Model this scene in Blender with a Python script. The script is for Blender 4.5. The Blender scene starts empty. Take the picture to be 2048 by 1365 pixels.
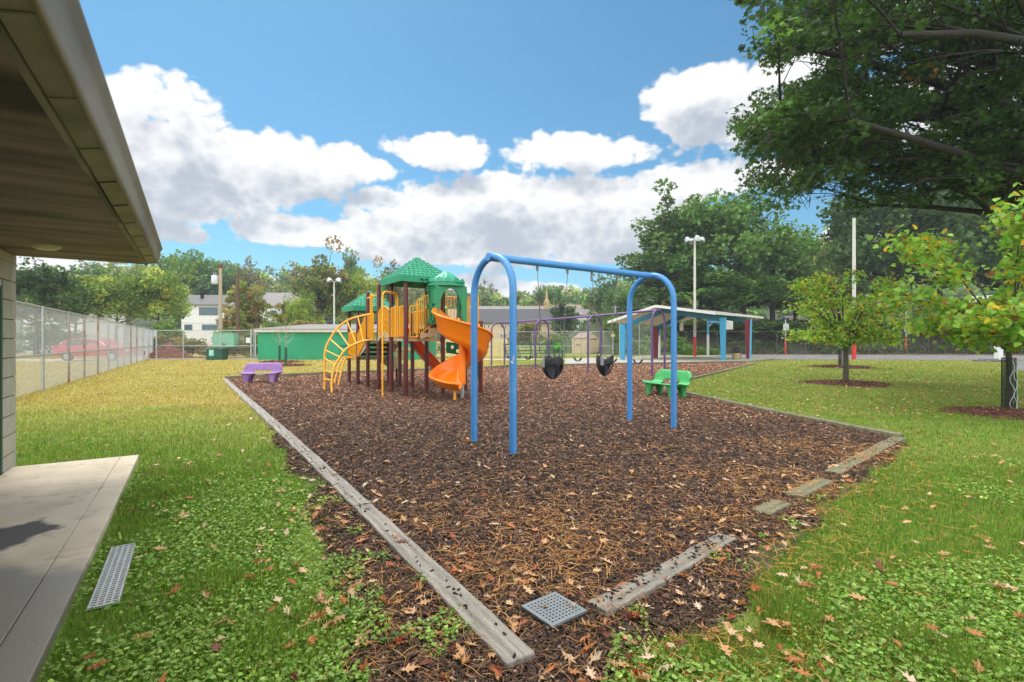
import bpy, bmesh, math, random
import numpy as np
from mathutils import Vector, Matrix

S = bpy.context.scene
COL = S.collection
FPX, CX, CY, H = 1010.0, 1024.0, 682.5, 1.4
rng = np.random.default_rng(7)
random.seed(7)
PI = math.pi

def G(px, py, z=0.0):
    Y = (H - z) * FPX / (py - CY)
    return Vector(((px - CX) * Y / FPX, Y, z))
def P(px, py, Y):
    return Vector(((px - CX) * Y / FPX, Y, H + (CY - py) * Y / FPX))
D1 = Vector((-0.533, 0.846, 0)).normalized()
D2 = Vector((0.846, 0.533, 0)).normalized()
def W(s, t, z=0.0):
    return D1 * s + D2 * t + Vector((0, 0, z))
def lin(c):
    c = c / 255.0
    return c / 12.92 if c <= 0.04045 else ((c + 0.055) / 1.055) ** 2.4
def rgb(r, g, b, k=1.0):
    return (lin(r) * k, lin(g) * k, lin(b) * k)

# ------------------------------------------------------------------ materials
def nodes_of(name):
    m = bpy.data.materials.new(name); m.use_nodes = True
    nt = m.node_tree
    b = nt.nodes['Principled BSDF']
    return m, nt, b
def mat(name, c, rough=0.5, var=0.12, vscale=6.0, bump=0.0, bscale=60.0, metal=0.0, c2=None, c2scale=2.0, c2lo=0.5, c2hi=0.65, stretch=(1, 1, 1), spec=0.5, rot=0.0):
    m, nt, b = nodes_of(name)
    N, L = nt.nodes, nt.links
    tc = N.new('ShaderNodeTexCoord')
    mp = N.new('ShaderNodeMapping'); mp.vector_type = 'TEXTURE'; mp.inputs['Rotation'].default_value = (0, 0, math.radians(rot)); mp.inputs['Scale'].default_value = tuple(1 / q for q in stretch)
    L.new(tc.outputs['Object'], mp.inputs[0])
    nz = N.new('ShaderNodeTexNoise'); nz.inputs['Scale'].default_value = vscale; nz.inputs['Detail'].default_value = 5
    L.new(mp.outputs[0], nz.inputs['Vector'])
    mr = N.new('ShaderNodeMapRange'); mr.inputs[1].default_value = 0.25; mr.inputs[2].default_value = 0.75
    mr.inputs[3].default_value = 1 - var; mr.inputs[4].default_value = 1 + var
    L.new(nz.outputs[0], mr.inputs[0])
    base = None
    if c2:
        n2 = N.new('ShaderNodeTexNoise'); n2.inputs['Scale'].default_value = c2scale; n2.inputs['Detail'].default_value = 6
        L.new(mp.outputs[0], n2.inputs['Vector'])
        r2 = N.new('ShaderNodeMapRange'); r2.inputs[1].default_value = c2lo; r2.inputs[2].default_value = c2hi
        L.new(n2.outputs[0], r2.inputs[0])
        mx = N.new('ShaderNodeMix'); mx.data_type = 'RGBA'
        mx.inputs[6].default_value = (*c, 1); mx.inputs[7].default_value = (*c2, 1)
        L.new(r2.outputs[0], mx.inputs[0]); base = mx.outputs[2]
    vm = N.new('ShaderNodeVectorMath'); vm.operation = 'SCALE'
    if base: L.new(base, vm.inputs[0])
    else: vm.inputs[0].default_value = c
    L.new(mr.outputs[0], vm.inputs['Scale'])
    L.new(vm.outputs[0], b.inputs['Base Color'])
    b.inputs['Roughness'].default_value = rough; b.inputs['Metallic'].default_value = metal
    b.inputs['Specular IOR Level'].default_value = spec
    if bump:
        nb = N.new('ShaderNodeTexNoise'); nb.inputs['Scale'].default_value = bscale; nb.inputs['Detail'].default_value = 4
        L.new(mp.outputs[0], nb.inputs['Vector'])
        bp = N.new('ShaderNodeBump'); bp.inputs['Strength'].default_value = bump; bp.inputs['Distance'].default_value = 0.02
        L.new(nb.outputs[0], bp.inputs['Height']); L.new(bp.outputs[0], b.inputs['Normal'])
    return m
def leafmat(name, rough=0.45, trans=0.35, spec=0.4):
    m, nt, b = nodes_of(name)
    N, L = nt.nodes, nt.links
    at = N.new('ShaderNodeAttribute'); at.attribute_name = 'Col'
    L.new(at.outputs['Color'], b.inputs['Base Color'])
    b.inputs['Roughness'].default_value = rough; b.inputs['Specular IOR Level'].default_value = spec
    if trans > 0:
        tr = N.new('ShaderNodeBsdfTranslucent')
        vm = N.new('ShaderNodeVectorMath'); vm.operation = 'MULTIPLY'; vm.inputs[1].default_value = (1.25, 1.35, 0.7)
        L.new(at.outputs['Color'], vm.inputs[0]); L.new(vm.outputs[0], tr.inputs['Color'])
        mx = N.new('ShaderNodeMixShader'); mx.inputs[0].default_value = trans
        L.new(b.outputs[0], mx.inputs[1]); L.new(tr.outputs[0], mx.inputs[2])
        L.new(mx.outputs[0], N['Material Output'].inputs['Surface'])
    return m

# ------------------------------------------------------------------ objects
def tag(o, label=None, cat=None, group=None, kind=None):
    if label: o['label'] = label
    if cat: o['category'] = cat
    if group: o['group'] = group
    if kind: o['kind'] = kind
    return o
def thing(name, label, cat, loc=(0, 0, 0), rotz=0.0, group=None):
    o = bpy.data.objects.new(name, None); COL.objects.link(o)
    o.location = loc; o.rotation_euler = (0, 0, rotz); o.empty_display_size = 0.2
    return tag(o, label, cat, group)
def children(o):
    return [c for c in COL.objects if c.parent == o]
KIDS = {}
def link(o, parent=None):
    COL.objects.link(o)
    if parent is not None:
        o.parent = parent; KIDS.setdefault(parent.name, []).append(o)
    return o
def dup(root, loc, rotz=0.0, scale=1.0, label=None, group=None):
    def cp(o, par):
        c = o.copy(); link(c, par)
        for k in list(KIDS.get(o.name, [])): cp(k, c)
        return c
    r = cp(root, None); r.location = loc; r.rotation_euler = (0, 0, rotz)
    r.scale = (scale, scale, scale) if not hasattr(scale, '__len__') else scale
    if label: r['label'] = label
    if group: r['group'] = group
    return r
def rootloc(o):
    v = Vector((0, 0, 0)); rot = 0
    while o is not None:
        v = v + o.location; o = o.parent
    return v

class MB:
    def __init__(s): s.v = []; s.f = []; s.sm = []
    def add(s, vs, fs, smooth=False):
        n = len(s.v); s.v += [Vector(v) for v in vs]
        s.f += [tuple(i + n for i in f) for f in fs]; s.sm += [smooth] * len(fs)
        return s
    def box(s, c, size, M=None):
        c = Vector(c); hx, hy, hz = [q / 2 for q in size]
        vs = [Vector((x * hx, y * hy, z * hz)) for x in (-1, 1) for y in (-1, 1) for z in (-1, 1)]
        if M is not None: vs = [M @ v for v in vs]
        return s.add([c + v for v in vs], [(0, 1, 3, 2), (4, 6, 7, 5), (0, 4, 5, 1), (2, 3, 7, 6), (0, 2, 6, 4), (1, 5, 7, 3)])
    def bar(s, p0, p1, w, h, up=(0, 0, 1)):
        p0, p1 = Vector(p0), Vector(p1); d = (p1 - p0); L = d.length; d.normalize()
        u = Vector(up); x = d.cross(u)
        if x.length < 1e-4: x = d.cross(Vector((1, 0, 0)))
        x.normalize(); z = x.cross(d)
        M = Matrix((x, d, z)).transposed()
        return s.box((p0 + p1) / 2, (w, L, h), M)
    def tube(s, pts, r, n=10, caps=True):
        pts = [Vector(p) for p in pts]; m = len(pts)
        rs = r if hasattr(r, '__len__') else [r] * m
        ref = None; rings = []
        for i, p in enumerate(pts):
            t = (pts[min(i + 1, m - 1)] - pts[max(i - 1, 0)]).normalized()
            if ref is None:
                ref = t.cross(Vector((0, 0, 1)))
                if ref.length < 1e-3: ref = t.cross(Vector((1, 0, 0)))
            a = (ref - t * ref.dot(t)).normalized(); b = t.cross(a); ref = a
            rings.append([p + (a * math.cos(2 * PI * k / n) + b * math.sin(2 * PI * k / n)) * rs[i] for k in range(n)])
        vs = [v for R in rings for v in R]
        fs = [(i * n + k, i * n + (k + 1) % n, (i + 1) * n + (k + 1) % n, (i + 1) * n + k) for i in range(m - 1) for k in range(n)]
        s.add(vs, fs, True)
        if caps:
            s.add(rings[0], [tuple(reversed(range(n)))]); s.add(rings[-1], [tuple(range(n))])
        return s
    def lathe(s, prof, c=(0, 0, 0), n=20, smooth=True):
        c = Vector(c); m = len(prof)
        vs = [c + Vector((r * math.cos(2 * PI * k / n), r * math.sin(2 * PI * k / n), z)) for r, z in prof for k in range(n)]
        fs = [(i * n + k, i * n + (k + 1) % n, (i + 1) * n + (k + 1) % n, (i + 1) * n + k) for i in range(m - 1) for k in range(n)]
        return s.add(vs, fs, smooth)
    def prism(s, poly, d):
        """extrude planar polygon (list of Vectors) by vector d"""
        poly = [Vector(p) for p in poly]; d = Vector(d); n = len(poly)
        vs = poly + [p + d for p in poly]
        fs = [tuple(reversed(range(n))), tuple(range(n, 2 * n))] + [(i, (i + 1) % n, (i + 1) % n + n, i + n) for i in range(n)]
        return s.add(vs, fs)
    def build(s, name, m, parent=None, bevel=0.0, solid=0.0, subsurf=0, offset=-1):
        o0 = rootloc(parent) if parent is not None else Vector((0, 0, 0))
        me = bpy.data.meshes.new(name)
        me.from_pydata([tuple(v - o0) for v in s.v], [], s.f)
        me.polygons.foreach_set('use_smooth', s.sm)
        bm = bmesh.new(); bm.from_mesh(me); bmesh.ops.recalc_face_normals(bm, faces=bm.faces); bm.to_mesh(me); bm.free()
        me.materials.append(m); me.update()
        o = bpy.data.objects.new(name, me); link(o, parent)
        if solid:
            q = o.modifiers.new('solid', 'SOLIDIFY'); q.thickness = solid; q.offset = offset
        if bevel:
            q = o.modifiers.new('bevel', 'BEVEL'); q.width = bevel; q.segments = 2; q.limit_method = 'ANGLE'; q.angle_limit = 0.6
        if subsurf:
            q = o.modifiers.new('sub', 'SUBSURF'); q.levels = subsurf; q.render_levels = subsurf
        return o

def single(name, mb, m, label, cat, loc, group=None, **kw):
    """a thing that is one mesh, with its origin at loc"""
    loc = Vector(loc)
    mb.v = [v - loc for v in mb.v]
    o = mb.build(name, m, None, **kw); o.location = loc
    return tag(o, label, cat, group)

def np_mesh(name, V, faces, m, colors=None, parent=None, smooth=False):
    """V (N,3) array; faces: list of (M,k) int arrays; colors per vertex (N,3)"""
    me = bpy.data.meshes.new(name)
    me.vertices.add(len(V)); me.vertices.foreach_set('co', np.ascontiguousarray(V, dtype=np.float32).ravel())
    loops = np.concatenate([f.ravel() for f in faces]).astype(np.int32)
    tot = np.concatenate([np.full(len(f), f.shape[1]) for f in faces]).astype(np.int32)
    start = np.concatenate([[0], np.cumsum(tot)[:-1]]).astype(np.int32)
    me.loops.add(len(loops)); me.loops.foreach_set('vertex_index', loops)
    me.polygons.add(len(tot)); me.polygons.foreach_set('loop_start', start)
    try: me.polygons.foreach_set('loop_total', tot)
    except Exception: pass
    me.polygons.foreach_set('use_smooth', np.full(len(tot), smooth))
    if colors is not None:
        a = me.color_attributes.new('Col', 'FLOAT_COLOR', 'POINT')
        c4 = np.ones((len(V), 4), dtype=np.float32); c4[:, :3] = colors
        a.data.foreach_set('color', c4.ravel())
    me.materials.append(m); me.update(calc_edges=True); me.validate()
    o = bpy.data.objects.new(name, me); link(o, parent)
    return o

# leaf-like templates: (verts, faces) in a unit frame, lying in XY with tip along +Y
def tpl(pts, faces=None):
    V = np.array([(p[0], p[1], p[2] if len(p) > 2 else 0.0) for p in pts], dtype=float)
    if faces is None: faces = [list(range(len(pts)))]
    return V, [np.array([f]) for f in faces]
T_DIAM = tpl([(0, -.5, 0), (.3, 0, .06), (0, .5, 0), (-.3, 0, .06)])
T_CLUMP = tpl([(-.1, -.5, 0), (.22, -.3, .1), (.5, -.1, 0), (.2, .12, -.05), (.3, .5, .1), (0, .22, 0), (-.35, .42, -.1), (-.24, .05, .05), (-.5, -.2, 0)])
T_MAPLE = tpl([(0, -.55, 0), (.07, -.22, .02), (.42, -.3, -.03), (.25, -.05, .02), (.5, .12, -.05), (.17, .15, .03), (0, .55, -.05), (-.17, .15, .03), (-.5, .12, -.05), (-.25, -.05, .02), (-.42, -.3, -.03), (-.07, -.22, .02)])
T_OAK = tpl([(0, -.75, .02), (.04, -.5, .0), (.2, -.42, .06), (.1, -.28, 0), (.42, -.12, .1), (.16, -.02, 0), (.4, .24, .12), (.12, .22, .02), (0, .6, .06), (-.12, .2, .02), (-.36, .28, .13), (-.14, -.02, 0), (-.44, -.08, .08), (-.1, -.28, 0), (-.22, -.4, .05), (-.04, -.5, 0)])
T_HEART = tpl([(0, -.38, 0), (.3, -.46, -.04), (.5, -.18, -.06), (.36, .18, -.03), (0, .55, -.1), (-.36, .18, -.03), (-.5, -.18, -.06), (-.3, -.46, -.04)])
T_DISC = tpl([(.5 * math.cos(a), .5 * math.sin(a), .06 * math.cos(3 * a)) for a in [2 * PI * k / 7 for k in range(7)]])
T_BLADE = tpl([(-.5, 0, 0), (.5, 0, 0), (.28, .55, .06), (-.28, .55, .06), (0, 1, .28)], [[0, 1, 2, 3], [3, 2, 4]])
T_CHIP = tpl([(-.5, -.5, -.5), (.4, -.5, -.4), (.5, .45, -.5), (-.35, .5, -.5), (-.3, -.42, .5), (.3, -.5, .35), (.26, .3, .5), (-.26, .5, .3)], [[4, 5, 6, 7], [0, 1, 5, 4], [1, 2, 6, 5], [2, 3, 7, 6], [3, 0, 4, 7]])
T_NEEDLE = tpl([(-.5, -.5, 0), (.5, -.5, 0), (.5, 0, .05), (-.5, 0, .05), (.4, .5, 0), (-.4, .5, 0)], [[0, 1, 2, 3], [3, 2, 4, 5]])

def scatter(pos, scale, yaw, tilt, roll, template, colors, jitter=0.0, r=None):
    """returns V, faces, C for N copies of a template; scale (N,3)"""
    r = r or rng
    T, TF = template; k = len(T); n = len(pos)
    L = T[None] * scale[:, None, :]
    if jitter: L = L + r.normal(0, jitter, L.shape) * scale[:, None, :]
    cx, sx = np.cos(tilt)[:, None], np.sin(tilt)[:, None]
    cy, sy = np.cos(roll)[:, None], np.sin(roll)[:, None]
    cz, sz = np.cos(yaw)[:, None], np.sin(yaw)[:, None]
    x, y, z = L[..., 0], L[..., 1], L[..., 2]
    x, z = x * cy + z * sy, -x * sy + z * cy
    y, z = y * cx - z * sx, y * sx + z * cx
    x, y = x * cz - y * sz, x * sz + y * cz
    V = np.stack([x, y, z], -1) + pos[:, None, :]
    off = (np.arange(n) * k)[:, None]
    groups = {}
    for f in TF: groups.setdefault(f.shape[1], []).append(f)
    faces = []
    for f in TF: faces.append((off + f).reshape(-1, f.shape[1]))
    Cc = np.repeat(colors, k, axis=0)
    return V.reshape(-1, 3), faces, Cc
def merge(parts):
    Vs, Fs, Cs, n = [], [], [], 0
    for V, F, Cc in parts:
        Vs.append(V); Cs.append(Cc); Fs += [f + n for f in F]; n += len(V)
    return np.concatenate(Vs), Fs, np.concatenate(Cs)
def palette(n, cols, weights=None, jit=0.18, r=None):
    r = r or rng
    cols = np.array(cols, dtype=float)
    i = r.choice(len(cols), n, p=None if weights is None else np.array(weights) / np.sum(weights))
    c = cols[i] * np.exp(r.normal(0, jit, (n, 1))) * (1 + r.normal(0, .05, (n, 3)))
    return np.clip(c, 0.002, 0.9)
# cheap 2-D value noise for masks
_tab = np.random.default_rng(3).random((64, 64))
def vnoise(x, y, sc):
    x = np.asarray(x) / sc; y = np.asarray(y) / sc
    xi = np.floor(x).astype(int); yi = np.floor(y).astype(int); fx = x - xi; fy = y - yi
    fx = fx * fx * (3 - 2 * fx); fy = fy * fy * (3 - 2 * fy)
    a = _tab[xi % 64, yi % 64]; b = _tab[(xi + 1) % 64, yi % 64]; c = _tab[xi % 64, (yi + 1) % 64]; d = _tab[(xi + 1) % 64, (yi + 1) % 64]
    return (a * (1 - fx) + b * fx) * (1 - fy) + (c * (1 - fx) + d * fx) * fy
def fbm(x, y, sc):
    return (vnoise(x, y, sc) + .5 * vnoise(x + 7.3, y + 2.1, sc / 2) + .25 * vnoise(x + 1.3, y + 9.1, sc / 4)) / 1.75
def inpoly(x, y, poly):
    r = np.zeros(np.shape(x), bool); n = len(poly)
    for i in range(n):
        x0, y0 = poly[i][:2]; x1, y1 = poly[(i + 1) % n][:2]
        if y0 == y1: continue
        c = ((y0 > y) != (y1 > y)) & (x < (x1 - x0) * (y - y0) / (y1 - y0) + x0)
        r ^= c
    return r
def polydist(x, y, poly):
    d = np.full(np.shape(x), 1e9); n = len(poly)
    for i in range(n):
        ax, ay = poly[i][:2]; bx, by = poly[(i + 1) % n][:2]
        vx, vy = bx - ax, by - ay; q = vx * vx + vy * vy + 1e-12
        t = np.clip(((x - ax) * vx + (y - ay) * vy) / q, 0, 1)
        d = np.minimum(d, np.hypot(x - ax - t * vx, y - ay - t * vy))
    return d

# ------------------------------------------------------------------ camera, light, sky
cam = bpy.data.cameras.new('camera'); co = bpy.data.objects.new('camera', cam); COL.objects.link(co)
co.location = (0, 0, H); co.rotation_euler = (PI / 2, 0, 0)
cam.sensor_width = 36; cam.lens = 36 * FPX / 2048; cam.clip_end = 3000; cam.clip_start = 0.05
S.camera = co
S.view_settings.view_transform = 'Standard'; S.view_settings.look = 'None'
S.view_settings.exposure = EXPOSURE = 0.36
S.render.resolution_x = 1024; S.render.resolution_y = 682

BACK_FILL = 2.2
SUN_EL, SUN_AZ = math.radians(60), math.radians(-36)     # azimuth measured from +Y towards +X
sd = Vector((math.sin(SUN_AZ) * math.cos(SUN_EL), math.cos(SUN_AZ) * math.cos(SUN_EL), math.sin(SUN_EL)))
sl = bpy.data.lights.new('sun', 'SUN'); so = bpy.data.objects.new('sun', sl); COL.objects.link(so)
sl.energy = 2.4; sl.angle = math.radians(22); sl.color = (1.0, 0.95, 0.87)
so.rotation_euler = sd.to_track_quat('Z', 'Y').to_euler()

w = bpy.data.worlds.new('World'); S.world = w; w.use_nodes = True
nt = w.node_tree; N, L = nt.nodes, nt.links
bg = N['Background']; bg.inputs['Strength'].default_value = 0.12
sky = N.new('ShaderNodeTexSky'); sky.sky_type = 'NISHITA'; sky.sun_disc = False
sky.sun_elevation = SUN_EL; sky.sun_rotation = SUN_AZ; sky.air_density = 1.0; sky.dust_density = 0.6; sky.ozone_density = 1.4
def cloud_group():
    g = bpy.data.node_groups.new('cloud_density', 'ShaderNodeTree')
    g.interface.new_socket('V', in_out='INPUT', socket_type='NodeSocketVector')
    g.interface.new_socket('D', in_out='OUTPUT', socket_type='NodeSocketFloat')
    n, l = g.nodes, g.links
    gi = n.new('NodeGroupInput'); go = n.new('NodeGroupOutput')
    # blobs given by heading / elevation: (px, py, half width px, half height px, amp)
    B = [(230, 270, 190, 120, 1.1), (420, 330, 225, 105, 1.15), (560, 325, 200, 66, 1.15), (700, 335, 115, 32, 1.0),
         (330, 210, 150, 60, .75), (250, 390, 180, 90, 1.1), (350, 472, 80, 26, .95), (880, 302, 120, 38, 1.0), (1150, 306, 175, 46, 1.0),
         (640, 468, 185, 36, 1.1), (890, 432, 215, 68, 1.2), (1080, 430, 280, 88, 1.25), (1250, 440, 200, 95, 1.15), (780, 488, 220, 34, 1.0),
         (1400, 205, 120, 75, 1.0), (1470, 235, 130, 65, .85), (1440, 365, 160, 42, .85), (1600, 135, 110, 45, 1.0), (1750, 60, 140, 60, .9), (1800, 230, 220, 90, 1.0), (2000, 150, 150, 120, 1.0),
         (1000, 500, 330, 45, 1.1), (1330, 400, 130, 60, 1.0), (320, 400, 150, 55, .95), (1050, 590, 120, 34, 1.15), (930, 575, 160, 30, .85), (130, 540, 140, 40, 1.0), (1120, 595, 90, 26, .9), (1700, 480, 80, 40, .8), (700, 585, 300, 30, .5)]
    acc = None
    for px, py, hw, hh, am in B:
        az = math.atan((px - CX) / FPX); ca = math.cos(az); el = math.atan((CY - py) / FPX * ca)
        ra = hw / FPX * ca * ca; re = hh / FPX * ca * math.cos(el) ** 2
        sb = n.new('ShaderNodeVectorMath'); sb.operation = 'SUBTRACT'; sb.inputs[1].default_value = (az, el, 0); l.new(gi.outputs[0], sb.inputs[0])
        ml = n.new('ShaderNodeVectorMath'); ml.operation = 'MULTIPLY'; ml.inputs[1].default_value = (1 / ra, 1 / re, 0); l.new(sb.outputs[0], ml.inputs[0])
        ln = n.new('ShaderNodeVectorMath'); ln.operation = 'DOT_PRODUCT'; l.new(ml.outputs[0], ln.inputs[0]); l.new(ml.outputs[0], ln.inputs[1])
        mm = n.new('ShaderNodeMath'); mm.operation = 'MULTIPLY_ADD'; mm.inputs[1].default_value = -0.75 * am; mm.inputs[2].default_value = 0.75 * am
        l.new(ln.outputs['Value'], mm.inputs[0])
        if acc is None: acc = mm.outputs[0]
        else:
            mx = n.new('ShaderNodeMath'); mx.operation = 'SMOOTH_MAX'; mx.inputs[2].default_value = 0.16
            l.new(acc, mx.inputs[0]); l.new(mm.outputs[0], mx.inputs[1]); acc = mx.outputs[0]
    mx = n.new('ShaderNodeMath'); mx.operation = 'MAXIMUM'; mx.inputs[1].default_value = -1.1; l.new(acc, mx.inputs[0]); acc = mx.outputs[0]
    # unseen cloud cover added overhead and behind the camera to soften the lighting
    sx = n.new('ShaderNodeSeparateXYZ'); l.new(gi.outputs[0], sx.inputs[0])
    ab = n.new('ShaderNodeMath'); ab.operation = 'ABSOLUTE'; l.new(sx.outputs[0], ab.inputs[0])
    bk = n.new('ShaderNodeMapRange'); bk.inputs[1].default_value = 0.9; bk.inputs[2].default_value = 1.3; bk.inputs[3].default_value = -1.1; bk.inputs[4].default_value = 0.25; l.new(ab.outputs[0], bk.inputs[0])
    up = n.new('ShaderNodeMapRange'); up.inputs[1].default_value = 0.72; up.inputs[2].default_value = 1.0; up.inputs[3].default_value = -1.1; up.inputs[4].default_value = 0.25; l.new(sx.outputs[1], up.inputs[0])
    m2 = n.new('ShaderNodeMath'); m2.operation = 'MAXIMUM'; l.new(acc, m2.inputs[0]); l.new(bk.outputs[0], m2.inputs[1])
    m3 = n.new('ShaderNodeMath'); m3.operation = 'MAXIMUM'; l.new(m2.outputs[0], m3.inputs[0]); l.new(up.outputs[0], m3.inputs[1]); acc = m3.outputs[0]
    st = n.new('ShaderNodeVectorMath'); st.operation = 'MULTIPLY'; st.inputs[1].default_value = (1, 1.35, 1); l.new(gi.outputs[0], st.inputs[0])
    nz = n.new('ShaderNodeTexNoise'); nz.noise_dimensions = '2D'; nz.inputs['Scale'].default_value = 7.5; nz.inputs['Detail'].default_value = 9; nz.inputs['Roughness'].default_value = 0.56; nz.inputs['Distortion'].default_value = 0.25
    l.new(st.outputs[0], nz.inputs['Vector'])
    n2 = n.new('ShaderNodeTexVoronoi'); n2.voronoi_dimensions = '2D'; n2.feature = 'F1'; n2.inputs['Scale'].default_value = 30; n2.inputs['Detail'].default_value = 1
    l.new(st.outputs[0], n2.inputs['Vector'])
    a1 = n.new('ShaderNodeMath'); a1.operation = 'MULTIPLY_ADD'; a1.inputs[1].default_value = 1.9; a1.inputs[2].default_value = -0.72; l.new(nz.outputs[0], a1.inputs[0])
    a2 = n.new('ShaderNodeMath'); a2.operation = 'MULTIPLY_ADD'; a2.inputs[1].default_value = -0.38; l.new(n2.outputs[0], a2.inputs[0]); l.new(a1.outputs[0], a2.inputs[2])
    a3 = n.new('ShaderNodeMath'); a3.operation = 'ADD'; l.new(a2.outputs[0], a3.inputs[0]); l.new(acc, a3.inputs[1])
    l.new(a3.outputs[0], go.inputs[0])
    return g
cg = cloud_group()
tc = N.new('ShaderNodeTexCoord'); sp = N.new('ShaderNodeSeparateXYZ'); L.new(tc.outputs['Generated'], sp.inputs[0])
az = N.new('ShaderNodeMath'); az.operation = 'ARCTAN2'; L.new(sp.outputs[0], az.inputs[0]); L.new(sp.outputs[1], az.inputs[1])
el = N.new('ShaderNodeMath'); el.operation = 'ARCSINE'; L.new(sp.outputs[2], el.inputs[0])
cb = N.new('ShaderNodeCombineXYZ'); L.new(az.outputs[0], cb.inputs[0]); L.new(el.outputs[0], cb.inputs[1])
g1 = N.new('ShaderNodeGroup'); g1.node_tree = cg; L.new(cb.outputs[0], g1.inputs[0])
of = N.new('ShaderNodeVectorMath'); of.inputs[1].default_value = (-0.012, 0.05, 0); L.new(cb.outputs[0], of.inputs[0])
g2 = N.new('ShaderNodeGroup'); g2.node_tree = cg; L.new(of.outputs[0], g2.inputs[0])
al = N.new('ShaderNodeMapRange'); al.interpolation_type = 'SMOOTHSTEP'; al.inputs[1].default_value = -0.07; al.inputs[2].default_value = 0.24; L.new(g1.outputs[0], al.inputs[0])
sh = N.new('ShaderNodeMapRange'); sh.inputs[1].default_value = -0.05; sh.inputs[2].default_value = 1.05; sh.interpolation_type = 'SMOOTHSTEP'; L.new(g2.outputs[0], sh.inputs[0])
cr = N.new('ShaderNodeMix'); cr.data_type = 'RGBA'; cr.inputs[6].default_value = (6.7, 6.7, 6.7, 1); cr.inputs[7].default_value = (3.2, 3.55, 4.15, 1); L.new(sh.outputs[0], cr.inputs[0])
# cloud out of view, overhead and behind, is boosted as added soft fill light
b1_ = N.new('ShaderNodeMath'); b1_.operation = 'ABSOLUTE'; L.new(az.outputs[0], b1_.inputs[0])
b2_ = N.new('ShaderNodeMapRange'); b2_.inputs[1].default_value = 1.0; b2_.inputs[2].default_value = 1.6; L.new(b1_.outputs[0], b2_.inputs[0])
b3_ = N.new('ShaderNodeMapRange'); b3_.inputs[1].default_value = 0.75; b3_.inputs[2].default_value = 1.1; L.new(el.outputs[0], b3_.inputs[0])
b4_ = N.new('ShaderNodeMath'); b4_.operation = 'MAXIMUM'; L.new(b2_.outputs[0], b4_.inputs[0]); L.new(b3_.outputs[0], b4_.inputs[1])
b5_ = N.new('ShaderNodeMath'); b5_.operation = 'MULTIPLY_ADD'; b5_.inputs[1].default_value = BACK_FILL; b5_.inputs[2].default_value = 1.0; L.new(b4_.outputs[0], b5_.inputs[0])
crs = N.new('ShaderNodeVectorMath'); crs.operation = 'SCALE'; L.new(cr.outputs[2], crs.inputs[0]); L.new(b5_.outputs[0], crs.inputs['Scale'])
skm = N.new('ShaderNodeVectorMath'); skm.operation = 'MULTIPLY'; skm.inputs[1].default_value = (0.39, 0.77, 0.86); L.new(sky.outputs[0], skm.inputs[0])
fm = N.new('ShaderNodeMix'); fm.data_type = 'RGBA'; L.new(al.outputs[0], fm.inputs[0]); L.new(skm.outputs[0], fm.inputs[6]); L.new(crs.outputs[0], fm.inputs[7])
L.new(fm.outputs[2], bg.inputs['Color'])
w.cycles.sampling_method = 'MANUAL'; w.cycles.sample_map_resolution = 512
# ------------------------------------------------------------------ materials in use
M = {}
M['concrete'] = mat('concrete', (.36, .33, .27), .75, .12, 5, .25, 90, c2=(.24, .22, .18), c2scale=2.2, c2lo=.48, c2hi=.7)
M['curb'] = mat('kerb concrete', (.45, .43, .38), .8, .12, 8, .2, 60)
M['block'] = mat('painted block', (.5, .46, .37), .8, .1, 7, .3, 70, c2=(.4, .36, .28), c2scale=1.4, c2lo=.5, c2hi=.75)
M['mortar'] = mat('mortar', (.16, .14, .11), .9)
M['soffit'] = mat('stained plywood', (.2, .135, .12), .7, .5, 2.6, .1, 30, c2=(.03, .018, .013), c2scale=.9, c2lo=.47, c2hi=.66, stretch=(.6, 2.1, 1), rot=32.2)
M['fascia'] = mat('weathered fascia metal', (.235, .185, .125), .5, .25, 3, .05, 30, metal=.0, c2=(.12, .09, .055), c2scale=1.6, c2lo=.45, c2hi=.7, stretch=(1.5, .4, 1), rot=32.2)
M['drip'] = mat('dull drip panel', (.19, .15, .135), .5, .25, 3, c2=(.07, .06, .055), c2scale=2, c2lo=.45, c2hi=.7)
M['strip'] = mat('soffit strip', (.2, .175, .125), .6, .3, 4, c2=(.03, .026, .02), c2scale=1.2, c2lo=.5, c2hi=.6)
M['doorgreen'] = mat('green door paint', (.02, .15, .1), .4, .08)
M['darkgreen'] = mat('dark green paint', (.01, .07, .04), .5, .12)
M['lens'] = mat('lamp lens', (.55, .5, .33), .4, .05)
M['timber'] = mat('weathered timber', (.32, .285, .235), .7, .42, 2.2, .9, 9, c2=(.15, .125, .1), c2scale=1.1, c2lo=.48, c2hi=.7, stretch=(1, 24, 1), rot=122.2)
M['timber_n'] = mat('weathered grey timber', (.29, .26, .21), .7, .42, 2.2, .9, 9, c2=(.13, .11, .085), c2scale=1.1, c2lo=.45, c2hi=.7, stretch=(1, 24, 1), rot=41.5)
M['timber_dark'] = mat('damp mossy timber', (.21, .19, .115), .7, .35, 2.2, .8, 9, c2=(.12, .12, .05), c2scale=1.2, c2lo=.4, c2hi=.65, stretch=(1, 20, 1), rot=41.5)
M['steel'] = mat('galvanised steel', (.42, .43, .43), .4, .12, 6, metal=.6)
M['wire'] = mat('galvanised wire', (.5, .5, .48), .5, .06, 4, metal=.25)
M['wire_old'] = mat('dull wire', (.1, .1, .09), .6, .1, 4, metal=.2)
M['rust'] = mat('rusty post', (.33, .31, .28), .6, .15, 5, metal=.3, c2=(.3, .12, .04), c2scale=1.3, c2lo=.5, c2hi=.6)
M['grateplastic'] = mat('grey plastic', (.17, .185, .185), .5, .08, 20)
M['boxplastic'] = mat('dark grey plastic', (.045, .052, .05), .5, .1, 10)
M['void'] = mat('dark inside', (.006, .006, .006), .9, 0)
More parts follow.
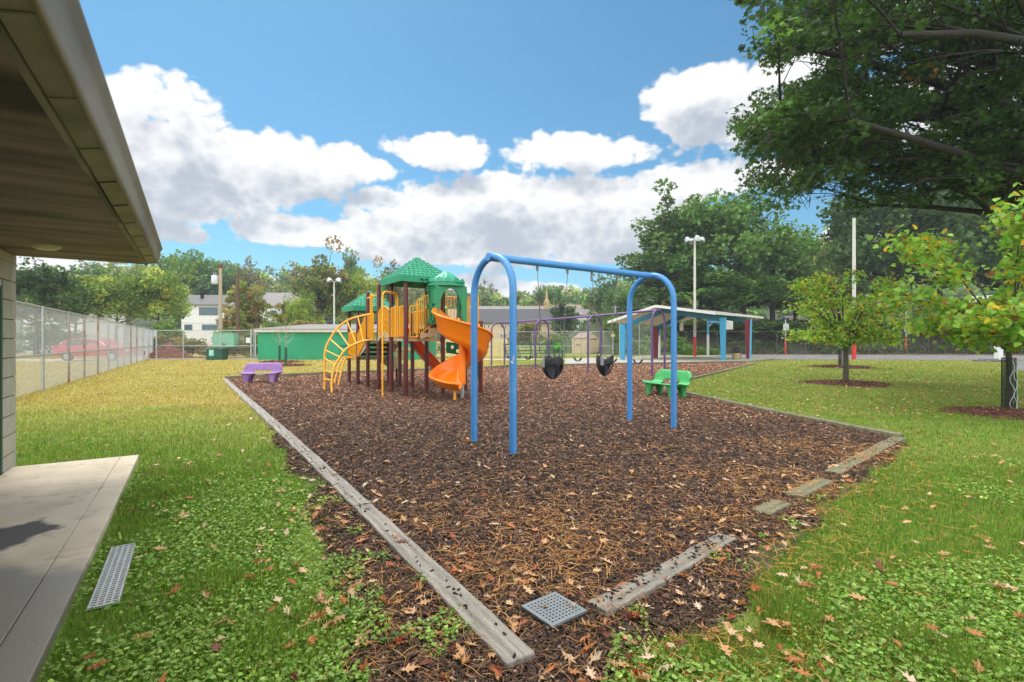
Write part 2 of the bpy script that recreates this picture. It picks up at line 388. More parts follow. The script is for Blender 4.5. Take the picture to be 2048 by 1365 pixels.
M['grate'] = mat('galvanised grate', (.42, .42, .4), .45, .15, 15, metal=.35)
M['blue'] = mat('blue powder coat', (.055, .235, .54), .42, .06, 3, c2=(.085, .28, .56), c2scale=1.6, c2lo=.55, c2hi=.75)
M['purple'] = mat('purple powder coat', (.13, .06, .2), .4, .1, 3, c2=(.22, .15, .26), c2scale=3, c2lo=.62, c2hi=.75)
M['maroon'] = mat('maroon powder coat', (.1, .014, .014), .38, .1, 4)
M['yellow'] = mat('yellow powder coat', (.9, .41, .014), .4, .06, 4)
M['roofgreen'] = mat('green moulded plastic', (.02, .3, .155), .42, .08, 3)
M['towergreen'] = mat('green plastic panel', (.012, .235, .085), .38, .08, 3)
M['orange'] = mat('orange moulded plastic', (.95, .225, .004), .3, .05, 3)
M['redslide'] = mat('red orange plastic', (.75, .08, .015), .33, .06, 3)
M['deck'] = mat('coated brown deck', (.045, .026, .018), .6, .1, 10)
M['beige'] = mat('beige plastic', (.5, .4, .24), .5, .06, 5)
M['tan'] = mat('tan plastic', (.62, .45, .18), .5, .06, 5)
M['climbgreen'] = mat('dark green plastic', (.01, .1, .04), .45, .06, 5)
M['rubber'] = mat('black rubber', (.012, .013, .016), .5, .1, 20)
M['chain'] = mat('plated chain', (.2, .19, .17), .5, .15, 30, metal=.6)
M['benchpurple'] = mat('purple moulded plastic', (.27, .13, .36), .42, .1, 3, c2=(.34, .2, .42), c2scale=2)
M['benchgreen'] = mat('green moulded bench plastic', (.06, .36, .1), .42, .1, 3)
M['white'] = mat('white paint', (.72, .71, .67), .55, .05, 3)
M['offwhite'] = mat('aged white paint', (.6, .57, .5), .6, .08, 3)
M['red'] = mat('red paint', (.6, .03, .025), .45, .08, 3)
M['skyblue'] = mat('light blue paint', (.09, .36, .6), .5, .08, 3)
M['tealblue'] = mat('blue frame paint', (.04, .3, .52), .5, .08, 3)
M['ceiling'] = mat('beige ceiling board', (.55, .46, .33), .7, .08, 3)
M['darkshingle'] = mat('dark grey shingles', (.06, .06, .062), .85, .1, 10)
M['shingle'] = mat('grey shingles', (.13, .125, .12), .85, .15, 14, .2, 50)
M['shinglelt'] = mat('pale grey shingles', (.21, .19, .18), .85, .15, 14, .2, 50)
M['wallgreen'] = mat('green painted block wall', (.015, .3, .135), .6, .07, 4, .1, 20, c2=(.012, .26, .115), c2scale=.6, c2lo=.4, c2hi=.6)
M['creamwall'] = mat('cream brick', (.58, .46, .29), .8, .06, 2)
M['yellowbrick'] = mat('pale yellow brick', (.42, .3, .13), .8, .06, 2)
M['whitesiding'] = mat('white siding', (.72, .72, .7), .6, .05, 2)
M['glass'] = mat('dark window glass', (.08, .1, .12), .15, .05)
M['teal'] = mat('teal shutters', (.03, .22, .24), .5, .05)
M['woodpole'] = mat('weathered pole wood', (.4, .32, .22), .85, .2, 3, .3, 20)
M['brownpole'] = mat('brown pole wood', (.13, .075, .045), .85, .2, 3, .3, 20)
M['bark'] = mat('bark', (.032, .026, .021), .9, .3, 6, .8, 14, stretch=(1, 1, .3))
M['barkred'] = mat('young bark', (.085, .07, .045), .85, .25, 8, .5, 20)
M['black'] = mat('black mesh plastic', (.014, .016, .014), .6, .1, 10)
M['carred'] = mat('red car paint', (.45, .02, .03), .25, .04, 2)
M['carglass'] = mat('car glass', (.02, .025, .03), .1, 0)
M['tyre'] = mat('tyre rubber', (.02, .02, .02), .8)
M['asphalt'] = mat('asphalt', (.15, .145, .14), .85, .15, 3, .2, 60, c2=(.1, .09, .08), c2scale=.5)
M['plank'] = mat('green bench planks', (.012, .11, .05), .5, .1, 5)
M['lime'] = mat('lime green paint', (.2, .62, .03), .5, .05)
M['shedwall'] = mat('beige shed siding', (.56, .44, .27), .7, .05, 4)
M['shedroof'] = mat('taupe shed roof', (.26, .19, .15), .8, .08)
M['signteal'] = mat('mint sign', (.15, .55, .42), .5, .05)
M['binwood'] = mat('bin timber slats', (.4, .27, .14), .7, .2, 5)
M['leaf'] = leafmat('leaf', .5, .42, .3)
M['leaffar'] = leafmat('far leaf', .6, .3, .2)
M['grassblade'] = leafmat('grass blade', .6, .4, .15)
M['litter'] = leafmat('dry leaf', .6, .15, .3)
M['chip'] = leafmat('bark chip', .75, 0, .2)

def ground_mat():
    m, nt, b = nodes_of('lawn soil and turf')
    N, L = nt.nodes, nt.links
    tc = N.new('ShaderNodeTexCoord')
    def noise(sc, det=5):
        n = N.new('ShaderNodeTexNoise'); n.inputs['Scale'].default_value = sc; n.inputs['Detail'].default_value = det
        L.new(tc.outputs['Object'], n.inputs['Vector']); return n.outputs[0]
    def mix(f, a, bb):
        x = N.new('ShaderNodeMix'); x.data_type = 'RGBA'; L.new(f, x.inputs[0])
        for i, q in ((6, a), (7, bb)):
            if isinstance(q, tuple): x.inputs[i].default_value = (*q, 1)
            else: L.new(q, x.inputs[i])
        return x.outputs[2]
    def rng_(v, a, bb, lo=0., hi=1.):
        r = N.new('ShaderNodeMapRange'); r.inputs[1].default_value = a; r.inputs[2].default_value = bb; r.inputs[3].default_value = lo; r.inputs[4].default_value = hi
        L.new(v, r.inputs[0]); return r.outputs[0]
    at = N.new('ShaderNodeAttribute'); at.attribute_name = 'Col'
    c = mix(rng_(noise(.9), .4, .62), at.outputs['Color'], (.2, .16, .05))
    c2 = N.new('ShaderNodeMix'); c2.data_type = 'RGBA'; c2.inputs[0].default_value = .45
    L.new(at.outputs['Color'], c2.inputs[6]); L.new(c, c2.inputs[7])
    c = mix(rng_(noise(14, 4), .52, .75), c2.outputs[2], (.05, .075, .018))
    c = mix(rng_(noise(60, 3), .58, .8), c, (.3, .24, .1))
    L.new(c, b.inputs['Base Color']); b.inputs['Roughness'].default_value = .9; b.inputs['Specular IOR Level'].default_value = .1
    bp = N.new('ShaderNodeBump'); bp.inputs['Strength'].default_value = .9; bp.inputs['Distance'].default_value = .05
    L.new(noise(35, 4), bp.inputs['Height']); L.new(bp.outputs[0], b.inputs['Normal'])
    return m

# how green / dry the turf is, everywhere (used by the ground sheet and by the blades)
def turf_colour(x, y):
    x = np.asarray(x, float); y = np.asarray(y, float)
    dry = np.clip((y - 6.5) / 6, 0, 1) * np.where(x < 0, 1, .2) + np.clip((y - 20) / 12, 0, 1) * np.where(x > 3, .12, .1)
    dry = dry * (.72 + .6 * fbm(x, y, 2.4)) + .45 * np.clip(fbm(x + 31, y, 1.6) - .52, 0, 1)
    dry = np.clip(dry, 0, 1)[..., None]
    g = np.array([.145, .25, .036]); d = np.array([.42, .335, .105])
    return g * (1 - dry) + d * dry

# ------------------------------------------------------------------ mulch bed outline and edging lines
EL = [W(1.79, 1.18), W(4.88, 1.176), W(9.5, 1.12), W(15, 1.02), W(20.9, .93)]           # left edging, near to far
E_far = [G(450, 760), G(560, 754.5), G(700, 748.5), G(800, 744), G(930, 740.5), G(1015, 735.5), G(1080, 734.2), G(1130, 733), G(1240, 730.5), G(1490, 726.5), G(1512, 728)]
E_right = [G(1512, 728), G(1440, 745.5), G(1359, 765), G(1314, 776)]
E_right2 = [G(1314, 776), G(1450, 806), G(1560, 830), G(1700, 857), G(1800, 878)]
E_near = [G(1800, 878), G(1660, 952), G(1572, 1005), G(1440, 1085), G(1305, 1166), G(1195, 1232), G(1085, 1300)]
BED_IN = [EL[0], EL[1], EL[2], EL[3], EL[4]] + E_far[1:] + E_right[1:] + E_right2[1:] + E_near[1:]
BED = [G(760, 1420), G(690, 1300), G(700, 1200), G(670, 1110), G(645, 1050), G(600, 960), G(560, 900), EL[2], EL[3], EL[4]] + E_far[1:] + E_right[1:] + E_right2[1:] + \
      [G(1815, 890), G(1740, 950), G(1650, 1030), G(1600, 1090), G(1540, 1150), G(1470, 1215), G(1370, 1270), G(1260, 1330), G(1200, 1420)]
BED2 = [tuple(p[:2]) for p in BED]; BEDIN2 = [tuple(p[:2]) for p in BED_IN]
SLAB2 = [tuple(W(s, t)[:2]) for s, t in ((-2, -1.7), (7.45, -1.7), (7.42, -.53), (-2, -.53))]
RINGS = [(G(2017, 829), .95), (G(1692, 768), 1.25), (G(1682, 735), 1.5), (G(560, 725), 1.3), (G(571, 732), 1.2)]
def bed_sd(x, y):          # signed distance into the bed with a ragged edge
    d = polydist(x, y, BED2) * np.where(inpoly(x, y, BED2), 1, -1)
    near = np.clip(1 - (y - 4) / 7, 0, 1)
    return d + (fbm(x, y, .7) - .5) * (.12 + .75 * near)
def bed_z(x, y):
    d = polydist(x, y, BED2) * np.where(inpoly(x, y, BED2), 1, -1)
    return np.clip(d * .25, -.05, .012) + .035 * (fbm(x, y, 1.1) - .4) * np.clip(d, 0, 1)

# ground sheet: fine near the camera, coarse to the horizon
def grid(xs, ys, zf, cf, m, name, mask=None):
    X, Y = np.meshgrid(xs, ys, indexing='ij'); Z = zf(X, Y)
    V = np.stack([X, Y, Z], -1).reshape(-1, 3); nx, ny = len(xs), len(ys)
    i = (np.arange(nx - 1)[:, None] * ny + np.arange(ny - 1)[None]).reshape(-1)
    F = np.stack([i, i + ny, i + ny + 1, i + 1], -1)
    if mask is not None:
        mk = mask(X, Y).reshape(-1); F = F[mk[F].any(1)]
        use = np.zeros(len(V), bool); use[F.ravel()] = True
        re = np.cumsum(use) - 1; F = re[F]; V = V[use]
    Cc = cf(V[:, 0], V[:, 1])
    return np_mesh(name, V, [F], m, Cc, smooth=True)
xs = np.concatenate([[-900, -500, -250, -120], np.arange(-60, 60.1, .75), [120, 250, 500, 900]])
ys = np.concatenate([[-300, -100, -30], np.arange(-6, 70, .75), [100, 160, 260, 420, 700, 1200]])
GM = ground_mat()
o = grid(xs, ys, lambda x, y: np.zeros_like(x), turf_colour, GM, 'ground'); tag(o, kind='structure')

def mulch_mat():
    m, nt, b = nodes_of('bark mulch')
    N, L = nt.nodes, nt.links
    tc = N.new('ShaderNodeTexCoord')
    def vor(sc, w=None):
        n = N.new('ShaderNodeTexVoronoi'); n.inputs['Scale'].default_value = sc; n.inputs['Randomness'].default_value = 1
        L.new(tc.outputs['Object'], n.inputs['Vector']); return n
    v = vor(34); cr = N.new('ShaderNodeValToRGB'); e = cr.color_ramp.elements
    e[0].position = 0; e[0].color = (.026, .016, .012, 1); e[1].position = 1; e[1].color = (.3, .22, .16, 1)
    for p, c in ((.35, (.055, .034, .026, 1)), (.6, (.085, .052, .038, 1)), (.82, (.13, .08, .055, 1)), (.94, (.2, .12, .075, 1))):
        q = e.new(p); q.color = c
    sp = N.new('ShaderNodeSeparateColor'); L.new(v.outputs['Color'], sp.inputs[0]); L.new(sp.outputs[0], cr.inputs[0])
    n = N.new('ShaderNodeTexNoise'); n.inputs['Scale'].default_value = 1.1; n.inputs['Detail'].default_value = 4; L.new(tc.outputs['Object'], n.inputs['Vector'])
    r = N.new('ShaderNodeMapRange'); r.inputs[1].default_value = .35; r.inputs[2].default_value = .7; r.inputs[3].default_value = .7; r.inputs[4].default_value = 1.3; L.new(n.outputs[0], r.inputs[0])
    at = N.new('ShaderNodeAttribute'); at.attribute_name = 'Col'
    mu = N.new('ShaderNodeVectorMath'); mu.operation = 'MULTIPLY'; L.new(cr.outputs[0], mu.inputs[0]); L.new(at.outputs['Color'], mu.inputs[1])
    vm = N.new('ShaderNodeVectorMath'); vm.operation = 'SCALE'; L.new(mu.outputs[0], vm.inputs[0]); L.new(r.outputs[0], vm.inputs['Scale'])
    L.new(vm.outputs[0], b.inputs['Base Color']); b.inputs['Roughness'].default_value = .65
    bp = N.new('ShaderNodeBump'); bp.inputs['Strength'].default_value = 1; bp.inputs['Distance'].default_value = .03
    L.new(v.outputs['Distance'], bp.inputs['Height']); L.new(bp.outputs[0], b.inputs['Normal'])
    return m
def mulch_tone(x, y):      # older, drier and redder bark towards the far swings
    t = np.clip((np.asarray(y) - 7) / 14, 0, 1)[..., None]
    return np.array([1., 1., 1.]) * (1 - t) + np.array([3.0, 2.5, 2.25]) * t
o = grid(np.arange(-11.5, 16.5, .22), np.arange(1.3, 32, .22), bed_z, mulch_tone, mulch_mat(), 'mulch_bed',
         lambda x, y: bed_sd(x, y) > -.12); tag(o, kind='structure')

# hillside beyond the park
def smooth(a, b, v):
    t = np.clip((v - a) / (b - a), 0, 1); return t * t * (3 - 2 * t)
def hill_z(x, y):
    a = x / np.maximum(y, 1)
    top = 17 + 7 * smooth(-.05, -.45, a) + 10 * smooth(.2, .5, a) - 5 * np.exp(-((a - .02) / .12) ** 2)
    return top * smooth(95, 235, y) + 2 * (fbm(x, y, 40) - .5) * smooth(90, 130, y) - .3
HM = mat('hillside undergrowth', (.05, .07, .025), .9, .3, .2)
o = grid(np.linspace(-420, 420, 85), np.linspace(70, 420, 50), hill_z, lambda x, y: np.ones((len(x), 3)) * .05, HM, 'hillside'); tag(o, kind='structure')
# bank rising behind the ball court
BK = mat('leaf littered bank', (.05, .036, .022), .95, .3, 1.5, .6, 12, c2=(.035, .045, .015), c2scale=.5, c2lo=.45, c2hi=.6)
def bank_z(x, y):
    e = 53 + .06 * (x - 10)
    return -.06 + 4.2 * smooth(e, e + 12, y) * smooth(6, 12, x) + .5 * (fbm(x, y, 3) - .5) * smooth(e, e + 6, y)
o = grid(np.arange(6, 110, 1.5), np.arange(52, 84, 1.0), bank_z, lambda x, y: np.ones((len(x), 3)) * .05, BK, 'bank'); tag(o, kind='structure')
# asphalt ball court, pavilion pad, walks
def sheet(name, pts, z, m):
    mb = MB(); mb.prism([Vector((p[0], p[1], -.05)) for p in pts], (0, 0, z + .05)); o = mb.build(name, m); tag(o, kind='structure'); return o
sheet('asphalt_court', [G(1545, 719.5), G(1700, 721), G(1900, 722.3), G(2020, 724), G(2030, 740), G(2300, 775), (75, 40, 0), (75, 53, 0), (24, 52.5, 0), (17, 47, 0), (15, 41, 0)], .012, M['asphalt'])
LIT = mat('leaf litter on court edge', (.12, .075, .045), .95, .35, 2.5, .4, 20, c2=(.06, .04, .03), c2scale=1)
sheet('court_verge', [(20, 51.5, 0), (80, 45.2, 0), (90, 56, 0), (20, 57, 0)], .022, LIT)
sheet('footpath', [(-3, 37.2, 0), (8.5, 38.2, 0), (8.5, 39.6, 0), (-3, 38.6, 0)], .03, M['curb'])
# ------------------------------------------------------------------ concrete walk beside the building
mb = MB()
js = [-1.8, -.55, 1.05, 2.67, 4.28, 5.9, 7.42]
for a, b in zip(js[:-1], js[1:]):
    for t0, t1 in ((-1.64, -.7265), (-.7235, -.55)):
        p = [W(a + .006, t0, -.06), W(b - .006, t0, -.06), W(b - .006, t1, -.06), W(a + .006, t1, -.06)]
        mb.prism(p, (0, 0, .115))
def walk_mat():
    m, nt, b = nodes_of('stained concrete walk')
    N, L = nt.nodes, nt.links
    tc = N.new('ShaderNodeTexCoord')
    def nz(sc, det=6, st=None):
        n = N.new('ShaderNodeTexNoise'); n.inputs['Scale'].default_value = sc; n.inputs['Detail'].default_value = det
        L.new(tc.outputs['Object'], n.inputs['Vector']); return n.outputs[0]
    def mr(v, a, b_, lo=0., hi=1.):
        r = N.new('ShaderNodeMapRange'); r.inputs[1].default_value = a; r.inputs[2].default_value = b_; r.inputs[3].default_value = lo; r.inputs[4].default_value = hi; r.interpolation_type = 'SMOOTHSTEP'
        L.new(v, r.inputs[0]); return r.outputs[0]
    def mx(f, a, c):
        x = N.new('ShaderNodeMix'); x.data_type = 'RGBA'; L.new(f, x.inputs[0])
        if isinstance(a, tuple): x.inputs[6].default_value = (*a, 1)
        else: L.new(a, x.inputs[6])
        x.inputs[7].default_value = (*c, 1); return x.outputs[2]
    c = mx(mr(nz(2.2), .35, .7), (.62, .52, .385), (.5, .42, .3))
    c = mx(mr(nz(9), .55, .75), c, (.4, .335, .24))
    # damp patches near the door mat and along the joint
    sx = N.new('ShaderNodeVectorMath'); sx.operation = 'DISTANCE'; sx.inputs[1].default_value = W(3.2, -1.25, 0.05); L.new(tc.outputs['Object'], sx.inputs[0])
    ad = N.new('ShaderNodeMath'); ad.operation = 'MULTIPLY_ADD'; ad.inputs[1].default_value = 1.9; L.new(nz(1.9), ad.inputs[0]); L.new(sx.outputs['Value'], ad.inputs[2])
    damp = mr(ad.outputs[0], 2.25, 1.75)
    c = mx(damp, c, (.21, .18, .14))
    s2 = N.new('ShaderNodeVectorMath'); s2.operation = 'DISTANCE'; s2.inputs[1].default_value = W(4.72, -1.2, 0.05); L.new(tc.outputs['Object'], s2.inputs[0])
    a2 = N.new('ShaderNodeMath'); a2.operation = 'MULTIPLY_ADD'; a2.inputs[1].default_value = 1.5; L.new(nz(2.6), a2.inputs[0]); L.new(s2.outputs['Value'], a2.inputs[2])
    c = mx(mr(a2.outputs[0], 1.12, .98), c, (.1, .09, .08))
    c = mx(mr(nz(.9), .6, .75), c, (.3, .26, .2))
    L.new(c, b.inputs['Base Color'])
    L.new(mr(damp, 0, 1, .8, .42), b.inputs['Roughness'])
    bp = N.new('ShaderNodeBump'); bp.inputs['Strength'].default_value = .25; bp.inputs['Distance'].default_value = .01
    L.new(nz(80, 3), bp.inputs['Height']); L.new(bp.outputs[0], b.inputs['Normal'])
    return m
o = mb.build('path', walk_mat(), bevel=.006); tag(o, kind='structure')

# channel drain in the grass beside the walk
dr = thing('channel_drain', 'long narrow galvanised drain grate with rows of slots beside the concrete walk', 'drain', W(3.82, -.4, .02))
mb = MB(); mb.prism([W(3.37, -.465, -.03), W(4.27, -.465, -.03), W(4.27, -.335, -.03), W(3.37, -.335, -.03)], (0, 0, .04)); mb.build('channel', M['void'], dr)
mb = MB()
for t in (-.465, -.4345, -.404, -.3735, -.343): mb.prism([W(3.37, t, .012), W(4.27, t, .012), W(4.27, t + .009, .012), W(3.37, t + .009, .012)], (0, 0, .012))
k = 0; s = 3.37
while s < 4.275:
    mb.prism([W(s, -.466, .0121), W(s + .013, -.466, .0121), W(s + .013, -.333, .0121), W(s, -.333, .0121)], (0, 0, .0105)); s += .0299
for s in (3.362, 4.27): mb.prism([W(s, -.467, .0122), W(s + .012, -.467, .0122), W(s + .012, -.332, .0122), W(s, -.332, .0122)], (0, 0, .0125))
mb.build('grate', M['grate'], dr)

# square catch basin at the corner of the mulch
c0, c1, c2 = G(1104, 1258, .04), G(1040, 1215, .04), G(1170, 1228, .04)
u = (c1 - c0); v = (c2 - c0); v = v - u * (v.dot(u) / u.dot(u)); sz = .24; u = u.normalized(); v = v.normalized(); u_vec, v_vec = u.copy(), v.copy()
cb_ = thing('catch_basin', 'square grey plastic drain box with a grid of square holes in the mulch corner', 'drain', c0 + u * sz / 2 + v * sz / 2 - Vector((0, 0, .04)))
def rr(cx_, inset, z):     # rounded square
    out = []; r = .022
    for cxs, cys, a0 in ((1, 1, 0), (0, 1, 90), (0, 0, 180), (1, 0, 270)):
        for k in range(5):
            a = math.radians(a0 + k * 22.5)
            px = (sz - inset - r if cxs else inset + r) + r * math.cos(a); py = (sz - inset - r if cys else inset + r) + r * math.sin(a)
            out.append(c0 + u * px + v * py + Vector((0, 0, z - .04)))
    return out
mb = MB(); A, B_ = rr(0, .004, .048), rr(0, .012, -.06); n = len(A)
mb.add(A + B_, [(i, (i + 1) % n, (i + 1) % n + n, i + n) for i in range(n)], True); mb.build('box', M['boxplastic'], cb_)
mb = MB(); mb.add(rr(0, .008, .034), [tuple(range(n))]); mb.build('sump', M['void'], cb_)
# grate: plate with 10 x 10 holes
bm = bmesh.new(); nh = 9; bw = .024; e = (sz - 2 * bw) / (nh * 2 - 1)
xs_ = [0, bw] + [bw + e * (k + 1) for k in range(nh * 2 - 1)] + [sz]
vv = [[bm.verts.new(c0 + u * min(max(x, .002), sz - .002) + v * min(max(y, .002), sz - .002) + Vector((0, 0, .0105))) for y in xs_] for x in xs_]
for i in range(len(xs_) - 1):
    for j in range(len(xs_) - 1):
        if i % 2 == 1 and j % 2 == 1: continue
        if (i in (0, len(xs_) - 2)) and (j in (0, len(xs_) - 2)): pass
        bm.faces.new((vv[i][j], vv[i + 1][j], vv[i + 1][j + 1], vv[i][j + 1]))
me = bpy.data.meshes.new('grate'); ol = rootloc(cb_)
for q in bm.verts: q.co -= ol
bmesh.ops.recalc_face_normals(bm, faces=bm.faces); bm.to_mesh(me); bm.free(); me.materials.append(M['grateplastic'])
o = bpy.data.objects.new('grate', me); link(o, cb_); q = o.modifiers.new('s', 'SOLIDIFY'); q.thickness = .012; q.offset = -1

# ------------------------------------------------------------------ timber edging
tlab = {'L': 'grey weathered plank in the long left run edging the dark mulch',
        'F': 'thin timber along the far side of the mulch in front of the lawn',
        'R': 'low timber along the right side of the mulch by the green bench',
        'N': 'greenish plank sunk in needles in the near right edging run'}
tgrp = {'L': 'left run of edging timbers', 'F': 'far run of edging timbers', 'R': 'right run of edging timbers', 'N': 'near right run of edging timbers'}
def polyline_pts(pts, step):
    out = [Vector(pts[0])]; 
    seg = [(Vector(b) - Vector(a)).length for a, b in zip(pts[:-1], pts[1:])]
    tot = sum(seg); nseg = max(1, round(tot / step)); st = tot / nseg; want = st; acc = 0
    for (a, b), l in zip(zip(pts[:-1], pts[1:]), seg):
        while want <= acc + l + 1e-6 and len(out) <= nseg:
            out.append(Vector(a).lerp(Vector(b), min(1, (want - acc) / l))); want += st
        acc += l
    return out
def timber(a, b, key, w=.14, h=.115, m='timber', label=None, tilt=0.0, zo=0.0):
    a, b = Vector(a), Vector(b); d = (b - a); Ln = d.length; d.normalize(); x = Vector((d.y, -d.x, 0))
    mb = MB(); k = 12; rows = []
    r = random.Random(int(abs(a.x * 91 + a.y * 37) * 10))
    for i in range(k + 1):
        p = a + d * (Ln * (.002 + .996 * i / k)); wob = r.uniform(-.004, .004); zz = r.uniform(-.004, .004)
        rows.append([p + x * (-w / 2 + wob) + Vector((0, 0, -.06)), p + x * (w / 2 + wob) + Vector((0, 0, -.06)),
                     p + x * (w / 2 + wob) + Vector((0, 0, h + zz - tilt + zo)), p + x * (-w / 2 + wob) + Vector((0, 0, h + zz + tilt + zo))])
    vs = [q for R in rows for q in R]
    fs = [(4 * i + j, 4 * i + (j + 1) % 4, 4 * i + 4 + (j + 1) % 4, 4 * i + 4 + j) for i in range(k) for j in range(4)] + [(0, 1, 2, 3), (4 * k + 3, 4 * k + 2, 4 * k + 1, 4 * k)]
    mb.add(vs, fs)
    o = single('edging_timber', mb, M[m], label or tlab[key], 'timber', (a + b) / 2, tgrp[key], bevel=.008)
    return o
LT = polyline_pts(EL, 2.42)
for i, (a, b) in enumerate(zip(LT[:-1], LT[1:])):
    timber(a, b, 'L', .145, .055, label='grey weathered plank with a cut end beside the square drain box' if i == 0 else None)
FT = polyline_pts(E_far[:-1], 2.6)
for a, b in zip(FT[:-1], FT[1:]): timber(a, b, 'F', .14, .13, 'timber_dark')
for E in (E_right, E_right2):
    RT = polyline_pts(E, 2.5)
    for a, b in zip(RT[:-1], RT[1:]): timber(a, b, 'R', .15, .07, 'timber_dark')
timber(G(1798, 879), G(1664, 951), 'N', .16, .035, 'timber_dark', 'longest greenish plank at the far corner of the near right edging')
timber(G(1651, 968), G(1586, 1000), 'N', .15, .05, 'timber_dark')
timber(G(1566, 1013), G(1520, 1034), 'N', .15, .045, 'timber_dark')
timber(G(1455, 1082), G(1303, 1170), 'N', .13, .04, 'timber_n', 'grey plank dotted with bark bits midway along the near right edging')
timber(G(1314, 1172), G(1192, 1234), 'N', .13, .055, 'timber_n', 'grey plank ending at the square drain box')
timber(G(1165, 1252), G(1086, 1302), 'N', .13, .012, 'timber_n', 'half buried plank under the corner of the square drain box')

# ------------------------------------------------------------------ community building on the left
SC, TW = 7.57, -1.646          # wall corner
bd = thing('community_building', 'low block building with deep stained eave and green door at left', 'building', W(SC, TW, 0))
zs = 2.33
mb = MB()
mb.prism([W(SC - .006, TW - .012, 0), W(-9, TW - .012, 0), W(-9, TW - .2, 0), W(SC - .006, TW - .2, 0)], (0, 0, zs))
# door opening is a dark recess: wall core carries it as a set-back panel
mb.prism([W(SC - .006, TW - .2, 0), W(SC - .2, TW - .2, 0), W(SC - .2, TW - 7, 0), W(SC - .006, TW - 7, 0)], (0, 0, zs))
mb.build('wall_core', M['mortar'], bd)
mb = MB(); r = random.Random(4); bh = .1985
d0, d1 = SC - .44, SC - 1.46
for row in range(11):
    z0 = row * .2035 + .005; s = SC; first = True; off = row % 2
    while s > -8.9:
        wd = (.205 if off and first else .4) if not (s == SC) else (.205 if off else .2)
        first = False; e_ = s - wd + .008
        if not (e_ < d0 + .02 and s > d1 - .02 and z0 < 2.02):
            ss = s
            mb.prism([W(ss, TW, z0), W(max(e_, -8.9), TW, z0), W(max(e_, -8.9), TW - .1, z0), W(ss, TW - .1, z0)], (0, 0, bh - .006))
        elif s > d0 + .1:
            mb.prism([W(s, TW, z0), W(d0, TW, z0), W(d0, TW - .1, z0), W(s, TW - .1, z0)], (0, 0, bh - .006))
        s -= wd
    t = TW - .102
    while t > TW - 6.8:
        mb.prism([W(SC, t, z0), W(SC - .1, t, z0), W(SC - .1, t - .39, z0), W(SC, t - .39, z0)], (0, 0, bh - .006)); t -= .4
mb.build('block_wall', M['block'], bd, bevel=.006)
mb = MB(); mb.prism([W(SC + .004, TW + .004, 2.235), W(-9, TW + .004, 2.235), W(-9, TW - .15, 2.235), W(SC + .004, TW - .15, 2.235)], (0, 0, zs - 2.237)); mb.build('lintel_beam', M['block'], bd, bevel=.005)
# door: frame, leaf, hinges
fr = MB()
for a, b in ((d0, d0 - .06), (d1 + .06, d1)): fr.prism([W(a, TW - .005, .02), W(b, TW - .005, .02), W(b, TW - .16, .02), W(a, TW - .16, .02)], (0, 0, 2.0))
frame = fr.build('door_frame', M['darkgreen'], bd)
h_ = MB(); h_.prism([W(d0 - .06, TW + .002, 1.96), W(d1 + .06, TW + .002, 1.96), W(d1 + .06, TW - .15, 1.96), W(d0 - .06, TW - .15, 1.96)], (0, 0, .06)); h_.build('door_header', M['offwhite'], bd)
dl = MB(); dl.prism([W(d0 - .065, TW - .06, .03), W(d1 + .065, TW - .06, .03), W(d1 + .065, TW - .105, .03), W(d0 - .065, TW - .105, .03)], (0, 0, 1.925))
door = dl.build('door', M['doorgreen'], bd)
for z in (.35, 1.05, 1.7):
    hb = MB(); hb.tube([W(d0 - .062, TW - .05, z), W(d0 - .062, TW - .05, z + .11)], .011, 8); hb.build('hinge', M['black'], door)
hb = MB(); hb.tube([W(d1 + .14, TW - .06, 1.02), W(d1 + .14, TW - .01, 1.02), W(d1 + .26, TW - .01, 1.02)], .011, 8); hb.build('handle', M['steel'], door)
# roof: soffit boards, edge strip, ribbed drip panel, fascia, slab
SE, TE = 7.56, -.475
mb = MB(); sb = [-9, -6.56, -4.12, -1.68, .76, 3.2, 5.64, SE]
for a, b in zip(sb[:-1], sb[1:]): mb.prism([W(a + .002, TE - .03, zs), W(b - .002, TE - .03, zs), W(b - .002, TW - 1, zs), W(a + .002, TW - 1, zs)], (0, 0, .02))
mb.prism([W(-9, TW - 1, zs), W(SE, TW - 1, zs), W(SE, TW - 7.2, zs), W(-9, TW - 7.2, zs)], (0, 0, .02))
mb.build('soffit', M['soffit'], bd)
mb = MB(); mb.prism([W(-9, TE - .028, zs - .014), W(SE + .004, TE - .028, zs - .014), W(SE + .004, TE - .004, zs - .014), W(-9, TE - .004, zs - .014)], (0, 0, .03)); mb.build('edge_strip', M['strip'], bd)
mb = MB(); s = -9.0
while s < SE:
    e_ = min(s + .61, SE)
    mb.prism([W(s + .003, TE, zs + .004), W(e_ - .003, TE, zs + .004), W(e_ - .003, TE + .088, zs + .024), W(s + .003, TE + .088, zs + .024)], (0, 0, .012)); s += .61
mb.build('drip_panel', M['drip'], bd)
s = -9.0
while s < SE:
    mb = MB(); mb.prism([W(s - .006, TE + .002, zs - .001), W(s + .006, TE + .002, zs - .001), W(s + .006, TE + .086, zs + .019), W(s - .006, TE + .086, zs + .019)], (0, 0, .008)); s += .61
    mb.build('seam', M['strip'], bd)
pr = [(.088, .02), (.096, .012), (.105, .02), (.112, .05), (.118, .12), (.13, .17), (.148, .2), (.15, .212), (.13, .216), (.09, .21)]
mb = MB()
for a, b in ((-9, 1.2), (1.206, 4.3), (4.306, 6.9), (6.906, SE + .012)):
    n = len(pr); vs = [W(a, TE + q[0], zs + q[1]) for q in pr] + [W(b, TE + q[0], zs + q[1]) for q in pr]
    mb.add(vs, [(i, i + 1, i + 1 + n, i + n) for i in range(n - 1)], True); mb.add(vs, [tuple(range(n)), tuple(range(2 * n - 1, n - 1, -1))])
mb.build('fascia', M['fascia'], bd)
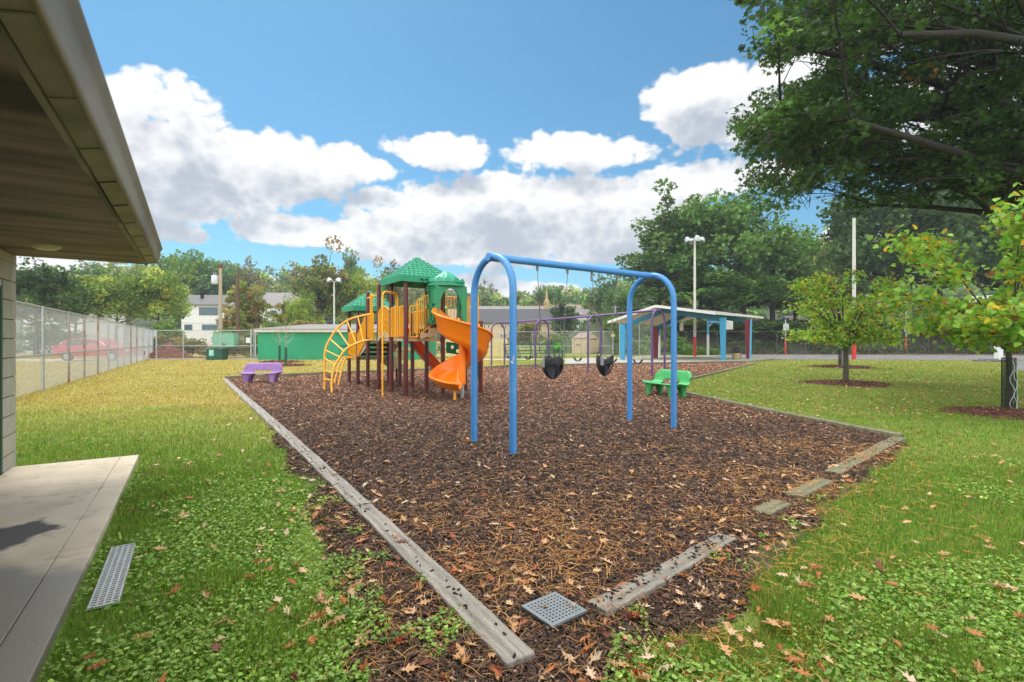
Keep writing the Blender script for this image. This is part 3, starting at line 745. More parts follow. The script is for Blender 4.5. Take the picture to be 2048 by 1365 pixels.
mb = MB(); mb.prism([W(-9, TE + .089, zs + .03), W(SE, TE + .089, zs + .03), W(SE, TW - 7.2, zs + .03), W(-9, TW - 7.2, zs + .03)], (0, 0, .165)); mb.build('roof', M['shingle'], bd)
lc = P(92, 490, 4.92); lc.z = zs
mb = MB(); mb.lathe([(.0, -.045), (.07, -.04), (.105, -.022), (.118, 0), (.118, .01)], lc, 24); mb.build('ceiling_light', M['lens'], bd)
# ------------------------------------------------------------------ swings
def arch_pts(c, perp, half, top, n=16):
    c = Vector(c); pts = [c - perp * half + Vector((0, 0, -.1)), c - perp * half + Vector((0, 0, top - half))]
    for k in range(1, n): 
        a = PI * k / n
        pts.append(c - perp * half * math.cos(a) + Vector((0, 0, top - half + half * math.sin(a))))
    pts += [c + perp * half + Vector((0, 0, top - half)), c + perp * half + Vector((0, 0, -.1))]
    return pts
def chain(mb, p0, p1, pitch=.03, wire=.0034, wid=.009):
    p0, p1 = Vector(p0), Vector(p1); d = p1 - p0; Ln = d.length; d.normalize(); n = max(2, int(Ln / pitch))
    x = d.cross(Vector((0, 1, 0))).normalized(); y = d.cross(x)
    for i in range(n):
        c = p0 + d * (Ln * (i + .5) / n); s_ = x if i % 2 else y; hl = pitch * .62
        pts = [c + d * (hl * math.sin(a)) + s_ * (wid * math.cos(a)) for a in [2 * PI * k / 8 for k in range(8)]]
        m = len(pts); t = d.cross(s_)
        inner = [c + (q - c) * .55 for q in pts]
        vs = [q + t * wire for q in pts] + [q + t * wire for q in inner] + [q - t * wire for q in pts] + [q - t * wire for q in inner]
        fs = []
        for k in range(m):
            j = (k + 1) % m
            fs += [(k, j, m + j, m + k), (2 * m + k, 3 * m + k, 3 * m + j, 2 * m + j), (k, 2 * m + k, 2 * m + j, j), (m + k, m + j, 3 * m + j, 3 * m + k)]
        mb.add(vs, fs, True)

bc0, bc1 = Vector((-.252, 6.515, 0)), Vector((2.30, 8.37, 0)); bu = (bc1 - bc0).normalized(); bp_ = Vector((-bu.y, bu.x, 0))
sw = thing('swing_set', 'blue two arch swing set carrying two black bucket swings', 'swing set', (bc0 + bc1) / 2)
R_ = .0455; TOPZ = 2.50
for c in (bc0, bc1):
    mb = MB(); mb.tube(arch_pts(c, bp_, .45, TOPZ - .015, 20), R_, 16); ar = mb.build('arch_leg', M['blue'], sw)
mb = MB(); mb.tube([bc0 + bu * .03 + Vector((0, 0, TOPZ - .02)), bc1 - bu * .03 + Vector((0, 0, TOPZ - .02))], R_ + .003, 16); mb.build('top_beam', M['blue'], sw)
for c, sg in ((bc0, 1), (bc1, -1)):
    mb = MB(); mb.tube([c - bu * .07 * sg + Vector((0, 0, TOPZ - .02)), c + bu * .16 * sg + Vector((0, 0, TOPZ - .02))], R_ + .008, 16); mb.build('coupling', M['blue'], sw)
# scraped paint on the nearest leg
pl = bc0 - bp_ * .45; tocam = Vector((-pl.x, -pl.y, 0)).normalized(); sd_ = Vector((tocam.y, -tocam.x, 0))
mb = MB(); r = random.Random(2)
for k in range(9):
    z = 1.13 + k * .011 + r.uniform(-.004, .004); a0 = r.uniform(-.15, .25) - (.35 if k < 3 else 0)
    w_ = .10 + .22 * r.random() + (.3 if k < 3 else 0)
    pts = []
    for j in range(5):
        a = a0 + w_ * (j / 4 - .5)
        n_ = tocam * math.cos(a) - sd_ * math.sin(a)
        pts.append(pl + n_ * (R_ + .0012) + Vector((0, 0, z)))
    mb.add([p + Vector((0, 0, .0055)) for p in pts] + [p - Vector((0, 0, .0055)) for p in pts], [(j, j + 1, j + 6, j + 5) for j in range(4)])
mb.build('paint_scrape', M['white'], sw)
TH = (.744, 1.30, 1.79, 2.35)
for t in TH:
    p = bc0 + bu * t + Vector((0, 0, TOPZ - .065)); mb = MB()
    mb.lathe([(.02, 0), (.022, -.02), (.016, -.03), (.016, -.05), (.02, -.055), (.008, -.075)], p, 10); mb.bar(p + Vector((-.018, 0, -.02)), p + Vector((.018, 0, -.02)), .02, .03); mb.build('hanger', M['chain'], sw)
def bucket(ta, tb, label, turn):
    c = bc0 + bu * ((ta + tb) / 2); root = thing('bucket_swing', label, 'swing', (c.x, c.y, .87), 0, 'bucket swings on the blue swing set')
    ax = Matrix.Rotation(turn, 3, 'Z') @ bu; fy = Vector((-ax.y, ax.x, 0))       # ax = side to side
    if fy.y > 0: fy = -fy                                                        # fy = towards the camera
    nu, nv = 28, 9; vs = []; fs = []
    for i in range(nu):
        a = 2 * PI * i / nu; ca, sa = math.cos(a), math.sin(a)
        topz = .235 + .085 * abs(sa) ** 1.3
        for j in range(nv):
            v = j / (nv - 1); z = topz * v; w_ = math.sin(min(1, v * 1.35 + .12) * PI / 2) ** .8
            rx, ry = .155 * w_, .125 * w_ 
            vs.append(c + ax * rx * ca + fy * ry * sa + Vector((0, 0, .87 + z)))
    bottom = len(vs); vs.append(c + Vector((0, 0, .868)))
    for i in range(nu):
        k = (i + 1) % nu; a = (i + .5) / nu * 360
        for j in range(nv - 1):
            hole = any(lo < a < hi for lo, hi in ((32, 79), (101, 148))) and 0 <= j <= 4
            if hole: continue
            fs.append((i * nv + j, k * nv + j, k * nv + j + 1, i * nv + j + 1))
        if not 30 < a < 150: fs.append((k * nv, i * nv, bottom))
    mb = MB(); mb.add(vs, fs, True); mb.build('seat', M['rubber'], root, solid=.014, subsurf=1, offset=0)
    for sg, t in ((-1, ta), (1, tb)):
        sgn = sg if ax.dot(bu) > 0 else -sg
        side = c + ax * .158 * sgn
        mb = MB(); mb.box(side + Vector((0, 0, 1.1)) , (.006, .05, .13), Matrix((ax, fy, Vector((0, 0, 1)))).transposed()); mb.build('bracket', M['steel'], root, bevel=.002)
        top = bc0 + bu * t + Vector((0, 0, TOPZ - .135)); knot = side + Vector((0, 0, 1.36)) + (top - side).normalized() * 0
        knot = side.lerp(bc0 + bu * t, .25) + Vector((0, 0, 1.40))
        mb = MB(); chain(mb, top, knot)
        for q in (-1, 1): chain(mb, knot, side + fy * .075 * q + Vector((0, 0, 1.15)), .03, .003, .008)
        mb.build('chain', M['chain'], root)
    return root
bucket(TH[0], TH[1], 'left black rubber bucket swing nearer the tall blue near arch', -.1)
bucket(TH[2], TH[3], 'right black rubber bucket swing nearer the far blue arch', .5)

# purple three bay swing set
pc = [Vector((-.75, 27.1, 0)), Vector((1.47, 24.7, 0)), Vector((3.65, 22.3, 0)), Vector((5.80, 20.0, 0))]
ptop = [2.40, 2.45, 2.53, 2.65]
pu = (pc[3] - pc[0]).normalized(); pp = Vector((-pu.y, pu.x, 0))
ps = thing('swing_set', 'purple three bay swing set with four arches and belt swings', 'swing set', (pc[1] + pc[2]) / 2)
for c, tz in zip(pc, ptop):
    mb = MB(); mb.tube(arch_pts(c, pp, .46, tz - .02, 14), .044, 12); mb.build('arch_leg', M['purple'], ps)
mb = MB(); mb.tube([c + Vector((0, 0, tz - .025)) for c, tz in zip(pc, ptop)], .045, 12); mb.build('top_beam', M['purple'], ps)
i = 0
nm = ['leftmost of the black belt swings hanging in the first purple bay', 'right belt swing in the left purple bay behind the blue leg', 'left belt swing in the middle purple bay behind the bucket seat',
      'right belt swing in the middle purple bay before the shed', 'left belt swing in the right purple bay behind the bucket seat', 'rightmost of the black belt swings near the pavilion pad']
for b in range(3):
    for fpos in (.3, .7):
        a0, a1 = pc[b], pc[b + 1]; zt = ptop[b] + (ptop[b + 1] - ptop[b]) * fpos - .07
        L_ = (a1 - a0).length; t0, t1 = fpos - .23 / L_, fpos + .23 / L_
        c = a0.lerp(a1, fpos); root = thing('belt_swing', nm[i], 'swing', (c.x, c.y, .46), 0, 'belt swings on the purple swing set'); i += 1
        q0, q1 = a0.lerp(a1, t0), a0.lerp(a1, t1)
        s0, s1 = c + (q0 - c) * .95, c + (q1 - c) * .95
        mb = MB(); pts = []
        for k in range(9):
            u_ = k / 8 * 2 - 1; pts.append(c + (s1 - c) * u_ + Vector((0, 0, .47 + .16 * u_ * u_)))
        vs = [p + pp * .07 for p in pts] + [p - pp * .07 for p in pts]
        mb.add(vs, [(k, k + 1, k + 10, k + 9) for k in range(8)], True); mb.build('seat', M['rubber'], root, solid=.012)
        for a, b_ in ((q0, s0), (q1, s1)):
            mb = MB(); chain(mb, a + Vector((0, 0, zt)), b_ + Vector((0, 0, .63)), .045, .005, .012); mb.build('chain', M['chain'], root)

# ------------------------------------------------------------------ moulded benches
def bench(c, along, facing, label, m, Lh=.68):
    c = Vector((c[0], c[1], 0)); along = Vector((*along, 0)).normalized(); facing = Vector((*facing, 0)).normalized()
    root = thing('bench', label, 'bench', c)
    prof = [(.36, .33), (.345, .355), (.22, .345), (.09, .325), (-.02, .325), (-.09, .35), (-.13, .42), (-.16, .52), (-.19, .62), (-.22, .665), (-.27, .665), (-.3, .62)]
    nu = 19; vs = []; fs = []; n = len(prof)
    for i in range(nu):
        u_ = (i / (nu - 1)) * 2 - 1; e = abs(u_)
        for j, (y, z) in enumerate(prof):
            wide = 1.0 + .17 * math.exp(-((j - 1.5) / 2.6) ** 2)
            yy = y - (.16 * max(0, e - .72) / .28 if j < 2 else 0) + (.05 * max(0, e - .8) / .2 if j > 6 else 0)
            zz = z - (.13 * (max(0, e - .78) / .22) ** 2 if j >= 8 else 0) + (.035 * max(0, e - .7) / .3 if j < 5 else 0)
            vs.append(c + along * (u_ * Lh * wide) + facing * yy + Vector((0, 0, zz)))
    for i in range(nu - 1):
        for j in range(n - 1):
            if 5 <= i <= 12 and 4 <= j <= 5: continue
            fs.append((i * n + j, (i + 1) * n + j, (i + 1) * n + j + 1, i * n + j + 1))
    mb = MB(); mb.add(vs, fs, True); mb.build('seat_shell', m, root, solid=.03, subsurf=2)
    for sx in (-1, 1):
        for sy in (-1, 1):
            mb = MB(); rings = []
            for k, (hw, hd, z, ox, oy) in enumerate(((.2, .11, .325, .38, .12), (.13, .085, .26, .39, .14), (.085, .06, .17, .40, .16), (.07, .05, .08, .405, .17), (.08, .055, -.03, .41, .18))):
                rings.append([c + along * (sx * ox * Lh / .62 + px * hw) + facing * (sy * oy + .06 + py * hd) + Vector((0, 0, z)) for px, py in ((-1, -1), (0, -1.1), (1, -1), (1.1, 0), (1, 1), (0, 1.1), (-1, 1), (-1.1, 0))])
            vs = [q for R in rings for q in R]
            fs = [(8 * k + j, 8 * k + (j + 1) % 8, 8 * k + 8 + (j + 1) % 8, 8 * k + 8 + j) for k in range(4) for j in range(8)] + [tuple(range(32, 40))]
            mb.add(vs, fs, True); mb.build('leg', m, root, subsurf=1)
    return root
bench((-8.35, 16.85), (1, .12), (.12, -1), 'purple moulded plastic bench with open slot at the left mulch corner', M['benchpurple'], .62)
bench((3.92, 12.75), (.38, -.92), (-.93, -.36), 'green moulded plastic bench with open slot behind the blue swing leg', M['benchgreen'], .66)

# ------------------------------------------------------------------ play structure
F0 = Vector((-2.63, 12.5, 0)); va = Vector((.57, -.90, 0)); vb = Vector((.845, .535, 0)); ah = va.normalized(); bh_ = vb.normalized()
pA = F0 - va * 5
def Q(i, j, z=0.0): return pA + va * i + vb * j + Vector((0, 0, z))
ply = thing('play_structure', 'climbing structure with green roofs, yellow railings and an orange spiral slide', 'playground', Q(3, .5))
posts = [(0, 0, 2.45), (1, 0, 2.45), (2, 0, 2.85), (3, 0, 2.98), (4, 0, 2.93), (5, 0, 2.93), (0, 1, 2.45), (1, 1, 2.45), (2, 1, 2.2), (3, 1, 2.2), (4, 1, 2.93), (5, 1, 2.93), (5.2, 2.0, 1.9), (4.35, 2.0, 1.9)]
for i, j, z in posts:
    mb = MB(); p = Q(i, j); mb.tube([p + Vector((0, 0, -.1)), p + Vector((0, 0, z))], .056, 14)
    if z not in (2.45, 2.93): mb.lathe([(.06, -.03), (.06, .0), (.05, .03), (.025, .045), (0, .05)], p + Vector((0, 0, z)), 14)
    o = mb.build('post', M['maroon'], ply)
    for zc in ((.86, 1.7) if i < 2 else (1.44, 2.2)):
        if zc < z: 
            mb = MB(); mb.tube([p + Vector((0, 0, zc - .022)), p + Vector((0, 0, zc + .022))], .068, 14); mb.build('clamp', M['maroon'], o)
def roof(c, half, z0, zf, zt, nrow, label=None):
    """square tiled roof, edges along va and vb"""
    root = MB(); cs = [(-1, -1), (1, -1), (1, 1), (-1, 1)]
    def ring(h, z): return [c + ah * (sx * h) + bh_ * (sy * h) + Vector((0, 0, z)) for sx, sy in cs]
    r0, r1, ri = ring(half - .02, z0), ring(half, zf), ring(half - .07, z0)
    root.add(r0 + r1, [(k, (k + 1) % 4, (k + 1) % 4 + 4, k + 4) for k in range(4)]); root.add(ri + r0, [(k, (k + 1) % 4, (k + 1) % 4 + 4, k + 4) for k in range(4)])
    rt = [c + Vector((0, 0, zt - .12))] ; root.add(ri + rt, [(k, (k + 1) % 4, 4) for k in range(4)])
    for q in range(4):          # shingle rows, each tile a small step
        a, b = cs[q], cs[(q + 1) % 4]
        for rr_ in range(nrow):
            f0, f1 = rr_ / nrow, (rr_ + 1) / nrow
            h0, h1 = half * (1 - f0), half * (1 - f1); za, zb = zf + (zt - zf) * f0, zf + (zt - zf) * f1
            nt_ = max(1, int(round(2 * h0 / .125))); off = (rr_ % 2) * .5
            pa0, pb0 = c + ah * (a[0] * h0) + bh_ * (a[1] * h0), c + ah * (b[0] * h0) + bh_ * (b[1] * h0)
            pa1, pb1 = c + ah * (a[0] * h1) + bh_ * (a[1] * h1), c + ah * (b[0] * h1) + bh_ * (b[1] * h1)
            cuts = [0] + [(k + off) / nt_ for k in range(0, nt_ + 1) if .02 < (k + off) / nt_ < .98] + [1]
            for u0, u1 in zip(cuts[:-1], cuts[1:]):
                g = .012 / max(h0, .2); v0, v1 = u0 + (g if u0 > 0 else 0), u1
                lo0, lo1 = pa0.lerp(pb0, v0) + Vector((0, 0, za + .026)), pa0.lerp(pb0, v1) + Vector((0, 0, za + .026))
                up0, up1 = pa1.lerp(pb1, v0) + Vector((0, 0, zb + .002)), pa1.lerp(pb1, v1) + Vector((0, 0, zb + .002))
                bt0, bt1 = pa0.lerp(pb0, v0) + Vector((0, 0, za - .01)), pa0.lerp(pb0, v1) + Vector((0, 0, za - .01))
                root.add([lo0, lo1, up1, up0, bt0, bt1], [(0, 1, 2, 3), (4, 5, 1, 0)])
    return root
rf = roof(Q(4.5, .5), .74, 2.86, 3.0, 3.60, 9).build('roof', M['roofgreen'], ply)
roof(Q(.5, .5), .72, 2.36, 2.5, 3.07, 9).build('roof', M['roofgreen'], ply)
# faded marker scrawl on the roof edge
mb = MB(); r = random.Random(5)
ed0 = Q(4.5, .5) + ah * .745 - bh_ * .2; fl = bh_
for k, (x0, x1, z0, z1) in enumerate(((0, .03, .02, .07), (.03, .03, .02, .07), (.05, .09, .02, .03), (.08, .06, .0, .05), (.14, .2, .06, .02), (.14, .14, .02, .06), (.2, .2, .03, .06), (.23, .26, .02, .05), (.28, .28, .02, .055), (.28, .31, .055, .02))):
    p0, p1 = ed0 + fl * x0 + Vector((0, 0, 2.89 + z0)), ed0 + fl * x1 + Vector((0, 0, 2.89 + z1))
    mb.bar(p0, p1, .012, .01, up=ah)
mb.build('marker_scrawl', M['void'], rf)
# decks
def deck(i0, i1, j0, j1, z, th=.07):
    p = [Q(i0, j0, z - th), Q(i1, j0, z - th), Q(i1, j1, z - th), Q(i0, j1, z - th)]
    mb = MB(); mb.prism(p, (0, 0, th)); o = mb.build('deck', M['deck'], ply)
    mb = MB()
    e = .03
    for (a, b) in (((i0, j0), (i1, j0)), ((i1, j0), (i1, j1)), ((i0, j1), (i1, j1)), ((i0, j0), (i0, j1))):
        mb.bar(Q(*a, z - th / 2 + .002), Q(*b, z - th / 2 + .002), .022, th + .012)
    mb.build('deck_edge', M['beige'], o)
deck(.04, .96, .04, .96, .87); deck(2.04, 4.96, .04, .96, 1.47); deck(4.5, 5.2, 1.04, 1.96, 1.84)
# steps
def steps(p0, p1, width_dir, wid, n, name='stairs'):
    """p0 low front middle, p1 top; treads run across width_dir"""
    p0, p1 = Vector(p0), Vector(p1); run = Vector((p1.x - p0.x, p1.y - p0.y, 0)); wd = Vector(width_dir).normalized()
    mb = MB()
    for k in range(n):
        f = (k + .5) / n; p = p0 + run * f; z = p0.z + (p1.z - p0.z) * (k + 1) / (n + .0)
        d = run.normalized(); M3 = Matrix((d, wd, Vector((0, 0, 1)))).transposed()
        mb.box(Vector((p.x, p.y, z - .02)), (run.length / n * 1.0, wid - .06, .03), M3)
        for q in range(5): mb.box(Vector((p.x, p.y, z - .03 - .028 * q)) - d * (run.length / n * .5), (.012, wid - .06, .012), M3)
        mb.box(Vector((p.x, p.y, z - .06)) - d * (run.length / n * .42), (.01, wid - .06, .07), M3)
    o = mb.build(name, M['deck'], ply)
    for s_ in (-1, 1):
        mb = MB(); off = wd * (s_ * wid / 2); prof = []
        for k in range(n):
            z = p0.z + (p1.z - p0.z) * (k + 1) / n
            prof += [p0 + run * (k / n) + Vector((0, 0, z - p0.z + .01)), p0 + run * ((k + 1) / n) + Vector((0, 0, z - p0.z + .01))]
        prof = [q + off for q in prof] + [p0 + run + off + Vector((0, 0, p1.z - p0.z - .2)), p0 + off + Vector((0, 0, -.02))]
        mb.prism(prof, wd * (.02 * s_)); mb.build('stringer', M['beige'], o)
steps(Q(.98, .5, .87), Q(2.0, .5, 1.47), bh_, .96, 4)
steps(Q(1.02, 1.62, .2), Q(.6, 1.02, .87), ah, .95, 3)
steps(Q(4.76, .32, 1.47), Q(4.76, .98, 1.84), ah, .78, 3)
# railing panels: solid frame with bars
def panel(pa, pb, z0, z1, n, arch=0.0, mid=None, slope0=0.0, slope1=0.0, bar=.012, width=None, name='railing'):
    pa, pb = Vector(pa), Vector(pb); d = pb - pa; mb = MB(); 
    def P_(u, z): return pa + d * u + Vector((0, 0, z))
    lo = lambda u: z0 + slope0 * u
    hi = lambda u: z1 + slope1 * u + arch * (4 * u * (1 - u)) ** .8
    mb.tube([P_(0, lo(0)), P_(0, hi(0))], .017, 8); mb.tube([P_(1, lo(1)), P_(1, hi(1))], .017, 8)
    K = 12
    mb.tube([P_(k / K, hi(k / K)) for k in range(K + 1)], .017, 8); mb.tube([P_(k / K, lo(k / K)) for k in range(K + 1)], .017, 8)
    if mid is not None: mb.tube([P_(k / K, lo(k / K) + (hi(k / K) - lo(k / K)) * mid) for k in range(K + 1)], .012, 8)
    for k in range(1, n): 
        u = k / n
        mb.bar(P_(u, lo(u)), P_(u, hi(u)), bar * (2.0 if width is None else width), .012, up=d)
    return mb.build(name, M['yellow'], ply)
e = .07
panel(Q(0 + e, -.03), Q(1 - e, -.03), .95, 1.68, 4, width=9)
panel(Q(0, 1, 0), Q(1, 1, 0), .95, 1.95, 9)
panel(Q(-.03, .1), Q(-.03, .9), .95, 1.68, 7)
panel(Q(1.05, -.02), Q(1.95, -.02), .92, 1.62, 7, slope0=.55, slope1=.62, width=4)
panel(Q(1.05, 1.02), Q(1.95, 1.02), .92, 1.62, 7, slope0=.55, slope1=.62)
panel(Q(2.1, -.03), Q(2.62, -.03), 1.5, 2.2, 3, width=11)
mb = MB(); mb.bar(Q(2.52, -.06, 1.48), Q(2.52, -.06, 2.78), .075, .05, up=ah); mb.build('upright', M['yellow'], ply)
mb = MB(); mb.tube([Q(2, -.02, 2.68), Q(3, -.02, 2.72)], .024, 10); mb.build('overhead_bar', M['yellow'], ply)
panel(Q(3 + e, -.03), Q(4 - e, -.03), 1.52, 2.2, 13, arch=.14, mid=.55)
panel(Q(4 + e, -.03), Q(4.36, -.03), 1.52, 2.27, 4, width=4.5); panel(Q(4.66, -.03), Q(5 - e, -.03), 1.52, 2.27, 4, width=4.5)
panel(Q(5.02, .1), Q(5.02, .34), 1.5, 2.27, 3); panel(Q(2.1, 1.03), Q(2.25, 1.03), 1.5, 2.2, 2, width=3); panel(Q(2.8, 1.03), Q(2.95, 1.03), 1.5, 2.2, 2, width=3)
panel(Q(3 + e, 1.03), Q(4 - e, 1.03), 1.52, 2.25, 9); panel(Q(4 + e, 1.03), Q(4.4, 1.03), 1.52, 2.3, 5)
panel(Q(5.05, .28), Q(5.05, .74), 1.5, 2.42, 8, slope0=.36, slope1=.17, mid=.66, arch=.03)
panel(Q(4.5, 1.98), Q(5.1, 1.98), 1.88, 2.6, 8); panel(Q(4.46, 1.1), Q(4.46, 1.9), 1.88, 2.6, 8)
mb = MB(); mb.bar(Q(5.25, 1.9, 1.1), Q(5.25, 1.9, 1.86), .06, .05, up=ah); mb.build('upright', M['yellow'], ply)
# curved bridge lip at the third bay
mb = MB(); vs = []
for k in range(13):
    u = k / 12; z = 1.37 + .16 * math.sin(PI * u)
    vs += [Q(3.06 + .88 * u, -.05, z), Q(3.06 + .88 * u, -.05, z + .03), Q(3.06 + .88 * u, -.05, z + .105), Q(3.06 + .88 * u, -.05, z + .13)]
fs = []
for k in range(12):
    fs += [(4 * k, 4 * k + 4, 4 * k + 5, 4 * k + 1), (4 * k + 2, 4 * k + 6, 4 * k + 7, 4 * k + 3)]
    if k % 2 == 0: fs.append((4 * k + 1, 4 * k + 5, 4 * k + 6, 4 * k + 2))
mb.add(vs, fs); mb.build('bridge_lip', M['beige'], ply, solid=.03)
# loop and fire pole
pf = G(765, 797); pf2 = Q(4.56, -.04); top = 2.62
mb = MB(); pts = [pf + Vector((0, 0, -.05)), pf + Vector((0, 0, top - .15))]
for k in range(1, 6): a = PI / 2 * k / 6; pts.append(pf + (pf2 - pf) * (.22 * (1 - math.cos(a))) + Vector((0, 0, top - .15 + .15 * math.sin(a))))
for k in range(0, 7): a = PI / 2 * k / 6; pts.append(pf2 + (pf - pf2) * (.22 * (1 - math.sin(a))) + Vector((0, 0, top - .15 + .15 * math.cos(a))))
pts.append(pf2 + Vector((0, 0, 1.5))); mb.tube(pts, .021, 10); mb.build('fire_pole', M['yellow'], ply)
pg = Q(4.40, -.02)
mb = MB(); pts = [pg + Vector((0, 0, 1.5)), pg + Vector((0, 0, top - .22)), pg + (pf - pg) * .03 + Vector((0, 0, top - .1)), pg + (pf - pg) * .15 + Vector((0, 0, top - .03)), pg.lerp(pf, .4) + Vector((0, 0, top))]; mb.tube(pts, .018, 8); mb.build('loop_bar', M['yellow'], ply)
# big arched ladder (two curved rails with rungs fanned between them)
def path_px(pts, y0, y1):
    n = len(pts); return [P(px, py, y0 + (y1 - y0) * k / (n - 1)) for k, (px, py) in enumerate(pts)]
def dense(pts, k=4):      # Catmull-Rom
    out = []
    for i in range(len(pts) - 1):
        p0, p1, p2, p3 = pts[max(i - 1, 0)], pts[i], pts[i + 1], pts[min(i + 2, len(pts) - 1)]
        for j in range(k):
            t = j / k; out.append(.5 * ((2 * p1) + (p2 - p0) * t + (2 * p0 - 5 * p1 + 4 * p2 - p3) * t * t + (3 * p1 - p0 - 3 * p2 + p3) * t ** 3))
    return out + [pts[-1]]
ru = dense(path_px([(648.8, 784), (649.3, 750), (649.3, 717), (652, 696), (660, 678.7), (674, 658), (694, 642), (716, 634), (745, 628)], 14.3, 14.75))
rl = dense(path_px([(663.6, 790), (663.6, 761), (668.6, 734.7), (677.4, 719), (688, 703), (699, 694), (717, 685.8), (735.6, 681), (748, 679.8)], 13.35, 14.3))
lad = MB().tube(ru, .03, 10).build('ladder_rail', M['yellow'], ply); MB().tube(rl, .03, 10).build('ladder_rail', M['yellow'], ply)
def at_px(pl, px, py):
    return min(pl, key=lambda p: (CX + FPX * p.x / p.y - px) ** 2 + (CY - FPX * (p.z - H) / p.y - py) ** 2)
for a, b in (((649, 759), (662, 764)), ((649, 738.6), (664.8, 747)), ((649.9, 719), (670.2, 731.5)), ((652, 699.6), (678.5, 716.6)), ((660.9, 677), (688.3, 702)), ((676.5, 656), (700, 693)), ((694, 642), (713, 686)), ((716, 634), (727, 681))):
    MB().tube([at_px(ru, *a), at_px(rl, *b)], .018, 8).build('rung', M['yellow'], ply)
# small arched ladder up to the low deck
s1 = dense(path_px([(668.8, 767), (675, 742), (681.8, 722), (686, 716), (692, 714), (710, 713.5)], 15.7, 16.6)); s2 = dense(path_px([(676, 771), (682, 747), (688, 722), (692, 717.5), (698, 716), (713, 715.5)], 15.3, 16.0))
MB().tube(s1, .025, 8).build('ladder_rail', M['yellow'], ply); MB().tube(s2, .025, 8).build('ladder_rail', M['yellow'], ply)
for k in (4, 8, 12): MB().tube([s1[k], s2[k]], .014, 8).build('rung', M['yellow'], ply)
# straight slide
def trough(fr, prof_fn, name, m, parent=ply, solid=.022):
    """fr: list of (centre, across, up); prof_fn(k)-> list of (x, z)"""
    vs = []; 
    for k, (c, x, z) in enumerate(fr):
        for px, pz in prof_fn(k): vs.append(c + x * px + z * pz)
    n = len(prof_fn(0)); mb = MB()
    mb.add(vs, [(k * n + j, k * n + n + j, k * n + n + j + 1, k * n + j + 1) for k in range(len(fr) - 1) for j in range(n - 1)], True)
    return mb.build(name, m, parent, solid=solid, offset=0)
st, en = Q(2.42, 1.0, 1.5), Vector((-2.15, 16.0, .25))
dv = (en - st); dh = Vector((dv.x, dv.y, 0)).normalized(); xr = Vector((dh.y, -dh.x, 0)); fr = []
for f, z in ((-.12, 1.52), (0, 1.5), (.1, 1.42), (.25, 1.2), (.5, .83), (.75, .5), (.9, .27), (1.05, .2), (1.15, .2)):
    fr.append((Vector((st.x + dv.x * f, st.y + dv.y * f, z)), xr, Vector((0, 0, 1))))
sp_ = [(-.36, .26), (-.33, .28), (-.3, .26), (-.28, .06), (-.24, .0), (.24, .0), (.28, .06), (.3, .26), (.33, .28), (.36, .26)]
trough(fr, lambda k: sp_, 'straight_slide', M['redslide'])
hd = MB(); hp = []
for k in range(13):
    a = PI * k / 12; hp.append((.33 * math.cos(a), .75 + .2 * math.sin(a)))
hp = [(.33, 0)] + hp + [(-.33, 0)]
inner = [(x * .74, .0 if z == 0 else z * .86) for x, z in hp]
vs = [st + xr * x + Vector((0, 0, z)) for x, z in hp] + [st + xr * x + Vector((0, 0, z)) for x, z in inner]; n = len(hp)
hd.add(vs, [(k, k + 1, n + k + 1, n + k) for k in range(n - 1)]); hd.build('slide_hood', M['redslide'], ply, solid=.05)
# spiral slide
axc = Vector((-1.2, 12.22, 0)); NS = 96; fr = []; th0, th1 = math.radians(125), math.radians(628)
for k in range(NS + 1):
    f = k / NS; th = th0 + (th1 - th0) * f
    zf = 1.82 - 1.70 * f if f < .85 else .375 - .09 * math.sin((f - .85) / .15 * PI / 2)
    rad = Vector((math.cos(th), math.sin(th), 0)); fr.append((axc + Vector((0, 0, zf)), rad, Vector((0, 0, 1))))
def sprof(k):
    f = k / NS; e = smooth(.72, 1, f); hw = .52 - .30 * smooth(.5, .85, f) - .06 * smooth(.9, 1.0, f); hi_ = .30 - .16 * smooth(.6, 1, f)
    hw = max(hw, .14); hi_ = max(hi_, .11); Ro = .70 + .16 * e; g = .14 * e; b0 = smooth(0, .12, f); hi_ = hi_ * (.35 + .65 * b0); hw = hw * (.42 + .58 * smooth(.0, .07, f))
    return [(.075, hi_), (.1, hi_ + .02), (.125, hi_), (.145, hi_ * .5), (.18, .05), (.24, 0), (.46 + g, -.015), (.54 + g, .03), (.6 + g, .12), (.605 + g, hw * .42), (.632 + g, hw * .46), (.635 + g, hw * .72), (.665 + g, hw * .76), (Ro - .02, hw - .015), (Ro, hw + .01), (Ro + .03, hw + .005), (Ro + .035, hw - .03)]
spi = trough(fr, sprof, 'spiral_slide', M['orange'], solid=.02)
mb = MB(); lip = [fr[-1][0] + fr[-1][1] * x + Vector((0, 0, z)) for x, z in sprof(NS)]; mb.tube(lip, .018, 8); mb.build('lip', M['orange'], spi)
mb = MB(); mb.tube([axc + Vector((0, 0, .35)), axc + Vector((0, 0, 1.72))], .085, 14); mb.build('centre_column', M['orange'], spi)
mb = MB(); mb.tube([axc + Vector((0, 0, -.1)), axc + Vector((0, 0, .35))], .045, 12); mb.build('post', M['steel'], spi)
ft = G(909.5, 803); mb = MB(); mb.tube([ft + Vector((0, 0, -.05)), ft + Vector((.0, .05, .36))], .032, 12); mb.build('foot', M['yellow'], spi)
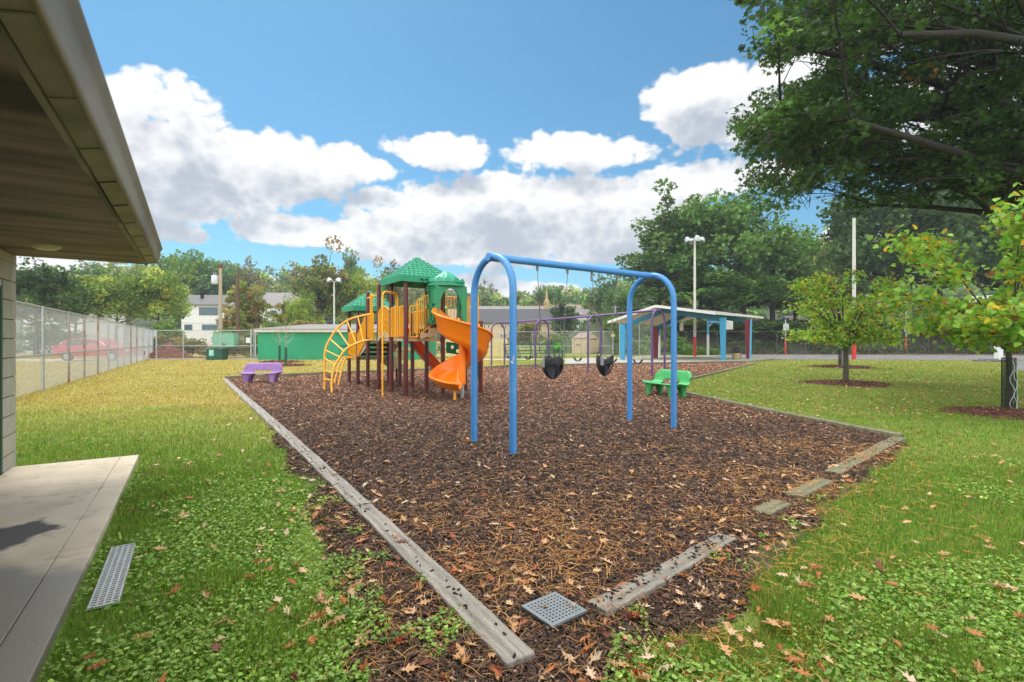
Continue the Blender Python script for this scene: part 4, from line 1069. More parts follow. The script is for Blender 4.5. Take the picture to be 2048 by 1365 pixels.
# hooded tower at the slide entrance
t0, t1, s0_, s1_ = .57, 1.40, .0, .50
def T(t, s, z): return F0 + vb * t + ah * s + Vector((0, 0, z))
zb, zt = 1.82, 2.78; tw = None
mb = MB()       # front arch panel
def arch_panel(mb, p0, p1, z0, z1, arch_w, arch_h, lean=0.0, out=Vector((0, 0, 0))):
    d = p1 - p0; K = 14
    def PP(u, z): return p0 + d * u + Vector((0, 0, z))
    inn = []; outr = []
    for k in range(K + 1):
        a = PI * k / K; u = .5 - arch_w / 2 * math.cos(a); z = z0 + arch_h * (.5 + .5 * math.sin(a)) if 0 < k < K else z0
        u = .5 - arch_w / 2 * math.cos(a) ; inn.append(PP(u, z0 + arch_h * math.sin(a) ** .75))
        uo = max(0, min(1, .5 - 1.25 * math.cos(a) * .5)); outr.append(PP(uo, z1 if .12 < a / PI < .88 else z0 + (z1 - z0) * min(1, (min(a, PI - a) / (.12 * PI)))))
    mb.add(inn + outr, [(k, k + 1, K + 2 + k, K + 1 + k) for k in range(K)])
arch_panel(mb, T(t0, s1_, 0), T(t1, s1_, 0), zb, zt, .80, .90)
tow = mb.build('tower_front', M['towergreen'], ply, solid=.045)
def slot_wall(t, name):
    mb = MB(); K = 10; zz = [zb, zb + .08, zb + .42, zb + .5, zb + .84, zt]; ss = [s0_, .12, .2, .3, .38, s1_]
    for i in range(5):
        for j in range(5):
            if j in (1, 3) and i in (1, 3): continue
            lean = .03
            mb.add([T(t, ss[i], zz[j]), T(t, ss[i + 1], zz[j]), T(t, ss[i + 1], zz[j + 1]), T(t, ss[i], zz[j + 1])], [(0, 1, 2, 3)])
    return mb.build(name, M['towergreen'], ply, solid=.04)
slot_wall(t0, 'tower_side'); 
mb = MB(); ts = [s0_, .1, .14, .24, .28, .38, .42, s1_]
for i in range(7):
    z0_, z1_ = zb, zt
    if i in (1, 3, 5): 
        mb.add([T(t1, ts[i], zb), T(t1, ts[i + 1], zb), T(t1, ts[i + 1], zb + .2), T(t1, ts[i], zb + .2)], [(0, 1, 2, 3)]); mb.add([T(t1, ts[i], zb + .75), T(t1, ts[i + 1], zb + .75), T(t1, ts[i + 1], zt), T(t1, ts[i], zt)], [(0, 1, 2, 3)])
    else: mb.add([T(t1, ts[i], zb), T(t1, ts[i + 1], zb), T(t1, ts[i + 1], zt), T(t1, ts[i], zt)], [(0, 1, 2, 3)])
mb.build('tower_side', M['towergreen'], ply, solid=.04)
mb = MB(); tc_ = T((t0 + t1) / 2, .25, 0); 
def oct_(rx, ry, z, n=16): return [tc_ + bh_ * (rx * math.cos(2 * PI * (k + .5) / n)) + ah * (ry * math.sin(2 * PI * (k + .5) / n)) + Vector((0, 0, z)) for k in range(n)]
rings = [oct_(.47, .36, zt - .01), oct_(.50, .39, zt + .0), oct_(.50, .39, zt + .045), oct_(.46, .36, zt + .055), oct_(.455, .355, zt + .09)]
n = 16; vs = [q for R in rings for q in R]; mb.add(vs, [(i * n + k, i * n + (k + 1) % n, (i + 1) * n + (k + 1) % n, (i + 1) * n + k) for i in range(4) for k in range(n)]); mb.add(rings[0], [tuple(range(n))])
apex = tc_ + Vector((0, 0, zt + .40)); no = 12
for k in range(no):         # scalloped, ribbed dome
    a0, a1 = 2 * PI * k / no, 2 * PI * (k + 1) / no; seg = []
    for j in range(5):
        a = a0 + (a1 - a0) * j / 4; bul = math.sin(PI * j / 4)
        b0 = tc_ + bh_ * (.455 * math.cos(a)) + ah * (.355 * math.sin(a)) + Vector((0, 0, zt + .085))
        col = []
        for q in range(6):
            f = q / 5; z = zt + .085 + (.315) * (1 - (1 - f) ** 1.25); rr_ = (1 - f) * (1 + .08 * math.sin(PI * f)) - .08 * (1 - bul) * (1 - f) * (f > .0) * 1
            col.append(tc_ + bh_ * (.455 * rr_ * math.cos(a)) + ah * (.355 * rr_ * math.sin(a)) + Vector((0, 0, z)))
        seg.append(col)
    vs = [q for cc in seg for q in cc]; mb.add(vs, [(j * 6 + q, j * 6 + 6 + q, j * 6 + 7 + q, j * 6 + q + 1) for j in range(4) for q in range(5)])
    m0 = (a0 + a1) / 2; cpos = tc_ + bh_ * (.462 * math.cos(m0)) + ah * (.362 * math.sin(m0)) + Vector((0, 0, zt + .09)); tv = (-bh_ * .455 * math.sin(m0) + ah * .355 * math.cos(m0)).normalized()
    ov = (bh_ * math.cos(m0) + ah * math.sin(m0)).normalized(); sc_ = [cpos + tv * (.105 * math.cos(PI * j / 8)) + Vector((0, 0, .115 * math.sin(PI * j / 8))) - ov * (.035 * math.sin(PI * j / 8)) for j in range(9)]
    mb.prism(sc_, ov * .02)
mb.build('tower_dome', M['roofgreen'], ply)
# far side climbing panels and play counter
def holed(pts3, holes, name, m, dirx, dirz, o_, th=.03):
    """flat panel with round holes; pts (x,z) in the panel plane"""
    bm = bmesh.new(); edges = []
    def loop(ps):
        vs = [bm.verts.new(o_ + dirx * x + dirz * z) for x, z in ps]; 
        return [bm.edges.new((vs[i], vs[(i + 1) % len(vs)])) for i in range(len(vs))]
    edges += loop(pts3)
    for hx, hz, hr in holes: edges += loop([(hx + hr * math.cos(2 * PI * k / 10), hz + hr * math.sin(2 * PI * k / 10)) for k in range(10)])
    bmesh.ops.triangle_fill(bm, use_beauty=True, use_dissolve=False, edges=edges)
    me = bpy.data.meshes.new(name); ol = rootloc(ply)
    for q in bm.verts: q.co -= ol
    bm.to_mesh(me); bm.free(); me.materials.append(m); o = bpy.data.objects.new(name, me); link(o, ply)
    q = o.modifiers.new('s', 'SOLIDIFY'); q.thickness = th; q.offset = 0
    return o
oz = Vector((0, 0, 1)); pl0 = Vector((-1.98, 15.2, 0))
holed([(0, 1.38), (.5, 1.32), (1.0, 1.02), (1.1, .7), (1.0, .5), (.72, .75), (.45, .98), (0, 1.05)], [(.2, 1.22, .055), (.38, 1.1, .06), (.58, 1.2, .05), (.75, .98, .055), (.95, .75, .05)], 'climbing_panel', M['climbgreen'], Vector((.93, -.1, 0)), oz, pl0)
yp = G(963.7, 779); mb = MB(); mb.tube([yp + Vector((0, 0, -.05)), yp + Vector((0, 0, 1.0))], .045, 12); mb.build('post', M['yellow'], ply)
holed([(0, .92), (.16, .8), (.24, .45), (.22, .3), (.14, .28), (.05, .5), (0, .7)], [(.06, .8, .022), (.1, .65, .022), (.13, .5, .022), (.16, .36, .02), (.04, .66, .018), (.17, .55, .02)], 'climbing_panel', M['climbgreen'], Vector((.92, -.35, 0)), oz, yp + Vector((-.27, .1, 0)))
mb = MB(); tcn = P(803, 706, 17.2); tcn.z = 0
tx = Vector((.98, .2, 0)); ty = Vector((-.2, .98, 0))
mb.prism([tcn + tx * x + ty * y + Vector((0, 0, 1.05)) for x, y in ((-.31, -.15), (.31, -.15), (.31, .15), (-.31, .15))], (0, 0, .11)); mb.prism([tcn + tx * x + ty * -.13 + Vector((0, 0, z)) for x, z in ((-.24, 1.05), (.24, 1.05), (.19, .78), (-.14, .78))], ty * .08)
mb.build('play_counter', M['tan'], ply, bevel=.02)
for sx in (-.16, .16): MB().tube([tcn + tx * sx - ty * .09 + Vector((0, 0, -.05)), tcn + tx * sx - ty * .09 + Vector((0, 0, .8))], .03, 8).build('leg', M['maroon'], ply)
# ------------------------------------------------------------------ chain link fences
def chainlink(name, label, p0, p1, posts, h, pitch, wire, m_wire, m_post, rails=(1.0,), group=None, posttop=.06, rust=None, pr=.032, ext=0.0):
    p0, p1 = Vector(p0), Vector(p1); d = p1 - p0; Ln = d.length; d.normalize(); nrm = Vector((d.y, -d.x, 0))
    root = thing(name, label, 'fence', p0.lerp(p1, .5), 0, group)
    for k, s in enumerate(posts):
        mb = MB(); q = p0 + d * s + nrm * .05
        mb.tube([q + Vector((0, 0, -.1)), q + Vector((0, 0, h + (posttop if k in (0, len(posts) - 1) else .02)))], pr * (1.35 if k in (0, len(posts) - 1) else 1), 10)
        mb.build('post', rust[k % len(rust)] if rust else m_post, root)
    for f in rails:
        mb = MB(); q = nrm * (.05 if f < 1 else .0); mb.tube([p0 + q + Vector((0, 0, h * f)), p1 + q + Vector((0, 0, h * f))], .022, 8); mb.build('rail', m_post, root)
    segs = []; h0 = .03; hh = h - .02 - h0
    st = pitch * math.sqrt(2) / 1.0
    cs = np.arange(-hh, Ln, st); 
    for sg in (1, -1):
        a_s, a_z = cs.copy(), np.zeros_like(cs); b_s, b_z = cs + hh, np.full_like(cs, hh)
        lo = np.maximum(0, -a_s); hi = np.minimum(hh, Ln - a_s); ok = hi > lo + .02
        s0, s1, z0, z1 = (a_s + lo)[ok], (a_s + hi)[ok], lo[ok], hi[ok]
        if sg < 0: z0, z1 = hh - z0, hh - z1
        segs.append(np.stack([s0, z0, s1, z1], -1))
    sgm = np.concatenate(segs); n = len(sgm); dv = np.array(d); nv = np.array(nrm); P0 = np.array(p0)
    def pt(s, z, off): return P0 + s[:, None] * dv + (z + h0)[:, None] * np.array([0, 0, 1.]) + off
    side = np.where(np.arange(n) < len(segs[0]), 1, -1)[:, None]
    r_ = wire / 2
    A = dv * r_ * .7 + side * np.array([0, 0, -1.]) * r_ * .7; B_ = nv * r_
    a, b = (sgm[:, 0], sgm[:, 1]), (sgm[:, 2], sgm[:, 3])
    V = np.stack([pt(*a, A + side * nv * r_), pt(*a, -A + side * nv * r_), pt(*a, B_ * 1.7 + side * nv * r_), pt(*b, A + side * nv * r_), pt(*b, -A + side * nv * r_), pt(*b, B_ * 1.7 + side * nv * r_)], 1) - np.array(rootloc(root))
    off = (np.arange(n) * 6)[:, None]
    F = np.concatenate([off + np.array([q]) for q in ((0, 1, 4, 3), (1, 2, 5, 4), (2, 0, 3, 5))])
    np_mesh('mesh', V.reshape(-1, 3), [F], m_wire, None, root)
    return root
def fpt(Y): return Vector((-4.7 - .6 * Y, Y, 0))
dl_ = math.hypot(.6, 1)
chainlink('chain_link_fence', 'tall galvanised chain link fence with partly rusted posts along the left lawn', fpt(9.4), fpt(35.7), [(y - 9.4) * dl_ for y in (9.4, 11.7, 14.1, 16.7, 18.8, 21.1, 23.3, 25.5, 27.7, 30, 32.5, 35.7)], 2.36, .05, .0042, M['wire'], M['steel'], (1.0, .43),
          rust=[M['steel'], M['steel'], M['steel'], M['rust'], M['rust'], M['rust'], M['steel'], M['steel'], M['steel'], M['rust'], M['rust'], M['steel']])
chainlink('chain_link_fence', 'last stretch of chain link fence beyond the corner post by the bark pile', fpt(35.9), fpt(44.6), [(y - 35.9) * dl_ for y in (38.9, 41.7, 44.6)], 2.36, .05, .0045, M['wire'], M['steel'], (1.0, .43))
bf0, bf1 = Vector((-27.0, 38.4, 0)), Vector((-19.3, 38.05, 0))
chainlink('chain_link_fence', 'chain link fence in front of the bushes between bark pile and green wall', bf0, bf1, [0, 2.1, 5.0, 7.6], 2.2, .07, .004, M['wire'], M['steel'], (1.0, .47), pr=.04)
chainlink('chain_link_fence', 'low chain link fence behind the picnic benches and beige shed', (-7.0, 46.6, 0), (9.2, 46.0, 0), [0, 2.9, 5.9, 8.9, 11.7, 14.1, 16.2], 2.25, .075, .0035, M['wire'], M['steel'], (1.0, .42))
chainlink('ball_court_fence', 'tall chain link fence beside the pavilion and vine bank', (9.6, 45.2, 0), (13.4, 46.4, 0), [0, 2.0, 3.95], 3.1, .08, .004, M['wire'], M['steel'], (1.0, .45))
chainlink('chain_link_fence', 'dull chain link fence along the leafy bank behind the ball court', (15.2, 53.0, 0), (72, 50.5, 0), [0, 3, 6.2, 9.1, 12.3, 15.2, 18.5, 21.6, 24.4, 27.5, 31, 34, 37, 40.5, 44, 48, 52, 56.8], 2.4, .08, .003, M['wire_old'], M['wire_old'], (1.0,), pr=.03)
# kerb at the foot of the back fence
mb = MB(); mb.prism([Vector((-28.2, 38.25, -.05)), Vector((-19.0, 37.88, -.05)), Vector((-19.0, 37.74, -.05)), Vector((-28.2, 38.1, -.05))], (0, 0, .13)); o = mb.build('kerb', M['curb'], bevel=.01); tag(o, kind='structure')

# ------------------------------------------------------------------ green block building
gx0, gx1, gy = -19.0, -6.6, 37.75
gb = thing('storage_building', 'long low building with bright green block wall and grey shingle roof', 'building', (gx0 / 2 + gx1 / 2, gy + 3, 0))
mb = MB(); mb.prism([(gx0, gy, 0), (gx1, gy + .6, 0), (gx1, gy + 6, 0), (gx0, gy + 6, 0)], (0, 0, 2.06)); mb.build('wall', M['wallgreen'], gb)
mb = MB(); mb.prism([(-14.2, gy + .2, .02), (-13.0, gy + .26, .02), (-13.0, gy + .3, .02), (-14.2, gy + .3, .02)], (0, 0, 1.0)); mb.build('panel', M['wallgreen'], gb)
mb = MB(); mb.prism([(gx0 - .15, gy - .25, 2.06), (gx1 + .2, gy + .35, 2.06), (gx1 + .2, gy + 6.3, 2.06), (gx0 - .15, gy + 6.3, 2.06)], (0, 0, .23)); mb.build('fascia', M['offwhite'], gb)
mb = MB(); z0, z1 = 2.30, 3.0
a, b, c, d = Vector((gx0 - .25, gy - .35, z0)), Vector((gx1 + .3, gy + .25, z0)), Vector((gx1 + .3, gy + 6.4, z0)), Vector((gx0 - .25, gy + 6.4, z0))
r0, r1 = Vector((gx0 + 2.6, gy + 3, z1 - .25)), Vector((gx1 - .2, gy + 3.3, z1 - .25))
mb.add([a, b, c, d, r0, r1], [(0, 1, 5, 4), (2, 3, 4, 5), (3, 0, 4), (1, 2, 5), (3, 2, 1, 0)]); mb.build('roof', M['shinglelt'], gb)
mb = MB(); mb.box((-12.55, gy + .3, 1.02), (1.1, .04, .05)); mb.build('wall_bracket', M['void'], gb)

# ------------------------------------------------------------------ pavilion
pv = thing('pavilion', 'open pavilion with white gable roof, blue tapered frames and red rear posts', 'shelter', (13.5, 36, 0))
N1, N2, F1, F2 = Vector((7.75, 35.3, 0)), Vector((14.25, 34.1, 0)), Vector((11.0, 38.6, 0)), Vector((17.25, 36.9, 0))
LE, AP, RE = P(1216, 645, 36.6), P(1312, 612.5, 35.0), P(1432, 627, 33.2)
RF = P(1526, 637.5, 39.6); lv = RF - RE; lv.z = 0; AF, LF = AP + lv, LE + lv; RF = RE + lv
up_ = Vector((0, 0, .045))
for a, b, nm_ in ((LE, AP, 'roof'), (AP, RE, 'roof')):
    mb = MB(); mb.prism([a, b, b + lv, a + lv], (0, 0, .06)); mb.build(nm_, M['shinglelt'], pv)
    mb = MB(); mb.prism([q - Vector((0, 0, .03)) for q in (a, b, b + lv, a + lv)], (0, 0, .025)); mb.build('ceiling', M['ceiling'], pv)
for a, b, s_ in ((LE, AP, 0), (AP, RE, 0), (LF, AF, 1), (AF, RF, 1)):
    off = lv.normalized() * (-.05 if not s_ else .05)
    mb = MB(); mb.prism([a + off + Vector((0, 0, .08)), b + off + Vector((0, 0, .08)), b + off - Vector((0, 0, .1)), a + off - Vector((0, 0, .1))], lv.normalized() * .04 * (-1 if not s_ else 1)); mb.build('bargeboard', M['white'], pv)
mb = MB(); nrm = lv.cross(Vector((0, 0, 1))).normalized(); mb.prism([RE + Vector((0, 0, .07)), RF + Vector((0, 0, .07)), RF - Vector((0, 0, .05)), RE - Vector((0, 0, .08))], nrm * .04); mb.build('eave_board', M['offwhite'], pv)
for (pa, pb), apx, mp in (((N1, N2), AP + lv * .13, 'tealblue'), ((F1, F2), AP + lv * .58, 'tealblue')):
    for p, s_ in ((pa, -1), (pb, 1)):
        ends = LE if s_ < 0 else RE; ed = (AP if s_ < 0 else RE) - (LE if s_ < 0 else AP)
        # tapered post: slim foot, wide shoulder
        top = (2.55 if s_ < 0 else 2.98) if pa is N1 else (2.5 if s_ < 0 else 3.0)
        inn = (pb - pa).normalized() * (-s_)
        fwd = lv.normalized()
        prof = [p - inn * .12, p + inn * .1, p + inn * .2 + Vector((0, 0, top)), p - inn * .18 + Vector((0, 0, top))]
        mpost = M['tealblue'] if pa is N1 else M['red']
        mb = MB(); mb.prism([q + fwd * -.09 for q in prof], fwd * .18); mb.build('post', M['tealblue'] if pa is N1 else mat('dark red web', (.18, .01, .015), .5), pv)
        if pa is not N1:
            mb = MB(); mb.prism([q + fwd * -.12 for q in (prof[0] - inn * .05, prof[0], prof[3], prof[3] - inn * .05)], fwd * .24); mb.build('flange', M['skyblue'], pv)
        apw = Vector((apx.x, apx.y, AP.z - .05)); sh_ = p + inn * .1 + Vector((0, 0, top - .12))
        mb = MB(); mb.bar(sh_ + Vector((0, 0, .0)), apw - Vector((0, 0, .2)), .16, .34); mb.build('rafter', mat('blue rafter paint', (.015, .13, .2), .55), pv)
pad = [G(1130, 731.5), G(1240, 729), G(1490, 725), (19.6, 38.5, 0), (14, 44, 0), (4, 38, 0)]
sheet('pavilion_pad', pad, .10, M['concrete'])
# bin
bn = G(1473, 719, .1); bin_ = thing('litter_bin', 'wood slatted litter bin with black top under the pavilion', 'bin', bn)
mb = MB(); mb.lathe([(.30, 0), (.32, .02), (.32, .44), (.29, .44)], bn, 12, False); mb.build('slatted_base', M['binwood'], bin_)
mb = MB(); mb.lathe([(.30, .44), (.31, .5), (.32, .84), (.26, .86), (.25, .5)], bn, 12, False); mb.build('liner', M['rubber'], bin_)
for k in range(4):
    a = PI / 2 * k + .5; q = bn + Vector((.33 * math.cos(a), .33 * math.sin(a), 0)); MB().bar(q, q + Vector((0, 0, .92)), .03, .03).build('frame_bar', M['wire_old'], bin_)
MB().tube([bn + Vector((.33 * math.cos(a), .33 * math.sin(a), .91)) for a in [2 * PI * k / 16 for k in range(17)]], .015, 6).build('rim', M['wire_old'], bin_)

# ------------------------------------------------------------------ poles, hoops, signs
def floodpole(px, pybase, pytop, w, redtop, label, nl, name='light_pole', base=None, headw=.62):
    b = base or G(px, pybase); b.z = 0; Y = b.y; top = H + (CY - pytop) * Y / FPX
    root = thing(name, label, 'light pole', b)
    zr = H + (CY - redtop) * Y / FPX if redtop else 0
    mb = MB(); mb.tube([b + Vector((0, 0, zr)), b + Vector((0, 0, top))], [w, w * .72], 12); mb.build('pole', M['offwhite'], root)
    if redtop: mb = MB(); mb.tube([b + Vector((0, 0, -.05)), b + Vector((0, 0, zr))], w * 1.04, 12); mb.build('painted_base', M['red'], root)
    if nl:
        mb = MB(); mb.bar(b + Vector((-headw, 0, top)), b + Vector((headw, 0, top)), .06, .06); mb.bar(b + Vector((0, -headw, top)), b + Vector((0, headw, top)), .06, .06); mb.build('cross_arm', M['steel'], root)
        for dx, dy in ((-1, 0), (1, 0), (0, -1), (0, 1))[:nl]:
            c = b + Vector((dx * headw, dy * headw, top + .12))
            mb = MB(); M3 = Matrix.Rotation(math.atan2(dy, dx), 3, 'Z') @ Matrix.Rotation(.5, 3, 'Y')
            prof = [(.0, .2), (.12, .18), (.2, .08), (.3, -.12), (.31, -.15)]; vs = []; n = 14
            for r_, z in prof:
                for k in range(n): vs.append(c + M3 @ Vector((r_ * math.cos(2 * PI * k / n), r_ * math.sin(2 * PI * k / n), z)))
            mb.add(vs, [(i * n + k, i * n + (k + 1) % n, (i + 1) * n + (k + 1) % n, (i + 1) * n + k) for i in range(4) for k in range(n)], True); mb.add(vs[-n:], [tuple(range(n))])
            mb.build('floodlight', M['steel'], root)
    return root
floodpole(1389.5, 716, 482, .115, 674, 'tall pale light pole with red base and four floodlights behind the pavilion', 4)
floodpole(1708, 719.5, 437, .14, 667, 'tall pale light pole with red base behind the young yellowing tree', 0)
floodpole(666, 720, 563, .09, None, 'slim pale light pole with two floodlights behind the green wall', 2, base=Vector((-16.2, 46, 0)), headw=.45)
def signpole(px, pyb, pytop, w, redtop, sg, label):
    b = G(px, pyb); root = thing('sign_pole', label, 'sign', b); Y = b.y
    zt_ = H + (CY - pytop) * Y / FPX; zr = H + (CY - redtop) * Y / FPX
    MB().tube([b + Vector((0, 0, zr)), b + Vector((0, 0, zt_))], w * .8, 10).build('pole', M['steel'], root)
    MB().tube([b + Vector((0, 0, -.05)), b + Vector((0, 0, zr))], w, 10).build('painted_base', M['red'], root)
    z0, z1 = H + (CY - sg[1]) * Y / FPX, H + (CY - sg[0]) * Y / FPX; hw = (z1 - z0) * .42
    mb = MB(); mb.box(b + Vector((0, -w - .02, (z0 + z1) / 2)), (2 * hw, .02, z1 - z0)); s_ = mb.build('sign_plate', mat('sign white', (.5, .5, .48), .5), root, bevel=.004)
    mb = MB()
    for k in range(4): mb.box(b + Vector((0, -w - .0315, z1 - (z1 - z0) * (.2 + .2 * k))), (hw * (1.5 - .3 * (k % 2)), .004, .03))
    mb.build('lettering', mat('faded print', (.16, .16, .17), .6), s_)
signpole(1571, 709, 640, .085, 681, (648, 661), 'short pole with white notice and red base left of the young yellowing tree')
signpole(1812, 708, 592, .085, 672, (652, 664), 'pole with white notice and red base right of the young yellowing tree')
def hoop(b, top, arm, label, w=.07, side=1, board=True, ry=0.0, low=None):
    root = thing('basketball_hoop', label, 'basketball hoop', b)
    bz = top * .62 if low is None else low
    MB().bar(b + Vector((0, 0, -.05)), b + Vector((0, 0, bz)), w * 2, w * 2, up=(0, 1, 0)).build('pole_base', M['white'], root)
    MB().bar(b + Vector((0, 0, bz)), b + Vector((0, 0, top)), w * 1.9, w * 1.9, up=(0, 1, 0)).build('pole', M['skyblue'], root)
    d = Vector((math.cos(ry), math.sin(ry), 0)) * side
    MB().bar(b + Vector((0, 0, top - w)) - d * w, b + d * arm + Vector((0, 0, top - w)), w * 1.7, w * 1.7).build('arm', M['skyblue'], root)
    MB().bar(b + Vector((0, 0, top - .55)) + d * .02, b + d * .5 + Vector((0, 0, top - .12)), .06, .06).build('brace', M['skyblue'], root)
    bc = b + d * (arm + .05) + Vector((0, 0, top - .28)); sdv = Vector((-d.y, d.x, 0))
    mb = MB(); mb.prism([bc + sdv * .68 + Vector((0, 0, -.45)), bc - sdv * .68 + Vector((0, 0, -.45)), bc - sdv * .68 + Vector((0, 0, .45)), bc + sdv * .68 + Vector((0, 0, .45))], d * .05); bb = mb.build('backboard', M['white'], root)
    MB().tube([bc + d * (.32) + d * .23 * math.cos(a) + sdv * .23 * math.sin(a) + Vector((0, 0, -.3)) for a in [2 * PI * k / 16 for k in range(17)]], .014, 6).build('rim', mat('orange rim', (.6, .1, .02), .5), root)
    return root
hoop(G(1416, 716), 3.1, 1.9, 'white and light blue basketball hoop seen under the pavilion roof', .075, 1, ry=.35)
hoop(G(1319, 716), 3.0, 1.7, 'white basketball hoop whose backboard hangs by the left rear pavilion post', .07, 1, ry=-.15)
hoop(G(1997, 721.5), 4.35, 2.9, 'big white and light blue basketball hoop behind the nearest young tree', .17, -1, ry=.5, low=3.3)
mb = MB(); q = G(1985, 724); mb.box(q + Vector((0, 0, .06)), (1.9, .9, .14)); mb.box(q + Vector((0, .3, .16)), (.8, .7, .1)); single('hoop_footing', mb, M['asphalt'], 'low dark concrete footing at the base of the big hoop', 'footing', q, bevel=.02)

# utility poles
def pole(px, pyb, pytop, Y, w, m, label, drum=False):
    b = Vector(((px - CX) * Y / FPX, Y, 0)); zt_ = H + (CY - pytop) * Y / FPX
    root = thing('utility_pole', label, 'utility pole', b)
    MB().tube([b, b + Vector((0, 0, zt_))], [w, w * .75], 12).build('pole', m, root)
    if drum:
        q = b + Vector((-.55, -.1, zt_ - 2.2))
        MB().lathe([(0, .98), (.2, .96), (.33, .9), (.34, .1), (.3, 0), (0, 0)], q, 16).build('transformer', mat('pale transformer', (.55, .57, .58), .5), root)
        MB().bar(b + Vector((-.1, 0, zt_ - 1.6)), q + Vector((.2, 0, .6)), .08, .08).build('bracket', M['steel'], root)
        for k in (-.12, .12): MB().tube([q + Vector((k, 0, .95)), q + Vector((k, 0, 1.25))], [.05, .03], 8).build('bushing', M['steel'], root)
        MB().lathe([(.16, -.5), (.24, -.3), (.26, 0), (.16, .05)], b + Vector((0, 0, zt_)), 10).build('pole_cap', M['brownpole'], root)
    else:
        MB().bar(b + Vector((-.7, 0, zt_ - .3)), b + Vector((.7, 0, zt_ - .3)), .1, .12).build('cross_arm', m, root)
    return b, zt_, root
b1, z1_, _ = pole(441, 700, 528, 54, .21, M['woodpole'], 'pale wooden utility pole with a white transformer drum by the white house', True)
b2, z2_, _ = pole(475, 700, 548, 56, .2, M['brownpole'], 'dark brown utility pole beside the yellowing tree')
b3, z3_, _ = pole(1231, 690, 612, 90, .17, M['steel'], 'distant thin utility pole above the hillside houses')
_, _, _ = pole(1079, 690, 604, 62, .09, M['brownpole'], 'thin dark lamp pole in front of the church roof')
def wires(a, b, za, zb, sag, name, label, r_=.018):
    mb = MB(); a, b = Vector((a.x, a.y, za)), Vector((b[0], b[1], zb)); K = 14
    mb.tube([a.lerp(b, k / K) - Vector((0, 0, sag * 4 * (k / K) * (1 - k / K))) for k in range(K + 1)], r_, 5); single(name, mb, M['wire_old'], label, 'cable', a)
wires(b1, b2, z1_ - .9, z2_ - 2.5, .05, 'cable', 'short cable running from the pale pole down to the brown pole', .022)
wires(b1, b2, z1_ - 4.5, z2_ - 4.8, .8, 'cable', 'slack lower cable hanging between the pale and brown poles', .022)
wires(b1, (-52, 50), z1_ - 6.4, 5.2, .5, 'overhead_wire', 'thin overhead wire crossing the left trees above the chain link fence', .014)
wires(b1, (-52, 50), z1_ - 8.4, 3.2, .5, 'overhead_wire', 'lower thin overhead wire crossing the left trees by the white house', .014)

# cabinets and signs by the back fence
def boxthing(name, x0, x1, y, z0, z1, dpt, m, label, cat, lid=True):
    c = Vector(((x0 + x1) / 2, y, z0)); root = thing(name, label, cat, c)
    mb = MB(); mb.box((c.x, y + dpt / 2, (z0 + z1) / 2), (x1 - x0, dpt, z1 - z0)); mb.build('body', m, root, bevel=.02)
    if lid: mb = MB(); mb.box((c.x, y + dpt / 2, z1 + .025), (x1 - x0 + .06, dpt + .06, .05)); mb.build('lid', m, root, bevel=.015)
    return root
cbx = boxthing('storage_box', -22.55, -21.35, 37.2, 0, .78, .8, M['darkgreen'], 'dark green storage box with a mint sign in front of the fence', 'box')
mb = MB(); mb.box((-22.13, 37.18, .53), (.36, .02, .46)); sg = mb.build('sign', M['signteal'], cbx)
mb = MB()       # white marks on the mint sign: a head and a tossing arm
for (x0, z0, x1, z1, w_) in ((-22.2, .66, -22.2, .6, .1), (-22.22, .56, -22.05, .48, .05), (-22.2, .5, -22.22, .38, .05), (-22.1, .62, -22.02, .66, .04)): mb.bar((x0, 37.165, z0), (x1, 37.165, z1), .006, w_, up=(1, 0, 0))
mb.build('pictogram', M['white'], sg)
boxthing('utility_cabinet', -24.3, -22.6, 41.0, .9, 2.0, .7, mat('pale green cabinet', (.16, .42, .26), .5), 'pale green cabinet behind the fence among the tall weeds', 'cabinet')
mb = MB(); mb.box((-19.85, 38.0, 1.45), (.32, .02, .4)); single('notice', mb, M['white'], 'blank white notice hung on the fence left of the green wall', 'notice', (-19.85, 38.0, 1.45))
# gate posts beside the wall
for k, (x, h) in enumerate(((-19.55, 2.3), (-19.22, 2.25))):
    mb = MB(); mb.tube([(x, 37.85, 0), (x, 37.85, h)], .06, 10)
    for z in (.3, 1.1, 1.9): mb.box((x + .1, 37.85, z), (.2, .04, .06))
    single('gate_post', mb, M['steel'], ['outer steel gate post left of the green wall', 'steel gate post against the corner of the green wall'][k], 'post', (x, 37.85, 0))

